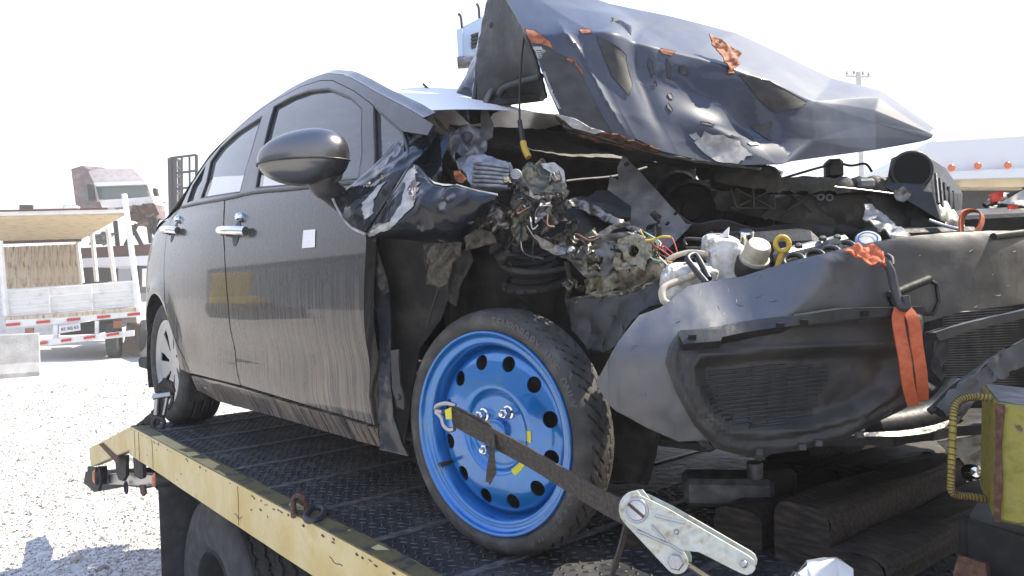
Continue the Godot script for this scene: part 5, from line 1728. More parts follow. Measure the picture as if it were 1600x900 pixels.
	var sf := yframe(bot, ax)
	g = Geo.new()
	lathe(g, [P(0.028, -0.16), P(0.03, 0.0), P(0.034, 0.05), P(0.062, L * 0.36), P(0.082, L * 0.40), P(0.088, L * 0.405), P(0.089, L * 0.44), P(0.083, L * 0.445), P(0.06, L * 0.45)], sf, 36)
	obj("spring_seat", g, "inner_dark", st)
	g = Geo.new()
	var pr := []
	for k in 15: pr.append(P(0.062 - 0.0015 * k + (0.005 if k % 2 else -0.003), L * (0.45 + 0.030 * k)))
	pr.append(P(0.045, L * 0.93)); pr.append(P(0.02, L))
	lathe(g, pr, sf, 32)
	obj("strut_boot", g, "black_plastic", st)
	g = Geo.new()
	var hel := []
	for k in 40:
		var a := 2.6 + TAU * k / 26.0
		hel.append(sf * V(cos(a) * 0.079, L * (0.43 + 0.0085 * k), sin(a) * 0.079))
	tube(g, hel, 0.0075, 8)
	obj("coil_spring", g, "inner_dark", st)
	g = Geo.new()
	for k in 9:
		var a := TAU * k / 18.0 - 0.2
		lathe(g, [P(0.0, 0.002), P(0.004, 0.0015), P(0.005, -0.002)], yframe(sf * V(cos(a) * 0.0885, L * 0.422, sin(a) * 0.0885), sf.basis * V(cos(a), 0, sin(a))), 8)
	obj("seat_rivets", g, "hole_black", st)
	# crushed strut tower
	bit("strut_tower", [V(-0.136,0.836,0.644), V(-0.126,0.892,0.632), V(-0.129,0.932,0.603), V(-0.138,0.949,0.552), V(-0.138,0.949,0.489), V(-0.107,0.919,0.484), V(-0.075,0.878,0.508), V(-0.052,0.858,0.574), V(-0.042,0.857,0.625), V(-0.058,0.837,0.644), V(-0.091,0.812,0.652)], "olive_primer", 0.018, 31, 12.0, 0.003, 0.02)
	bit("strut_tower_highlight", [V(-0.108,0.935,0.562), V(-0.102,0.939,0.524), V(-0.073,0.912,0.521), V(-0.047,0.873,0.537), V(-0.044,0.874,0.564), V(-0.062,0.903,0.571)], "white_plastic", 0.006, 30, 12.0, 0.003, 0.008)  # white scrap standing for a sunlit highlight on the tower, no separate part
	bit("strut_tower_fold", [V(-0.095,0.812,0.673), V(-0.046,0.841,0.661), V(-0.007,0.849,0.645), V(0.005,0.844,0.599), V(-0.006,0.807,0.582), V(-0.018,0.775,0.597), V(-0.043,0.755,0.627), V(-0.078,0.747,0.653), V(-0.101,0.773,0.665)], "bare_metal", 0.035, 32, 16.0, 0.003, 0.0)
	bit("strut_tower_fold", [V(-0.084,0.807,0.692), V(-0.053,0.811,0.685), V(-0.036,0.791,0.68), V(-0.038,0.744,0.684), V(-0.067,0.728,0.687), V(-0.082,0.756,0.689)], "olive_primer", 0.022, 33, 26.0, 0.002, 0.004)
	bit("strut_tower_fold", [V(-0.034,0.853,0.631), V(-0.023,0.892,0.57), V(-0.014,0.855,0.559), V(-0.003,0.812,0.609), V(-0.007,0.805,0.646)], "olive_primer", 0.02, 34, 18.0, 0.002, 0.01)
	bit("crushed_panel", [V(-0.101,0.748,0.728), V(-0.08,0.777,0.687), V(-0.077,0.717,0.668), V(-0.12,0.676,0.657), V(-0.126,0.692,0.695), V(-0.123,0.719,0.724)], "inner_dark", 0.03, 35, 18.0, 0.002, 0.0)
	bit("crushed_panel", [V(-0.127,0.812,0.759), V(-0.08,0.826,0.733), V(-0.072,0.809,0.692), V(-0.088,0.766,0.68), V(-0.112,0.749,0.71), V(-0.146,0.766,0.735)], "bare_metal", 0.035, 36, 20.0, 0.002, 0.0)
	# bracket torn off the wing rail
	bit("torn_bracket", [V(-0.008,0.748,0.679), V(0.023,0.72,0.657), V(0.068,0.738,0.619), V(0.117,0.744,0.575), V(0.142,0.749,0.53), V(0.155,0.74,0.515), V(0.15,0.7,0.537), V(0.118,0.667,0.559), V(0.089,0.633,0.579), V(0.062,0.649,0.596), V(0.029,0.694,0.619), V(0.003,0.707,0.651)], "grey_metal", 0.022, 37, 9.0, 0.004, 0.0)
	bit("torn_bracket", [V(0.011,0.749,0.696), V(0.027,0.737,0.684), V(0.056,0.716,0.657), V(0.078,0.714,0.638), V(0.074,0.7,0.643), V(0.045,0.702,0.67), V(0.023,0.72,0.689)], "bare_metal", 0.008, 38, 16.0, 0.004, 0.0)
	knob("bracket_bolt", V(0.08,0.71,0.652), V(0.6, 0.2, 0.7), [P(0, 0.010), P(0.005, 0.009), P(0.009, 0.003), P(0.010, 0.0)], "steel")
	bit("hole_plate", [V(0.137,0.732,0.56), V(0.162,0.742,0.537), V(0.191,0.732,0.51), V(0.208,0.711,0.497), V(0.197,0.695,0.511), V(0.183,0.681,0.52), V(0.179,0.659,0.525), V(0.172,0.668,0.534), V(0.168,0.651,0.539), V(0.156,0.665,0.545), V(0.134,0.661,0.564), V(0.124,0.678,0.568), V(0.129,0.704,0.561)], "olive_primer", 0.008, 39, 14.0, 0.003, 0.0, car, [[V(0.162,0.705,0.538), 0.0125]])
	bit("torn_rail_edge", [V(-0.034,0.839,0.553), V(-0.011,0.843,0.541), V(0.025,0.819,0.513), V(0.066,0.792,0.496), V(0.11,0.768,0.475), V(0.14,0.754,0.47), V(0.136,0.745,0.475), V(0.096,0.763,0.491), V(0.054,0.78,0.51), V(0.009,0.808,0.532), V(-0.03,0.823,0.549)], "bare_metal", 0.014, 40, 18.0, 0.004, 0.0)
	bit("torn_rail_edge", [V(0.066,0.745,0.559), V(0.093,0.771,0.526), V(0.117,0.776,0.497), V(0.117,0.767,0.497), V(0.096,0.759,0.522), V(0.073,0.736,0.55)], "bare_metal", 0.008, 41, 18.0, 0.004, 0.0)
	bit("lower_torn_lip", [V(0.042,0.603,0.62), V(0.092,0.607,0.592), V(0.165,0.62,0.566), V(0.241,0.646,0.537), V(0.243,0.627,0.535), V(0.174,0.603,0.556), V(0.101,0.592,0.581), V(0.048,0.591,0.613)], "olive_primer", 0.020, 42, 24.0, 0.003, 0.0)
	bit("chassis_leg", [V(0.026,0.596,0.608), V(0.094,0.595,0.574), V(0.235,0.627,0.529), V(0.276,0.593,0.527), V(0.225,0.566,0.588), V(0.201,0.539,0.601), V(0.157,0.482,0.609), V(0.09,0.477,0.595), V(0.034,0.522,0.599)], "dusty_plastic", 0.012, 43, 6.0, 0.02, 0.01)
	bit("crushed_panel", [V(0.069,0.643,0.604), V(0.127,0.661,0.564), V(0.144,0.629,0.56), V(0.101,0.607,0.581), V(0.063,0.61,0.595)], "olive_primer", 0.024, 44, 20.0, 0.002, 0.0)
	wire("lower_arm", [V(-0.007,0.689,0.585), V(-0.002,0.641,0.579), V(-0.007,0.596,0.585), V(0.002,0.55,0.574)], 0.006, "inner_dark")
	# black cover and tilted grey plate
	bit("fuse_box_cover", [V(-0.069,0.821,0.47), V(-0.056,0.855,0.423), V(-0.037,0.854,0.4), V(0.027,0.809,0.387), V(0.051,0.777,0.42), V(0.033,0.778,0.442), V(-0.011,0.8,0.463)], "black_plastic", 0.002, 45, 8.0, 0.02, 0.012)
	knob("brake_servo", V(-0.114,0.774,0.43), V(0.5, 0.4, 0.7), [P(0.0, 0.06), P(0.03, 0.058), P(0.055, 0.04), P(0.085, 0.03), P(0.09, 0.0), P(0.085, -0.05)], "black_plastic")
	bit("tilted_grey_plate", [V(-0.076,0.979,0.29), V(0.077,0.779,0.232), V(0.093,0.778,0.229), V(0.068,0.708,0.307), V(0.024,0.727,0.328), V(-0.055,0.805,0.344), V(-0.094,0.863,0.343), V(-0.094,0.92,0.328), V(-0.079,0.906,0.31), V(-0.089,0.94,0.305)], "grey_metal", 0.003, 46, 6.0, 0.005, 0.004, car, [[V(-0.069,0.951,0.289), 0.0075]])
	for p in [[1052, 336], [1042, 350], [1031, 364], [1022, 376]]: pass
	for q in [[V(0.057,0.808,0.249), 0], [V(0.048,0.779,0.276), 1], [V(0.035,0.759,0.299), 2]]:
		g = Geo.new()
		box(g, frame(q[0], V(0.62, 0.12, 0.77), V(0.6, 0.6, 0)), V(0.008, 0.022, 0.004), 0.001)
		obj("plate_slot", g, "hole_black", car)
	# finned light alloy bracket below the bonnet hinge
	bit("alloy_bracket", [V(-0.258,0.927,0.696), V(-0.261,0.962,0.667), V(-0.236,0.964,0.638), V(-0.147,0.933,0.625), V(-0.128,0.901,0.634), V(-0.127,0.869,0.648), V(-0.168,0.866,0.683), V(-0.218,0.88,0.696)], "aluminium", 0.006, 47, 12.0, 0.012, 0.008)
	for k in 6:
		var a0: Vector3 = (V(-0.202,0.884,0.708)).lerp(V(-0.229,0.944,0.677), k / 5.0)
		var a1: Vector3 = (V(-0.111,0.871,0.669)).lerp(V(-0.128,0.922,0.649), k / 5.0)
		wire("alloy_rib", [a0, (a0 + a1) / 2.0 + V(0.006, 0.0, 0.01), a1], 0.0055, "aluminium")
	knob("alloy_lug", V(-0.118,0.9,0.638), V(0.7, 0.1, 0.6), [P(0.0, 0.02), P(0.012, 0.02), P(0.016, 0.012), P(0.016, -0.02)], "aluminium")
	bit("rusty_tear", [V(-0.19,0.912,0.771), V(-0.179,0.914,0.766), V(-0.162,0.891,0.753), V(-0.17,0.881,0.762), V(-0.189,0.892,0.769)], "rust_orange", 0.006, 48, 30.0, 0.003, 0.004)
	bit("hinge_mount", [V(-0.36,1.049,0.661), V(-0.358,1.068,0.611), V(-0.337,1.062,0.57), V(-0.295,1.015,0.583), V(-0.27,0.981,0.616), V(-0.242,0.936,0.676), V(-0.271,0.938,0.695), V(-0.326,0.984,0.683)], "grey_metal", 0.02, 49, 14.0, 0.003, 0.0, car, [[V(-0.305,0.976,0.673), 0.009]])
	knob("hinge_bolt", V(-0.326,1.031,0.629), V(0.6, 0.2, 0.75), [P(0, 0.012), P(0.010, 0.010), P(0.016, 0.004), P(0.018, 0.0)], "dark_steel")
	# radiator top beam, air box and clutter at the far side
	var beam := bit("radiator_top_beam", [V(0.046,0.932,0.081), V(0.076,0.945,-0.002), V(0.122,0.935,-0.103), V(0.133,0.91,-0.116), V(0.201,0.907,-0.261), V(0.305,0.908,-0.479), V(0.351,0.88,-0.534), V(0.404,0.824,-0.535), V(0.472,0.742,-0.49), V(0.451,0.728,-0.465), V(0.381,0.803,-0.476), V(0.318,0.868,-0.463), V(0.212,0.866,-0.274), V(0.128,0.87,-0.11), V(0.058,0.88,0.035), V(0.048,0.897,0.079)], "black_plastic", 0.006, 51, 6.0, 0.03, 0.0)
	bit("radiator_support", [V(0.026,0.884,0.043), V(0.117,0.872,-0.128), V(0.202,0.868,-0.293), V(0.309,0.867,-0.484), V(0.375,0.797,-0.5), V(0.43,0.719,-0.503), V(0.32,0.718,-0.432), V(0.227,0.745,-0.353), V(0.154,0.785,-0.234), V(0.07,0.813,-0.102), V(0.011,0.837,-0.001)], "dusty_plastic", 0.012, 52, 6.0, 0.02, 0.0)
	for sgm in [[V(0.078,0.886,0.028), V(0.086,0.832,0.018)], [V(0.086,0.832,0.018), V(0.136,0.882,-0.089)], [V(0.087,0.882,0.017), V(0.131,0.832,-0.082)], [V(0.075,0.831,0.032), V(0.14,0.828,-0.093)], [V(0.111,0.885,-0.027), V(0.112,0.83,-0.029)], [V(0.136,0.889,-0.089), V(0.138,0.828,-0.091)], [V(0.142,0.891,-0.127), V(0.184,0.822,-0.208)], [V(0.15,0.822,-0.136), V(0.211,0.894,-0.241)]]:
		wire("beam_rib", sgm, 0.0035, "dusty_plastic", beam)
	for q in [V(0.201,0.861,-0.229), V(0.215,0.859,-0.253)]:
		g = Geo.new()
		torus(g, q, V(0.62, 0.1, 0.77), 0.0085, 0.003)
		obj("beam_boss", g, "grey_metal", beam)
	wire("beam_rod", [V(0.246,0.884,-0.221), V(0.294,0.874,-0.295), V(0.343,0.862,-0.368)], 0.003, "steel", beam)
	bit("latch_plate", [V(0.334,0.873,-0.389), V(0.353,0.883,-0.412), V(0.371,0.86,-0.418), V(0.359,0.839,-0.403), V(0.339,0.844,-0.394)], "bare_metal", 0.006, 53, 20.0, 0.004, 0.0, beam)
	var ab := Node3D.new()
	ab.name = "air_box"
	car.add_child(ab)
	ab.global_position = V(0.344,0.821,-0.556)
	g = Geo.new()
	facets(g, [V(0.312,0.887,-0.393), V(0.314,0.971,-0.428), V(0.333,0.988,-0.467), V(0.37,0.98,-0.527), V(0.389,0.94,-0.502), V(0.412,0.864,-0.452), V(0.353,0.961,-0.725), V(0.386,0.881,-0.763), V(0.397,0.783,-0.713), V(0.439,0.78,-0.436), V(0.289,1.023,-0.711), V(0.327,0.899,-0.881)], [[0, 1, 2, 3, 4, 5], [5, 4, 3, 6, 7, 8, 9], [2, 10, 6, 3], [6, 10, 11, 7], [0, 5, 9]], 0.001, 9.0, 5, 54)
	obj("box_shell", g, "black_plastic", ab)
	g = Geo.new()
	var hc: Vector3 = V(0.362,0.932,-0.446)
	torus(g, hc, V(0.55, 0.05, 0.83), 0.052, 0.006)
	obj("intake_rim", g, "black_plastic", ab)
	g = Geo.new()
	disc(g, yframe(hc + V(0.002, 0, 0.004), V(0.55, 0.05, 0.83)), 0.050)
	obj("intake_mouth", g, "hole_black", ab)
	for k in 6:
		var a0: Vector3 = (V(0.4,0.921,-0.516)).lerp(V(0.388,0.872,-0.703), k / 5.0)
		var a1: Vector3 = (V(0.432,0.829,-0.443)).lerp(V(0.393,0.796,-0.693), k / 5.0)
		wire("box_rib", [a0, a1], 0.005, "black_plastic", ab)
	bit("torn_grey_shard", [V(0.335,0.831,-0.203), V(0.353,0.826,-0.208), V(0.377,0.8,-0.206), V(0.403,0.774,-0.205), V(0.458,0.733,-0.192), V(0.428,0.731,-0.157), V(0.383,0.758,-0.166), V(0.342,0.785,-0.179), V(0.342,0.81,-0.195)], "primer_grey", 0.014, 55, 18.0, 0.004, 0.0)
	wire("gas_strut", [V(0.439,0.779,-0.358), V(0.472,0.763,-0.366), V(0.517,0.746,-0.374)], 0.005, "steel")
	lump("lamp_carrier", V(0.441,0.774,-0.673), V(0.28, 0.08, 0.16), "black_plastic", 0.6, 0.2)
	lump("lamp_carrier", V(0.416,0.733,-0.408), V(0.2, 0.06, 0.14), "black_plastic", 0.8, 0.1)
	bit("broken_far_lamp", [V(0.431,0.839,-0.817), V(0.476,0.871,-0.872), V(0.541,0.902,-0.95), V(0.554,0.771,-0.887), V(0.515,0.756,-0.761), V(0.458,0.789,-0.771)], "black_plastic", 0.02, 56, 10.0, 0.03, 0.02)
	bit("lamp_shard", [V(0.487,0.839,-0.759), V(0.534,0.879,-0.817), V(0.562,0.886,-0.85), V(0.567,0.803,-0.824), V(0.535,0.827,-0.786)], "white_plastic", 0.004, 57, 8.0, 0.004, 0.01)
	bit("lamp_shard", [V(0.512,0.832,-0.742), V(0.531,0.827,-0.765), V(0.542,0.772,-0.746), V(0.525,0.769,-0.726)], "red_lens", 0.004, 58, 8.0, 0.004, 0.01)
	bit("lamp_shard", [V(0.445,0.873,-0.803), V(0.474,0.883,-0.839), V(0.475,0.851,-0.823), V(0.452,0.844,-0.796)], "red_lens", 0.004, 59, 8.0, 0.004, 0.01)
	wire("cable_end", [V(0.109,0.915,-0.15), V(0.174,0.968,-0.354), V(0.211,0.963,-0.398), V(0.229,0.97,-0.451), V(0.25,0.944,-0.445)], 0.004, "wire_black")
	lump("relay_block", V(0.167,0.956,-0.377), V(0.05, 0.06, 0.05), "black_plastic", 0.7)
	lump("relay_block", V(0.283,0.894,-0.328), V(0.045, 0.03, 0.04), "grey_metal", 0.7)
	for q in [[V(-0.158,0.85,-0.111), 0.10], [V(-0.149,0.873,-0.2), 0.08], [V(-0.245,0.923,-0.163), 0.07], [V(-0.031,0.804,-0.263), 0.09], [V(0.11,0.794,-0.432), 0.07]]:
		knob("engine_pulley", q[0], V(0.7, 0.1, 0.7), [P(0.0, 0.02), P(q[1] * 0.3, 0.02), P(q[1] * 0.34, 0.0), P(q[1] * 0.8, 0.0), P(q[1] * 0.86, 0.015), P(q[1], 0.012), P(q[1], -0.04)], "inner_dark")
	wire("coolant_hose", [V(-0.146,0.843,0.031), V(-0.037,0.777,0.057), V(0.022,0.783,-0.014), V(0.08,0.757,-0.083), V(0.14,0.77,-0.186), V(0.22,0.754,-0.251)], 0.022, "inner_dark", car, 10)
	wire("coolant_hose", [V(0.062,0.805,-0.218), V(0.145,0.787,-0.287), V(0.246,0.757,-0.314), V(0.313,0.727,-0.284)], 0.018, "inner_dark", car, 10)
	lump("intake_manifold", V(0.135,0.713,0.007), V(0.30, 0.10, 0.20), "black_plastic", 0.7, 0.1, 0.03)
	# engine top: cam cover, dipstick, caps, washer bottle, hoses
	var cc: Vector3 = V(0.375,0.699,0.157)
	lump("cam_cover", cc, V(0.055, 0.035, 0.19), "aluminium", -0.35, 0.18, 0.012)
	for q in [V(0.387,0.704,0.236), V(0.402,0.721,0.156), V(0.414,0.724,0.11)]:
		knob("cover_bolt", q, V(0.3, 0.8, 0.4), [P(0, 0.008), P(0.007, 0.007), P(0.009, 0.0)], "dark_steel")
	knob("cover_end", V(0.427,0.705,0.157), V(0.8, 0.1, 0.6), [P(0.0, 0.01), P(0.006, 0.012), P(0.016, 0.012), P(0.018, 0.0), P(0.018, -0.03)], "aluminium")
	for q in [V(0.421,0.671,0.321), V(0.439,0.678,0.268), V(0.451,0.686,0.222), V(0.454,0.698,0.157)]:
		g = Geo.new()
		torus(g, q, V(0.3, 0.7, 0.6), 0.020, 0.006)
		obj("injector_ring", g, "black_plastic", car)
	g = Geo.new()
	torus(g, V(0.438,0.705,0.394), V(0.6, 0.15, 0.75), 0.0155, 0.0055, 0.85)
	tube(g, [V(0.437,0.687,0.395), V(0.434,0.674,0.399), V(0.43,0.657,0.404)], 0.006, 8)
	obj("dipstick", g, "yellow_plastic", car)
	blob("washer_bottle", V(0.288,0.633,0.511), V(0.115, 0.075, 0.09), "white_plastic", 0.75, 0.15, 0.55, 0.06, 3)
	blob("washer_bottle", V(0.316,0.664,0.416), V(0.075, 0.12, 0.08), "white_plastic", 0.7, 0.1, 0.5, 0.06, 4)
	blob("washer_bottle", V(0.282,0.705,0.393), V(0.07, 0.06, 0.06), "white_plastic", 0.9, 0.3, 0.5, 0.05, 5)
	bit("white_card", [V(0.29,0.696,0.447), V(0.291,0.71,0.429), V(0.311,0.749,0.39), V(0.326,0.716,0.419), V(0.32,0.694,0.458)], "white_plastic", 0.002, 63, 8.0, 0.003, 0.0)
	wire("cream_pipe", [V(0.325,0.589,0.624), V(0.311,0.599,0.626), V(0.304,0.62,0.617), V(0.312,0.632,0.593), V(0.329,0.644,0.557), V(0.346,0.654,0.536)], 0.0075, "cream_plastic", car, 10)
	wire("cream_pipe", [V(0.227,0.665,0.523), V(0.242,0.687,0.505), V(0.268,0.697,0.473), V(0.305,0.69,0.46)], 0.006, "cream_plastic", car, 10)
	wire("black_hose", [V(0.373,0.63,0.567), V(0.34,0.659,0.559), V(0.318,0.681,0.553), V(0.316,0.689,0.525), V(0.344,0.664,0.538), V(0.37,0.638,0.554)], 0.0065, "black_plastic", car, 10)
	var cyl: Vector3 = V(0.381,0.667,0.415)
	knob("filler_neck", cyl, V(0.55, 0.75, 0.35), [P(0.0, 0.055), P(0.022, 0.053), P(0.026, 0.045), P(0.027, 0.02), P(0.031, 0.018), P(0.031, -0.06)], "cream_plastic")
	g = Geo.new()
	lathe(g, [P(0.033, 0.012), P(0.035, 0.006), P(0.035, -0.02), P(0.033, -0.026)], yframe(cyl, V(0.55, 0.75, 0.35)), 24)
	obj("filler_band", g, "black_plastic", car)
	knob("metal_cap", V(0.312,0.733,0.327), V(0.3, 0.9, 0.3), [P(0.0, 0.012), P(0.014, 0.012), P(0.017, 0.008), P(0.017, -0.02)], "chrome")
	knob("label_cap", V(0.396,0.726,-0.086), V(0.35, 0.7, 0.6), [P(0.0, 0.006), P(0.026, 0.005), P(0.03, 0.0), P(0.03, -0.02)], "white_plastic")
	knob("label_cap_ring", V(0.399,0.725,-0.078), V(0.35, 0.7, 0.6), [P(0.020, 0.0035), P(0.024, 0.0035)], "blue_enamel")
	wire("bay_bracket", [V(0.169,0.718,0.357), V(0.163,0.734,0.349), V(0.21,0.731,0.323), V(0.212,0.749,0.32)], 0.005, "dusty_plastic")
	wire("bay_bracket", [V(0.175,0.711,0.366), V(0.22,0.709,0.343)], 0.005, "dusty_plastic")
	# loose wiring
	var kinds := ["wire_yellow", "wire_red", "wire_white", "wire_black", "wire_brown", "wire_green"]
	var r2 := RandomNumberGenerator.new()
	r2.seed = 99
	for k in 16:
		var a: Vector3 = (V(0.145,0.756,0.495)).lerp(V(0.169,0.739,0.497), r2.randf())
		var b: Vector3 = (V(0.247,0.662,0.53)).lerp(V(0.25,0.692,0.494), r2.randf())
		var m1 := a.lerp(b, 0.33) + V(r2.randf_range(-0.02, 0.02), r2.randf_range(-0.03, 0.02), r2.randf_range(-0.02, 0.02))
		var m2 := a.lerp(b, 0.66) + V(r2.randf_range(-0.02, 0.02), r2.randf_range(-0.03, 0.02), r2.randf_range(-0.02, 0.02))
		wire("loose_wire", [a, m1, m2, b], 0.0016, kinds[k % 6])
	wire("loose_wire", [V(0.192,0.726,0.533), V(0.204,0.728,0.518), V(0.222,0.733,0.513), V(0.234,0.732,0.498)], 0.003, "wire_yellow")
	wire("loose_wire", [V(0.051,0.739,0.639), V(0.066,0.747,0.621), V(0.098,0.731,0.614), V(0.113,0.736,0.596)], 0.0025, "wire_brown")
	for k in 10:
		var a: Vector3 = (V(-0.045,0.807,0.691)).lerp(V(0.024,0.775,0.578), r2.randf()) + V(0, r2.randf_range(-0.05, 0.03), 0)
		var b := a + V(r2.randf_range(-0.02, 0.10), r2.randf_range(-0.09, 0.0), r2.randf_range(-0.03, 0.06))
		wire("loose_wire", [a, a.lerp(b, 0.5) + V(r2.randf_range(-0.03, 0.03), -0.02, 0.02), b], r2.randf_range(0.0014, 0.0028), ["wire_black", "wire_brown", "wire_black", "wire_white"][k % 4])
	# shreds of torn sheet metal, bent every way
	for k in 34:
		var c: Vector3
		if k < 14 or k > 26: c = (V(-0.086,0.856,0.678)).lerp(V(0.051,0.669,0.609), r2.randf()) + V(r2.randf_range(-0.02, 0.12), r2.randf_range(-0.03, 0.03), r2.randf_range(-0.04, 0.02))
		else: c = (V(0.064,0.64,0.624)).lerp(V(0.142,0.769,0.467), r2.randf()) + V(r2.randf_range(-0.05, 0.05), r2.randf_range(-0.05, 0.02), r2.randf_range(-0.05, 0.02))
		var bs := Basis.from_euler(V(r2.randf() * TAU, r2.randf() * TAU, r2.randf() * TAU))
		var s := r2.randf_range(0.012, 0.034)
		var pts := []
		for j in 6:
			var a := TAU * j / 6.0
			pts.append(c + bs * V(cos(a) * s * r2.randf_range(0.8, 1.8), sin(a) * s * r2.randf_range(0.4, 0.9), r2.randf_range(-0.012, 0.012)))
		bit("torn_shred", pts, ["bare_metal", "shaded_olive", "inner_dark", "dusty_plastic", "olive_primer", "inner_dark", "grey_metal"][k % 7], 0.02, 100 + k, 24.0, 0.002, 0.0, car, [], 0.008)
	# hinge arm, stay and cable
	g = Geo.new()
	tube(g, smooth([V(-0.389,1.341,0.474), V(-0.405,1.255,0.463), V(-0.406,1.215,0.465), V(-0.403,1.173,0.493), V(-0.401,1.135,0.507), V(-0.385,1.094,0.519), V(-0.363,1.054,0.524)], 5), 0.0105, 8, 0.6)
	scrap(g, [V(-0.384,1.114,0.533), V(-0.372,1.127,0.518), V(-0.346,1.08,0.518), V(-0.341,1.042,0.528), V(-0.352,1.032,0.542), V(-0.369,1.052,0.546)], 0.001, 6.0, 0.02, 0.006, 3, 0.0)
	obj("bonnet_hinge", g, "grey_metal", car)
	wire("bonnet_cable", [V(-0.197,1.298,0.526), V(-0.211,1.232,0.527), V(-0.223,1.151,0.527), V(-0.224,1.066,0.529)], 0.0032, "wire_black")
	wire("bonnet_cable", [V(-0.224,1.07,0.529), V(-0.222,1.041,0.527), V(-0.212,1.007,0.531)], 0.0065, "black_plastic", car, 8)
	wire("cable_end", [V(-0.212,1.01,0.53), V(-0.201,0.988,0.534), V(-0.188,0.966,0.533)], 0.009, "yellow_plastic", car, 8)
	wire("wiper_arm", [V(-0.605,1.245,0.578), V(-0.591,1.223,0.562), V(-0.577,1.203,0.545), V(-0.547,1.184,0.525)], 0.004, "black_plastic")
	wire("wiper_arm", [V(-0.541,1.097,0.659), V(-0.525,1.117,0.64), V(-0.514,1.127,0.626)], 0.007, "black_plastic")
	bit("trim_shard", [V(-0.486,1.12,0.624), V(-0.447,1.093,0.624), V(-0.393,1.057,0.637), V(-0.42,1.065,0.639), V(-0.464,1.096,0.629)], "olive_primer", 0.004, 64, 14.0, 0.003, 0.0)

func loft(rows: Array, amp := 0.004, freq := 8.0, seed_ := 1) -> Callable:   # smooth skin through rows of points, lightly dented
	var nr := rows.size() - 1
	var nc: int = rows[0].size() - 1
	var fz := FastNoiseLite.new()
	fz.seed = seed_; fz.frequency = freq; fz.fractal_octaves = 2; fz.fractal_type = FastNoiseLite.FRACTAL_RIDGED
	return func(a: float, b: float) -> Vector3:
		var s := a * nc
		var t := b * nr
		var i := mini(int(s), nc - 1)
		var j := mini(int(t), nr - 1)
		var col := []
		for k in range(-1, 3):
			var r = rows[clampi(j + k, 0, nr)]
			col.append(r[i].cubic_interpolate(r[i + 1], r[maxi(i - 1, 0)], r[mini(i + 2, nc)], s - i))
		var p: Vector3 = col[1].cubic_interpolate(col[2], col[0], col[3], t - j)
		var e := clampf(minf(minf(a, 1.0 - a), minf(b, 1.0 - b)) * 8.0, 0.15, 1.0)
		return p + V(0.6, 0.3, 0.75) * fz.get_noise_3dv(p) * amp * e

func on_skin(called: String, skin: Callable, poly: PackedVector2Array, m: String, parent: Node3D, out: Vector3) -> void:   # a thin patch lying on a skin
	var e := 0.004
	var f := func(q: Vector2) -> Vector3:
		var p: Vector3 = skin.call(q.x, q.y)
		var n: Vector3 = (skin.call(q.x + e, q.y) - skin.call(q.x - e, q.y)).cross(skin.call(q.x, q.y + e) - skin.call(q.x, q.y - e)).normalized()
		if n.dot(out) < 0.0: n = -n
		return p + n * 0.0016
	var gg := Geo.new()
	sheet(gg, poly, f, 0.014, 0.0008)
	obj(called, gg, m, parent)

func ragged(l: Array, sd: int, rag := 0.02, step := 0.03) -> PackedVector2Array:
	var poly := PackedVector2Array()
	var r3 := RandomNumberGenerator.new()
	r3.seed = sd
	for q in dense(PackedVector2Array(l), step): poly.append((q + Vector2(r3.randf_range(-rag, rag), r3.randf_range(-rag, rag))).clamp(Vector2(0.003, 0.003), Vector2(0.997, 0.997)))
	return poly

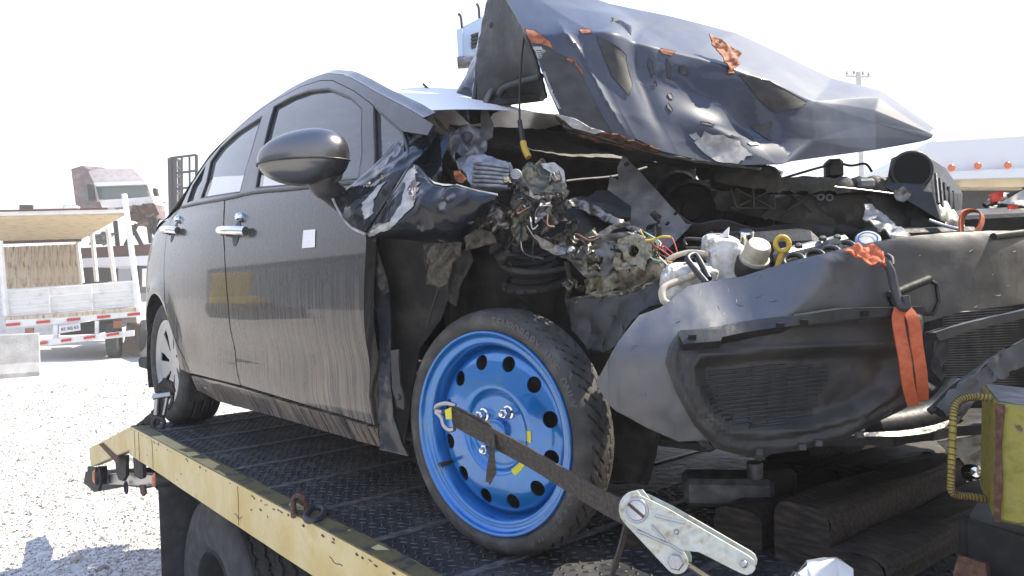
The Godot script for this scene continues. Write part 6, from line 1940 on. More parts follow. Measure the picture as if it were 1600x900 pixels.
func folded_wing() -> void:
	# front wing folded up against the windscreen pillar: an upper band, a lower fold, and what is crushed between
	var out := V(0.6, 0.3, 0.75)
	var band := loft([
		[V(-0.515,0.874,0.926), V(-0.476,0.918,0.879), V(-0.452,0.992,0.803), V(-0.463,1.071,0.737), V(-0.461,1.083,0.72)],
		[V(-0.466,0.844,0.939), V(-0.412,0.891,0.896), V(-0.379,0.963,0.825), V(-0.393,1.042,0.748), V(-0.397,1.064,0.721)],
		[V(-0.421,0.808,0.94), V(-0.355,0.855,0.907), V(-0.313,0.933,0.839), V(-0.328,1.009,0.763), V(-0.355,1.047,0.717)],
		[V(-0.364,0.773,0.919), V(-0.33,0.819,0.901), V(-0.292,0.931,0.83), V(-0.297,0.984,0.773), V(-0.336,1.037,0.71)]], 0.010, 7.0, 71)
	var fold := loft([
		[V(-0.347,0.77,0.921), V(-0.302,0.822,0.906), V(-0.26,0.931,0.846), V(-0.181,0.883,0.838), V(-0.109,0.865,0.823), V(-0.055,0.848,0.812), V(-0.001,0.833,0.794)],
		[V(-0.338,0.768,0.926), V(-0.253,0.802,0.918), V(-0.2,0.864,0.876), V(-0.14,0.846,0.86), V(-0.083,0.84,0.838), V(-0.041,0.832,0.819), V(0,0.829,0.796)],
		[V(-0.336,0.764,0.924), V(-0.227,0.782,0.917), V(-0.163,0.81,0.888), V(-0.111,0.803,0.864), V(-0.064,0.802,0.839), V(-0.032,0.809,0.816), V(-0.003,0.822,0.798)],
		[V(-0.347,0.762,0.914), V(-0.245,0.763,0.9), V(-0.177,0.765,0.866), V(-0.121,0.764,0.838), V(-0.069,0.781,0.814), V(-0.037,0.799,0.799), V(-0.012,0.819,0.792)],
		[V(-0.381,0.762,0.892), V(-0.285,0.754,0.871), V(-0.216,0.744,0.835), V(-0.152,0.742,0.797), V(-0.092,0.774,0.779), V(-0.053,0.795,0.779), V(-0.025,0.818,0.784)]], 0.012, 7.0, 72)
	var g := Geo.new()
	grid(g, func(a: float, b: float) -> Vector3: return band.call(1.0 - a, b), 60, 36, 0.003)
	var w := obj("front_wing", g, "paint_torn", car, "black front wing folded up into sharp creases")
	g = Geo.new()
	grid(g, func(a: float, b: float) -> Vector3: return fold.call(1.0 - a, b), 80, 50, 0.003)
	obj("wing_fold", g, "paint_torn", w)
	g = Geo.new()
	facets(g, [V(-0.29,0.935,0.828), V(-0.301,0.978,0.778), V(-0.336,1.037,0.71), V(-0.31,1.025,0.694), V(-0.264,0.952,0.75), V(-0.242,0.919,0.77), V(-0.205,0.886,0.82), V(-0.318,0.939,0.768)], [[0, 1, 7], [1, 2, 7], [2, 3, 4, 7], [4, 5, 6, 7], [0, 7, 6]], 0.006, 9.0, 10, 74)
	obj("wing_gusset", g, "paint_torn", w)
	g = Geo.new()
	facets(g, [V(-0.53,1.039,0.771), V(-0.482,1.047,0.745), V(-0.451,1.07,0.738), V(-0.419,1.06,0.716), V(-0.445,0.983,0.779), V(-0.491,1.004,0.772)], [[0, 1, 4, 5], [1, 2, 3, 4]], 0.004, 8.0, 8, 73)
	obj("wing_corner", g, "paint_torn", w)
	on_skin("bare_scrape", band, ragged([P(0.20, 0.60), P(0.34, 0.55), P(0.38, 0.63), P(0.27, 0.70), P(0.22, 0.9), P(0.14, 0.86)], 1, 0.012), "primer_grey", w, out)
	on_skin("bare_scrape", fold, ragged([P(0.04, 0.25), P(0.16, 0.42), P(0.24, 0.28), P(0.30, 0.10), P(0.36, 0.03), P(0.37, 0.20), P(0.32, 0.40), P(0.22, 0.50), P(0.10, 0.60), P(0.04, 0.5)], 2, 0.018), "primer_grey", w, out)
	on_skin("bare_scrape", fold, ragged([P(0.30, 0.20), P(0.35, 0.16), P(0.35, 0.36), P(0.31, 0.38)], 3, 0.010), "rust_brown", w, out)
	on_skin("bare_scrape", fold, ragged([P(0.46, 0.01), P(0.70, 0.01), P(0.70, 0.05), P(0.60, 0.10), P(0.50, 0.07)], 4, 0.012), "primer_grey", w, out)
	on_skin("bare_scrape", fold, ragged([P(0.01, 0.3), P(0.05, 0.4), P(0.05, 0.95), P(0.01, 0.95)], 5, 0.01), "primer_grey", w, out)
	wire("wing_edge", [V(-0.51,0.872,0.928), V(-0.447,0.828,0.94), V(-0.413,0.793,0.93), V(-0.35,0.77,0.925)], 0.0040, "primer_grey", w)
	wire("wing_edge", [V(-0.336,0.772,0.924), V(-0.289,0.827,0.906), V(-0.257,0.932,0.848)], 0.0022, "dark_matte", w)
	wire("wing_edge", [V(-0.105,0.866,0.826), V(-0.048,0.847,0.812), V(0.002,0.834,0.794)], 0.0025, "primer_grey", w)

func bonnet() -> void:
	# outer skin below the fold: rows from the fold (top) to the front edge, from the near side to the far side
	var rows := [
		[V(-0.435,1.586,0.433), V(-0.313,1.517,0.319), V(-0.234,1.462,0.162), V(-0.138,1.431,-0.015), V(-0.049,1.395,-0.215), V(0.024,1.335,-0.365), V(0.1,1.269,-0.518), V(0.2,1.223,-0.637), V(0.34,1.084,-0.679)],
		[V(-0.292,1.425,0.513), V(-0.223,1.401,0.431), V(-0.159,1.38,0.323), V(-0.078,1.34,0.179), V(0.006,1.312,0.001), V(0.1,1.249,-0.175), V(0.175,1.191,-0.326), V(0.248,1.173,-0.507), V(0.356,1.061,-0.605)],
		[V(-0.15,1.271,0.563), V(-0.109,1.266,0.513), V(-0.05,1.27,0.428), V(0.008,1.26,0.311), V(0.072,1.228,0.156), V(0.156,1.177,-0.014), V(0.227,1.125,-0.169), V(0.262,1.125,-0.445), V(0.369,1.049,-0.589)],
		[V(-0.129,1.204,0.546), V(-0.075,1.188,0.486), V(-0.026,1.169,0.411), V(0.02,1.156,0.305), V(0.074,1.128,0.163), V(0.149,1.089,0.011), V(0.227,1.066,-0.153), V(0.269,1.084,-0.431), V(0.369,1.039,-0.58)],
		[V(-0.107,1.121,0.529), V(-0.049,1.092,0.467), V(0.002,1.072,0.391), V(0.046,1.06,0.29), V(0.09,1.038,0.161), V(0.153,1.018,0.022), V(0.232,1.011,-0.142), V(0.277,1.039,-0.416), V(0.361,1.031,-0.563)],
		[V(-0.079,1.041,0.511), V(-0.02,1.003,0.441), V(0.04,0.976,0.361), V(0.083,0.955,0.263), V(0.129,0.933,0.137), V(0.198,0.938,-0.007), V(0.214,0.946,-0.05), V(0.281,1,-0.404), V(0.348,1.025,-0.54)],
	]
	var nr := rows.size() - 1
	var nc: int = rows[0].size() - 1
	var at := func(r: int, c: int) -> Vector3: return rows[clampi(r, 0, nr)][clampi(c, 0, nc)]
	var fz := FastNoiseLite.new()
	fz.seed = 81; fz.frequency = 5.0; fz.fractal_octaves = 3
	var fr := FastNoiseLite.new()
	fr.seed = 82; fr.frequency = 2.6; fr.fractal_type = FastNoiseLite.FRACTAL_RIDGED; fr.fractal_octaves = 2
	var dents := [[0.42, 0.45, 0.10, 0.22, -0.02], [0.50, 0.80, 0.07, 0.10, 0.022], [0.62, 0.72, 0.05, 0.14, -0.025], [0.30, 0.35, 0.05, 0.3, 0.018], [0.36, 0.55, 0.03, 0.3, -0.016], [0.74, 0.35, 0.06, 0.2, -0.012]]
	var skin := func(a: float, b: float) -> Vector3:
		var s := a * nc
		var t := b * nr
		var i := mini(int(s), nc - 1)
		var j := mini(int(t), nr - 1)
		var col := []
		for k in range(-1, 3):
			col.append(at.call(j + k, i).cubic_interpolate(at.call(j + k, i + 1), at.call(j + k, i - 1), at.call(j + k, i + 2), s - i))
		var p: Vector3 = col[1].cubic_interpolate(col[2], col[0], col[3], t - j)
		var u := s - i      # stiff sheet: mostly flat facets between the folds, cut along a diagonal
		var v := t - j
		var q00: Vector3 = at.call(j, i)
		var q10: Vector3 = at.call(j, i + 1)
		var q01: Vector3 = at.call(j + 1, i)
		var q11: Vector3 = at.call(j + 1, i + 1)
		var flat: Vector3
		if (i + j) % 2 == 0: flat = q00 + (q10 - q00) * u + (q11 - q10) * v if u > v else q00 + (q11 - q01) * u + (q01 - q00) * v
		else: flat = q00 + (q10 - q00) * u + (q01 - q00) * v if u + v < 1.0 else q11 + (q01 - q11) * (1.0 - u) + (q10 - q11) * (1.0 - v)
		p = p.lerp(flat, 0.72)
		var edge := minf(minf(a, 1.0 - a) * 6.0, minf(1.0 - b, b) * 6.0)
		edge = clampf(edge, 0.0, 1.0)
		var h := fz.get_noise_3dv(p) * 0.002 + (fr.get_noise_3dv(p) - 0.2) * 0.005 * smoothstep(0.15, 0.5, b) * smoothstep(0.85, 0.5, a)
		var cr := absf((a - 0.165) - 0.11 * (b - 0.4)) / 0.022      # sharp ridge beside the dark panel
		h += 0.016 * exp(-cr) * smoothstep(0.28, 0.45, b)
		cr = absf((a - 0.60) - 0.16 * (b - 0.4)) / 0.03
		h -= 0.010 * exp(-cr) * smoothstep(0.3, 0.5, b)
		cr = absf((b - 0.86) + 0.5 * (a - 0.52)) / 0.03
		h += 0.009 * exp(-cr) * exp(-pow((a - 0.52) / 0.10, 2.0))
		h *= smoothstep(1.0, 0.86, a) * 0.8
		for d in dents: h += d[4] * exp(-pow((a - d[0]) / d[2], 2.0) - pow((b - d[1]) / d[3], 2.0))
		return p + V(0.80, 0.10, 0.58) * h * edge
	var bn := Node3D.new()
	bn.name = "bonnet"
	car.add_child(bn)
	bn.global_position = skin.call(0.1, 0.9)
	bn.set_meta("label", "bonnet, bluish grey with reflected sky put into its colour, raised and buckled across the middle")
	var g := Geo.new()
	var flipped := func(a: float, b: float) -> Vector3: return skin.call(1.0 - a, b)
	grid(g, flipped, 150, 90, 0.004)
	obj("bonnet_skin", g, "hood_sky_paint", bn)
	# patches on the skin: torn paint, primer, rust, and dark reflections put into colour
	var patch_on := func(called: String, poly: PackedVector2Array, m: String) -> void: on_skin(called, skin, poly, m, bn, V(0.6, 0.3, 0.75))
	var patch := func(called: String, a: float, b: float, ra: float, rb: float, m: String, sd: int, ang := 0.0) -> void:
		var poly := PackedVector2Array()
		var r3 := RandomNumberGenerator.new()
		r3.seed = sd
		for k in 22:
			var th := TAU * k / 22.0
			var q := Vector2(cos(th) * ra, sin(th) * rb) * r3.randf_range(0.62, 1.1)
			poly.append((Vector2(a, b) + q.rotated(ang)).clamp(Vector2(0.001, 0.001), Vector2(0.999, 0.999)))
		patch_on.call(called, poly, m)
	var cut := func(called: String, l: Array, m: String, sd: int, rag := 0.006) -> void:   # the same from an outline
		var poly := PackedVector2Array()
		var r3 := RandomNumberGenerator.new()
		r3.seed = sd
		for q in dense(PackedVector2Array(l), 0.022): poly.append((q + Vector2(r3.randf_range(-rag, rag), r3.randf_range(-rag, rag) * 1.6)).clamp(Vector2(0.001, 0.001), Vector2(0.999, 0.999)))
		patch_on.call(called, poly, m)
	cut.call("dark_reflection_patch", [P(0.012, 0.53), P(0.07, 0.50), P(0.145, 0.58), P(0.165, 0.79), P(0.175, 0.96), P(0.02, 0.975), P(0.012, 0.8)], "dark_matte", 1, 0.002)
	cut.call("dark_reflection_patch", [P(0.255, 0.42), P(0.33, 0.49), P(0.325, 0.64), P(0.295, 0.72), P(0.265, 0.62)], "dark_matte", 2, 0.002)
	cut.call("dark_reflection_patch", [P(0.58, 0.42), P(0.64, 0.40), P(0.735, 0.43), P(0.72, 0.50), P(0.67, 0.58), P(0.63, 0.52)], "dark_matte", 3, 0.002)
	cut.call("dark_reflection_patch", [P(0.62, 0.70), P(0.665, 0.66), P(0.66, 0.82), P(0.64, 0.76)], "dark_matte", 4, 0.003)
	cut.call("primer_patch", [P(0.44, 0.90), P(0.48, 0.85), P(0.565, 0.865), P(0.575, 0.94), P(0.535, 0.996), P(0.48, 0.988), P(0.455, 0.96)], "primer_grey", 5)
	cut.call("primer_patch", [P(0.585, 0.86), P(0.62, 0.84), P(0.63, 0.86), P(0.595, 0.88)], "primer_grey", 6, 0.003)
	cut.call("primer_patch", [P(0.435, 0.875), P(0.46, 0.85), P(0.465, 0.88), P(0.445, 0.90)], "primer_grey", 16, 0.003)
	cut.call("primer_patch", [P(0.003, 0.50), P(0.04, 0.49), P(0.05, 0.53), P(0.022, 0.58), P(0.003, 0.60)], "primer_grey", 7, 0.004)
	cut.call("primer_patch", [P(0.003, 0.68), P(0.016, 0.68), P(0.020, 0.9), P(0.003, 0.92)], "primer_grey", 8, 0.003)
	cut.call("rust_patch", [P(0.003, 0.38), P(0.06, 0.39), P(0.095, 0.45), P(0.09, 0.50), P(0.04, 0.47), P(0.004, 0.48)], "rust_orange", 9, 0.004)
	cut.call("rust_patch", [P(0.12, 0.56), P(0.15, 0.575), P(0.165, 0.66), P(0.15, 0.63)], "rust_orange", 10, 0.003)
	cut.call("rust_patch", [P(0.21, 0.385), P(0.245, 0.385), P(0.245, 0.41), P(0.215, 0.41)], "rust_orange", 11, 0.003)
	cut.call("rust_patch", [P(0.42, 0.40), P(0.455, 0.40), P(0.45, 0.43), P(0.425, 0.425)], "rust_orange", 12, 0.003)
	cut.call("rust_patch", [P(0.195, 0.96), P(0.215, 0.96), P(0.225, 0.99), P(0.195, 0.99)], "rust_orange", 13, 0.003)
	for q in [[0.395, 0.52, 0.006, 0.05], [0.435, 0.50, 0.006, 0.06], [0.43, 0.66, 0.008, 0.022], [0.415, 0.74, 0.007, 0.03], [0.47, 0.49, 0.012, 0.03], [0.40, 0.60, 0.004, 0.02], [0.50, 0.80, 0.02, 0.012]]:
		patch.call("paint_tear", q[0], q[1], q[2], q[3], "dark_matte", int(q[0] * 1000.0))
	# flap torn up from the skin
	bit("torn_flap", [V(0.068,1.298,0.098), V(0.091,1.283,0.071), V(0.109,1.257,0.033), V(0.118,1.246,0.023), V(0.121,1.228,0.043), V(0.128,1.213,0.043), V(0.121,1.201,0.059), V(0.124,1.186,0.063), V(0.115,1.185,0.082), V(0.118,1.202,0.079), V(0.104,1.215,0.087), V(0.104,1.228,0.087), V(0.084,1.265,0.103)], "rust_orange", 0.006, 83, 16.0, 0.003, 0.008, bn, [], 0.01)
	bit("torn_flap", [V(-0.093,1.345,0.307), V(-0.074,1.335,0.284), V(-0.053,1.318,0.274), V(-0.04,1.29,0.29), V(-0.055,1.291,0.308), V(-0.072,1.308,0.313)], "hood_sky_paint", 0.004, 84, 16.0, 0.003, 0.008, bn, [], 0.01)
	bit("front_lip", [V(-0.043,1.046,0.57), V(0.003,1.013,0.538), V(0.041,0.995,0.501), V(0.065,0.985,0.472), V(0.083,0.974,0.435), V(0.119,0.951,0.384), V(0.091,0.948,0.37), V(0.029,0.969,0.444), V(-0.03,0.997,0.516), V(-0.052,1.023,0.541)], "rust_brown", 0.008, 85, 20.0, 0.004, 0.0, bn)
	bit("front_lip", [V(-0.04,1.045,0.574), V(0.002,1.028,0.547), V(0.03,1.004,0.522), V(0.049,0.994,0.499), V(0.029,0.99,0.515), V(-0.009,1.009,0.545)], "primer_grey", 0.006, 86, 22.0, 0.003, 0.0, bn, [], 0.01)
	bit("front_lip", [V(-0.036,1.022,0.553), V(0.03,0.989,0.49), V(0.081,0.959,0.398), V(0.142,0.932,0.278), V(0.215,0.917,0.097), V(0.16,0.932,0.006), V(0.058,0.94,0.177), V(-0.02,0.96,0.316), V(-0.102,1,0.445)], "black_plastic", 0.004, 87, 8.0, 0.006, 0.0, bn)
	# underside of the rear half, with its stiffening ribs
	bit("bonnet_underside", [V(-0.42,1.522,0.447), V(-0.298,1.432,0.489), V(-0.18,1.288,0.536), V(-0.162,1.213,0.516), V(-0.183,1.134,0.463), V(-0.271,1.148,0.397), V(-0.389,1.159,0.414), V(-0.45,1.102,0.519), V(-0.461,1.188,0.499), V(-0.462,1.343,0.469)], "dusty_plastic", 0.003, 88, 4.0, 0.006, 0.0, bn)
	bit("bonnet_rear_half", [V(-0.451,1.557,0.422), V(-0.474,1.109,0.501), V(-0.607,1.2,0.487), V(-0.594,1.29,0.408), V(-0.525,1.493,0.386)], "hood_sky_paint", 0.006, 89, 6.0, 0.006, 0.0, bn)
	bit("bonnet_rear_edge", [V(-0.577,1.194,0.513), V(-0.52,1.22,0.477), V(-0.419,1.19,0.449), V(-0.344,1.174,0.422), V(-0.271,1.169,0.396), V(-0.249,1.153,0.402), V(-0.314,1.146,0.449), V(-0.394,1.147,0.482), V(-0.494,1.164,0.508)], "dusty_plastic", 0.006, 90, 8.0, 0.016, 0.0, bn)
	bit("bonnet_rear_edge", [V(-0.452,1.165,0.52), V(-0.396,1.155,0.485), V(-0.388,1.14,0.475), V(-0.404,1.104,0.494), V(-0.432,1.098,0.528)], "inner_dark", 0.006, 91, 8.0, 0.01, 0.0, bn)
	wire("stiffening_rib", [V(-0.388,1.414,0.472), V(-0.397,1.326,0.468), V(-0.407,1.255,0.465), V(-0.405,1.222,0.463)], 0.008, "dusty_plastic", bn, 8)
	wire("stiffening_rib", [V(-0.179,1.18,0.49), V(-0.265,1.187,0.483), V(-0.339,1.19,0.478), V(-0.366,1.175,0.48)], 0.010, "dusty_plastic", bn, 8)
	wire("stiffening_rib", [V(-0.475,1.47,0.42), V(-0.468,1.346,0.46), V(-0.455,1.225,0.492), V(-0.448,1.117,0.516)], 0.009, "paint", bn, 8)
	knob("rubber_stop", V(-0.391,1.377,0.476), V(0.5, -0.3, 0.8), [P(0, 0.012), P(0.008, 0.011), P(0.011, 0.0)], "black_plastic", bn)

# ---------------------------------------------------------------- things standing in the yard
func slab(called: String, pts: Array, m: String, back: Vector3, parent: Node3D) -> MeshInstance3D:   # flat outline given real thickness along back
	var g := Geo.new()
	var cen := Vector3.ZERO
	for p in pts: cen += p / pts.size()
	g.flat(pts, -back)
	var l := []
	for p in pts: l.append(p + back)
	g.flat(l, back)
	for i in pts.size():
		var a: Vector3 = pts[i]
		var b: Vector3 = pts[(i + 1) % pts.size()]
		g.flat([a, b, b + back, a + back], (a + b) / 2.0 - cen)
	return obj(called, g, m, parent)

func bar(called: String, a: Vector3, b: Vector3, r: float, m: String, parent: Node3D) -> MeshInstance3D:
	var g := Geo.new()
	var x := frame((a + b) / 2.0, b - a, V(0.7, 0.05, 0.7))
	box(g, x, V(r * 2.0, r * 2.0, a.distance_to(b)), r * 0.2)
	return obj(called, g, m, parent)

func yard_things() -> void:
	var away := V(-0.93, 0.0, -0.36)      # the way the cargo truck points, away from us
	# ---- stake bed truck, seen from behind
	var t := thing("stake_bed_truck", "white stake bed truck with open slatted sides and raised cream roof board, seen from behind", "truck", (V(-21.903,-1.05,-1.755)))
	var gate := slab("tailgate", [V(-22.329,0.845,-0.374), V(-20.144,1.017,-2.998), V(-20.121,0.321,-3.019), V(-22.296,0.131,-0.407)], "white_paint", away * 0.08, t)
	for k in 4: bar("gate_rib", (V(-22.241,0.81,-0.379)).lerp(V(-22.217,0.166,-0.401), k / 3.0), (V(-20.073,0.982,-2.981)).lerp(V(-20.049,0.355,-3.003), k / 3.0), 0.014, "white_paint", gate)
	for k in 4: bar("gate_rib", (V(-22.214,0.843,-0.391)).lerp(V(-20.07,0.999,-2.965), k / 3.0), (V(-22.191,0.149,-0.412)).lerp(V(-20.047,0.322,-2.986), k / 3.0), 0.02, "white_paint", gate)
	slab("rear_beam", [V(-22.172,0.102,-0.353), V(-19.904,0.302,-3.077), V(-19.896,0.066,-3.083), V(-22.165,-0.151,-0.359)], "white_paint", away * 0.2, t)
	slab("rear_bumper", [V(-21.53,-0.485,-0.915), V(-19.877,-0.292,-2.9), V(-19.879,-0.443,-2.896), V(-21.532,-0.653,-0.91)], "white_paint", away * 0.12, t)
	slab("bed_floor", [V(-22.182,0.136,-0.341), V(-19.947,0.304,-3.025), V(-19.926,0.202,-3.048), V(-22.184,0.018,-0.338)], "cream_boards", away * 4.5, t)
	for k in 5: slab("red_reflector", [(V(-22.127,-0.031,-0.345)).lerp(V(-20.078,0.145,-2.804), k / 4.0), (V(-21.889,-0.008,-0.63)).lerp(V(-19.863,0.169,-3.063), k / 4.0), (V(-21.89,-0.076,-0.628)).lerp(V(-19.864,0.102,-3.061), k / 4.0), (V(-22.127,-0.099,-0.343)).lerp(V(-20.079,0.078,-2.803), k / 4.0)], "red_lens", away * 0.02, t)
	for k in 4: slab("red_reflector", [(V(-21.431,-0.536,-0.972)).lerp(V(-20.295,-0.37,-2.336), k / 3.0), (V(-21.281,-0.509,-1.152)).lerp(V(-20.081,-0.33,-2.594), k / 3.0), (V(-21.282,-0.576,-1.15)).lerp(V(-20.082,-0.396,-2.592), k / 3.0), (V(-21.432,-0.602,-0.97)).lerp(V(-20.296,-0.437,-2.335), k / 3.0)], "red_lens", away * 0.02, t)
	slab("bumper_post", [V(-21.376,-0.103,-1.306), V(-21.301,-0.106,-1.396), V(-21.306,-0.476,-1.386), V(-21.382,-0.49,-1.295)], "white_paint", away * 0.1, t)
	slab("bumper_post", [V(-20.674,-0.016,-2.149), V(-20.609,-0.019,-2.227), V(-20.614,-0.373,-2.218), V(-20.679,-0.387,-2.14)], "white_paint", away * 0.1, t)
	var np := slab("number_plate", [V(-21.098,-0.134,-1.395), V(-20.744,-0.067,-1.821), V(-20.736,-0.251,-1.829), V(-21.09,-0.319,-1.403)], "plate_white", away * 0.02, t)
	var tm := TextMesh.new()
	tm.text = "BC BG 63"; tm.font_size = 32; tm.pixel_size = 0.0034; tm.depth = 0.006
	var fo := SystemFont.new()
	fo.font_names = PackedStringArray(["Droid Sans"]); fo.font_weight = 700
	tm.font = fo
	var pl: Vector3 = V(-20.857,-0.19,-1.603)
	var tx := obj("plate_text", tm, "plate_black", np)
	var px: Vector3 = ((V(-20.705,-0.116,-1.827)) - (V(-21.058,-0.184,-1.402))).normalized()
	var pn := -away.slide(px).normalized()
	tx.global_transform = Transform3D(Basis(px, pn.cross(px), pn), pl)
	slab("tail_lamp", [V(-21.774,-0.163,-0.726), V(-21.634,-0.152,-0.894), V(-21.637,-0.353,-0.889), V(-21.777,-0.364,-0.721)], "rust_orange", away * 0.08, t)
	slab("tail_lamp", [V(-20.289,-0.045,-2.509), V(-20.149,-0.035,-2.677), V(-20.152,-0.219,-2.672), V(-20.292,-0.23,-2.504)], "rust_orange", away * 0.08, t)
	for p in [[V(-22.24,2.16,-0.29), V(-22.16,0.169,-0.368), 0.05], [V(-20.131,3.295,-2.831), V(-19.916,0.168,-3.06), 0.055], [V(-22.315,2.57,-2.844), V(-22.208,1.026,-2.959), 0.05], [V(-24.365,2.53,-2.82), V(-24.297,1.071,-2.888), 0.05], [V(-26.742,2.441,-2.81), V(-26.653,1.077,-2.905), 0.05]]:
		bar("stake_post", p[0], p[1], p[2], "white_paint", t)
	slab("side_board", [V(-20.04,1.014,-3.021), V(-20.05,0.339,-3.003), V(-26.367,0.454,-3.648), V(-26.385,1.099,-3.632)], "white_paint", V(0.35, 0, -0.9) * 0.05, t)
	# headboard of separate upright boards
	for k in 11:
		var a: Vector3 = (V(-28.679,2.363,-0.892)).lerp(V(-27,2.394,-2.907), k / 11.0)
		var b: Vector3 = (V(-28.679,2.363,-0.892)).lerp(V(-27,2.394,-2.907), (k + 0.93) / 11.0)
		var c: Vector3 = (V(-28.671,0.945,-0.888)).lerp(V(-26.977,1.04,-2.921), (k + 0.93) / 11.0)
		var d: Vector3 = (V(-28.671,0.945,-0.888)).lerp(V(-26.977,1.04,-2.921), k / 11.0)
		var o := away * 0.03 * (k % 3)
		slab("board", [a + o, b + o, c + o, d + o], "cream_boards", away * 0.06, t)
	bar("headboard_rail", V(-28.625,2.531,-0.857), V(-26.896,2.538,-2.931), 0.07, "rust_brown", t)
	slab("roof_board", [V(-22.232,2.75,-0.306), V(-20.118,2.738,-2.842), V(-26.943,2.542,-2.977), V(-29.529,2.552,0.126), V(-22.88,2.728,0.472)], "cream_panel", V(0, 0.07, 0), t)
	bar("roof_rail", V(-22.797,2.856,0.472), V(-20.045,2.832,-2.83), 0.045, "white_paint", t)
	bar("roof_rail", V(-22.715,2.932,0.475), V(-20.272,2.905,-2.456), 0.025, "rust_brown", t)
	for p in [[0.25, 0.5], [1.05, 0.5]]:
		var g := Geo.new()
		var c: Vector3 = (V(-19.763,-0.55,-2.141))
		lathe(g, [P(0.0, 0.0), P(0.25, 0.0), P(0.3, 0.03), P(0.47, 0.02), P(0.5, -0.03), P(0.5, -0.24), P(0.3, -0.27)], yframe(V(c.x, GROUND + 0.5, c.z) + away * (1.2 + p[0] * 0.0) + V(-0.36, 0, 0.93) * (0.3 - p[0]), V(-0.36, 0, 0.93)), 28)
		obj("wheel", g, "truck_rubber", t)
	var g2 := Geo.new()
	var cc: Vector3 = V(-20.674,-0.3,-1.586)
	box(g2, frame(V(cc.x, -0.28, cc.z) + away * 4.2, away), V(0.9, 0.24, 6.5), 0.01)
	obj("chassis", g2, "chassis_black", t)
	slab("cab", [V(-31.369,2.421,-0.711), V(-29.32,2.467,-3.17), V(-29.275,-0.687,-3.194), V(-31.414,-0.822,-0.626)], "white_paint", away * 1.8, t)
	for p in [[V(-29.206,3.861,-1.492), V(-28.922,3.848,-1.832), V(-28.925,3.649,-1.827), V(-29.209,3.639,-1.486), "chassis_black"], [V(-28.895,3.802,-1.865), V(-27.93,3.781,-3.022), V(-27.932,3.626,-3.018), V(-28.897,3.647,-1.861), "white_wall"], [V(-28.242,3.817,-2.648), V(-27.958,3.804,-2.989), V(-27.961,3.627,-2.984), V(-28.244,3.64,-2.644), "pale_blue"]]:
		var b := slab("roof_bundle", p.slice(0, 4), p[4], away * 0.5, t)
	# ---- concrete barriers
	var jb := thing("concrete_barrier", "pale grey concrete barrier at the left edge in front of the stake bed truck", "barrier", (V(-17.164,-1.05,-0.091)), "concrete barriers in the yard")
	barrier(jb, V(-17.579,-1.05,0.852), V(-17.341,-1.05,-0.475), 0.92, "concrete")
	var jb2 := thing("concrete_barrier", "tan concrete barrier between the stake bed truck and the car's rear", "barrier", (V(-20.06,-1.05,-3.011)), "concrete barriers in the yard")
	barrier(jb2, V(-23.518,-1.05,-3.32), V(-18.464,-1.05,-3.01), 0.85, "tan_concrete")
	# ---- old semi tractor cab riding on a flatbed
	var dk := 27.0
	var sc := thing("semi_tractor", "faded maroon semi truck cab with stripped nose, loaded on a low flatbed", "truck", (V(-28.713,2.539,-4.445)))
	var bk := V(-0.80, 0.0, -0.60)
	slab("sleeper_side", [V(-29.787,5.312,-3.182), V(-29.53,5.418,-3.492), V(-29.262,5.194,-3.811), V(-29.18,4.627,-3.904), V(-29.068,4.011,-4.033), V(-29.072,3.777,-4.026), V(-29.687,3.852,-3.289)], "maroon", bk * 0.5 + V(0.4, 0, -0.4), sc)
	slab("roof_fairing", [V(-29.156,5.166,-3.626), V(-28.975,5.251,-3.843), V(-28.11,5.212,-4.881), V(-27.818,4.733,-5.227), V(-29.013,4.693,-3.793)], "faded_pink", bk * 1.8, sc)
	slab("windscreen_frame", [V(-28.929,4.726,-3.738), V(-27.71,4.74,-5.201), V(-27.57,4.107,-5.363), V(-28.85,4.049,-3.827)], "faded_pink", bk * 1.6, sc)
	slab("windscreen", [V(-28.773,4.639,-3.768), V(-27.632,4.657,-5.138), V(-27.55,4.168,-5.231), V(-28.691,4.127,-3.862)], "window_glass", bk * 0.05, sc)
	slab("sun_visor", [V(-28.575,4.702,-3.694), V(-27.369,4.717,-5.141), V(-27.342,4.578,-5.172), V(-28.548,4.563,-3.725)], "white_wall", bk * 0.3, sc)
	slab("cowl", [V(-28.579,4.068,-3.839), V(-27.353,4.15,-5.311), V(-27.313,3.826,-5.356), V(-28.509,3.788,-3.92)], "white_paint", bk * 0.8, sc)
	slab("nose", [V(-27.91,3.74,-4.17), V(-27.004,3.859,-5.259), V(-26.967,3.356,-5.298), V(-27.595,3.293,-4.544)], "maroon", bk * 0.9, sc)
	bit("stripped_engine", [V(-27.287,3.759,-4.45), V(-26.681,3.777,-5.177), V(-26.631,3.189,-5.231), V(-26.835,3.063,-4.985), V(-27.065,3.118,-4.71), V(-27.264,3.353,-4.474)], "rust_brown", 0.4, 121, 1.2, 0.1, 0.2, sc, [], 0.12)
	bit("stripped_engine", [V(-26.941,3.231,-5.016), V(-26.708,3.333,-5.296), V(-26.744,2.837,-5.249), V(-26.861,2.752,-5.107)], "chassis_black", 0.3, 122, 1.5, 0.1, 0.1, sc, [], 0.12)
	slab("door_window", [V(-29.399,4.487,-3.484), V(-29.218,4.572,-3.702), V(-29.164,4.149,-3.763), V(-29.344,4.11,-3.546)], "window_glass", bk * 0.05, sc)
	slab("mirror", [V(-28.624,4.626,-3.478), V(-28.507,4.62,-3.618), V(-28.486,4.07,-3.639), V(-28.603,4.076,-3.499)], "chassis_black", bk * 0.15, sc)
	slab("mirror", [V(-27.133,4.421,-5.265), V(-27.045,4.417,-5.371), V(-27.02,4.141,-5.399), V(-27.108,4.145,-5.293)], "chassis_black", bk * 0.15, sc)
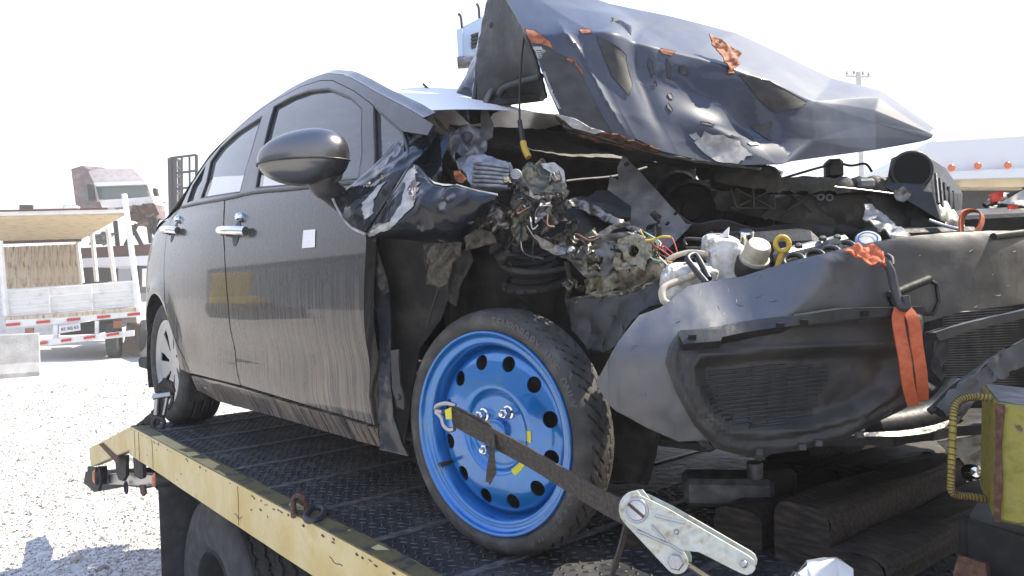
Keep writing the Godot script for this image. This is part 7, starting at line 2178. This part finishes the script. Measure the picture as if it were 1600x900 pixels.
	for p in [[V(-27.502,3.157,-4.81), V(-27.777,2.391,-4.474)], [V(-27.239,3.145,-5.126), V(-27.19,2.456,-5.179)], [V(-27.998,3.294,-4.216), V(-27.952,2.399,-4.263)], [V(-27.635,3.117,-4.651), V(-27.396,2.374,-4.931)]]: bar("frame_strut", p[0], p[1], 0.06, "chassis_black", sc)
	bit("fuel_tank", [V(-28.302,2.824,-3.691), V(-28.01,2.856,-4.042), V(-28.015,2.492,-4.033), V(-28.307,2.459,-3.682)], "grey_metal", 0.05, 123, 1.0, 0.4, 0.2, sc, [], 0.12)
	var fb := thing("flatbed_trailer", "dark low flatbed trailer carrying the maroon semi cab", "trailer", (V(104.822,-1.05,23.606)))
	slab("bed", [V(-28.547,2.331,-3.081), V(-26.866,2.413,-5.099), V(-26.843,1.982,-5.122), V(-28.552,1.969,-3.071)], "rust_brown", bk * 2.4, fb)
	slab("side_skirt", [V(-28.379,1.962,-3.122), V(-26.706,1.998,-5.131), V(-26.71,1.661,-5.122), V(-28.384,1.646,-3.114)], "white_wall", bk * 2.2, fb)
	for p in [[V(-28.409,1.827,-3.242), V(-28.235,1.819,-3.45), V(-28.252,0.644,-3.419), V(-28.425,0.652,-3.211)], [V(-27.323,1.778,-4.543), V(-27.15,1.77,-4.752), V(-27.165,0.685,-4.723), V(-27.339,0.693,-4.515)]]: slab("wheel_set", p, "chassis_black", bk * 2.0, fb)
	# ---- grey wall far behind
	var gw := thing("grey_wall", "low grey yard wall behind the stake bed truck", "wall", (V(-150.382,-1.05,-30.007)))
	slab("wall_panel", [V(-34.29,1.686,-3.994), V(-31.179,1.869,-7.728), V(-31.201,0.306,-7.687), V(-34.308,0.339,-3.959)], "grey_wall", bk * 0.3, gw)
	slab("white_box", [V(-24.902,1.472,-4.323), V(-24.768,1.486,-4.483), V(-24.776,0.902,-4.468), V(-24.91,0.887,-4.307)], "white_wall", bk * 0.8, gw)
	# ---- welded cage
	var cg := thing("steel_cage", "tall dark welded steel cage of bars standing behind the car's rear", "cage", (V(-21.903,0.408,-4.786)))
	for e in [[266, 248, 270, 480], [273, 247, 276, 480], [281, 246, 284, 480], [297, 243, 299, 480], [307, 242, 308, 480]]: pass
	for p in [[V(-22.138,4.686,-4.545), V(-22.139,0.228,-4.502), 0.06], [V(-22.052,4.701,-4.648), V(-22.065,0.224,-4.59), 0.05], [V(-21.917,4.714,-4.811), V(-21.943,0.219,-4.737), 0.025], [V(-21.769,4.746,-4.988), V(-21.808,0.213,-4.899), 0.025], [V(-21.634,4.759,-5.15), V(-21.673,0.207,-5.06), 0.04], [V(-23.022,4.802,-5.047), V(-23.035,0.201,-4.988), 0.04]]: bar("upright", p[0], p[1], p[2], "dark_steel", cg)
	for k in 8: bar("rung", (V(-22.138,4.686,-4.545)).lerp(V(-22.135,1.376,-4.517), k / 7.0), (V(-21.634,4.759,-5.15)).lerp(V(-21.656,1.45,-5.093), k / 7.0), 0.03, "dark_steel", cg)
	for k in 14: bar("side_rung", (V(-22.085,4.639,-4.53)).lerp(V(-22.082,1.374,-4.503), k / 13.0), (V(-23.022,4.802,-5.047)).lerp(V(-23.031,1.402,-5.004), k / 13.0), 0.03, "dark_steel", cg)
	# ---- white box trailer behind the bumper
	var bt := thing("box_trailer", "white box trailer with amber lamps along its header and a dark open rear", "trailer", (V(-11.291,-1.05,-43.75)))
	var rb := V(-0.62, 0, -0.78)
	var hd := slab("header", [V(-3.666,2.565,-11.069), V(-3.596,2.749,-11.154), V(-1.924,2.841,-13.161), V(-1.933,2.194,-13.144), V(-3.404,2.177,-11.38), V(-3.629,2.313,-11.111)], "trailer_white", rb * 6.0, bt)
	slab("header_lip", [V(-3.351,2.246,-11.288), V(-1.905,2.284,-13.023), V(-1.908,2.119,-13.018), V(-3.326,2.121,-11.316)], "trailer_white", rb * 0.2, hd)
	for q in [V(-3.298,2.3,-11.274), V(-3.027,2.319,-11.599), V(-2.717,2.315,-11.971)]:
		var g := Geo.new()
		lathe(g, [P(0, 0.025), P(0.04, 0.02), P(0.06, 0.0)], yframe(q, -rb), 16)
		var lm := obj("amber_lamp", g, "orange_lens", bt)
		pass
	slab("soffit", [V(-3.416,2.168,-11.521), V(-1.96,2.165,-13.268), V(-1.963,1.955,-13.262), V(-3.31,2.016,-11.647)], "cream_panel", rb * 0.6, bt)
	slab("dark_interior", [V(-3.567,2.163,-12.12), V(-1.954,2.134,-14.056), V(-1.978,0.382,-14.011), V(-3.591,0.455,-12.076)], "chassis_black", rb * 5.0, bt)
	slab("rear_frame", [V(-3.417,2.178,-11.364), V(-3.324,2.173,-11.476), V(-3.348,0.463,-11.431), V(-3.441,0.467,-11.319)], "grey_wall", rb * 0.4, bt)
	for x in 2:
		var g := Geo.new()
		var c: Vector3 = (V(-3.174,0.119,-12.261)) + V(0.64, 0, -0.77) * 1.6 * x
		lathe(g, [P(0.0, 0.0), P(0.27, 0.0), P(0.3, 0.04), P(0.5, 0.0), P(0.5, -0.3), P(0.3, -0.33)], yframe(V(c.x, GROUND + 0.5, c.z), -rb.cross(Vector3.UP)), 28)
		obj("wheel", g, "truck_rubber", bt)
	# ---- power pole
	var pp := thing("power_pole", "distant pale utility pole with one cross arm and insulators above the bonnet", "pole", (V(-26.75,-1.061,-58.312)) )
	bar("pole", V(-26.53,17.089,-58.746), (V(-26.463,17.086,-58.826)) * V(1, 0, 1) + V(0, GROUND - 0.3, 0), 0.16, "concrete", pp)
	bar("cross_arm", V(-27.169,16.752,-57.976), V(-25.934,16.644,-59.456), 0.07, "concrete", pp)
	for q in [V(-27.132,17.012,-58.022), V(-26.764,17.047,-58.464), V(-26.297,16.974,-59.024), V(-25.998,16.856,-59.382)]:
		knob("insulator", q, Vector3.UP, [P(0, 0.14), P(0.08, 0.12), P(0.05, 0.02), P(0.12, -0.02), P(0.05, -0.16)], "rust_brown", pp, 12)
	# ---- pale blue machine head behind the bonnet
	var mh := thing("machine_head", "pale blue machine head with a grey cylinder and two thin rods, past the raised bonnet", "machine", (V(-2.718,1.268,-1.26)))
	slab("housing", [V(-2.786,2.393,-1.189), V(-2.674,2.475,-1.325), V(-2.678,2.197,-1.318), V(-2.789,2.184,-1.184)], "pale_blue", V(-0.5, 0, -0.6), mh)
	slab("housing_door", [V(-2.787,2.366,-1.141), V(-2.762,2.374,-1.171), V(-2.762,2.175,-1.169), V(-2.781,2.176,-1.146)], "pale_blue", V(-0.4, 0, -0.6) * 0.8, mh)
	for k in 4: bar("vent_slat", (V(-2.736,2.321,-1.225)).lerp(V(-2.737,2.247,-1.223), k / 3.0), (V(-2.697,2.341,-1.272)).lerp(V(-2.698,2.263,-1.27), k / 3.0), 0.009, "dark_steel", mh)
	g2 = Geo.new()
	tube(g2, [V(-2.785,2.141,-1.142), V(-2.688,2.146,-1.258)], 0.04, 14)
	obj("cylinder", g2, "grey_metal", mh)
	wire("rod", [V(-2.802,2.481,-1.171), V(-2.791,2.463,-1.184), V(-2.786,2.376,-1.189)], 0.010, "dark_steel", mh)
	wire("rod", [V(-2.72,2.547,-1.27), V(-2.712,2.52,-1.279), V(-2.71,2.45,-1.281)], 0.010, "dark_steel", mh)
	var mt: Vector3 = V(-2.749,2.343,-1.39)
	bar("mast", mt, mt * V(1, 0, 1) + V(0, GROUND, 0), 0.035, "dark_steel", mh)

	# ---- beyond the photographer: dark shed added for the reflections, and the loader the doors mirror
	var sh := thing("added_shed", "added unseen dark sheet metal shed that darkens reflections, behind the photographer", "shed", V(-16, GROUND, 14))
	for n in 26:
		var g := Geo.new()
		box(g, Transform3D(Basis(), V(-46.0 + n * 2.0, 1.4, 14.0 + 0.05 * (n % 2))), V(1.98, 4.9, 0.06), 0.01)
		obj("wall_sheet", g, "shed_blue", sh)
	var g3 := Geo.new()
	box(g3, Transform3D(Basis(V(1, 0, 0), -0.18), V(-21.0, 4.3, 16.6)), V(53.0, 0.12, 6.0), 0.02)
	obj("roof", g3, "grey_wall", sh)
	var ld := thing("yellow_loader", "yellow wheel loader with its bucket down, parked behind the photographer", "loader", V(-19.5, GROUND, 7.0))
	lump("body", V(-19.5, 0.1, 7.0), V(1.7, 0.8, 1.3), "machine_yellow", 0.1, 0.0, 0.1, ld)
	lump("cab", V(-19.7, 1.15, 7.0), V(1.1, 1.3, 1.1), "machine_yellow", 0.1, 0.0, 0.08, ld)
	lump("cab_window", V(-19.7, 1.25, 6.43), V(0.9, 0.8, 0.04), "window_glass", 0.1, 0.0, 0.01, ld)
	lump("arm", V(-18.0, 0.2, 7.0), V(1.4, 0.25, 0.7), "machine_yellow", 0.1, 0.0, 0.03, ld)
	lump("bucket", V(-17.0, -0.6, 7.0), V(0.7, 0.8, 1.9), "dark_steel", 0.1, 0.0, 0.05, ld)
	for q in [[-20.2, 6.2], [-18.7, 6.2], [-20.2, 7.8], [-18.7, 7.8]]:
		knob("wheel", V(q[0], -0.45, q[1]), V(0, 0, -1 if q[1] < 7.0 else 1), [P(0.0, 0.0), P(0.3, 0.0), P(0.33, 0.04), P(0.57, 0.02), P(0.6, -0.05), P(0.6, -0.3)], "truck_rubber", ld)

func barrier(parent: Node3D, a: Vector3, b: Vector3, h: float, m: String) -> void:
	var d := b - a
	d.y = 0.0
	var n := V(d.z, 0, -d.x).normalized()
	if n.dot(V(1.2, 0, 1.8) - a) < 0.0: n = -n
	var prof := PackedVector2Array([P(-0.6, 0), P(0, 0), P(0.0, 0.10), P(-0.12, 0.30), P(-0.20, h - 0.02), P(-0.22, h), P(-0.38, h), P(-0.40, h - 0.02), P(-0.48, 0.3), P(-0.6, 0.1)])
	var g := Geo.new()
	plate(g, prof, Transform3D(Basis(n, Vector3.UP, n.cross(Vector3.UP)), V(a.x, GROUND, a.z) + d / 2.0), d.length(), 0.01)
	obj("barrier_block", g, m, parent)
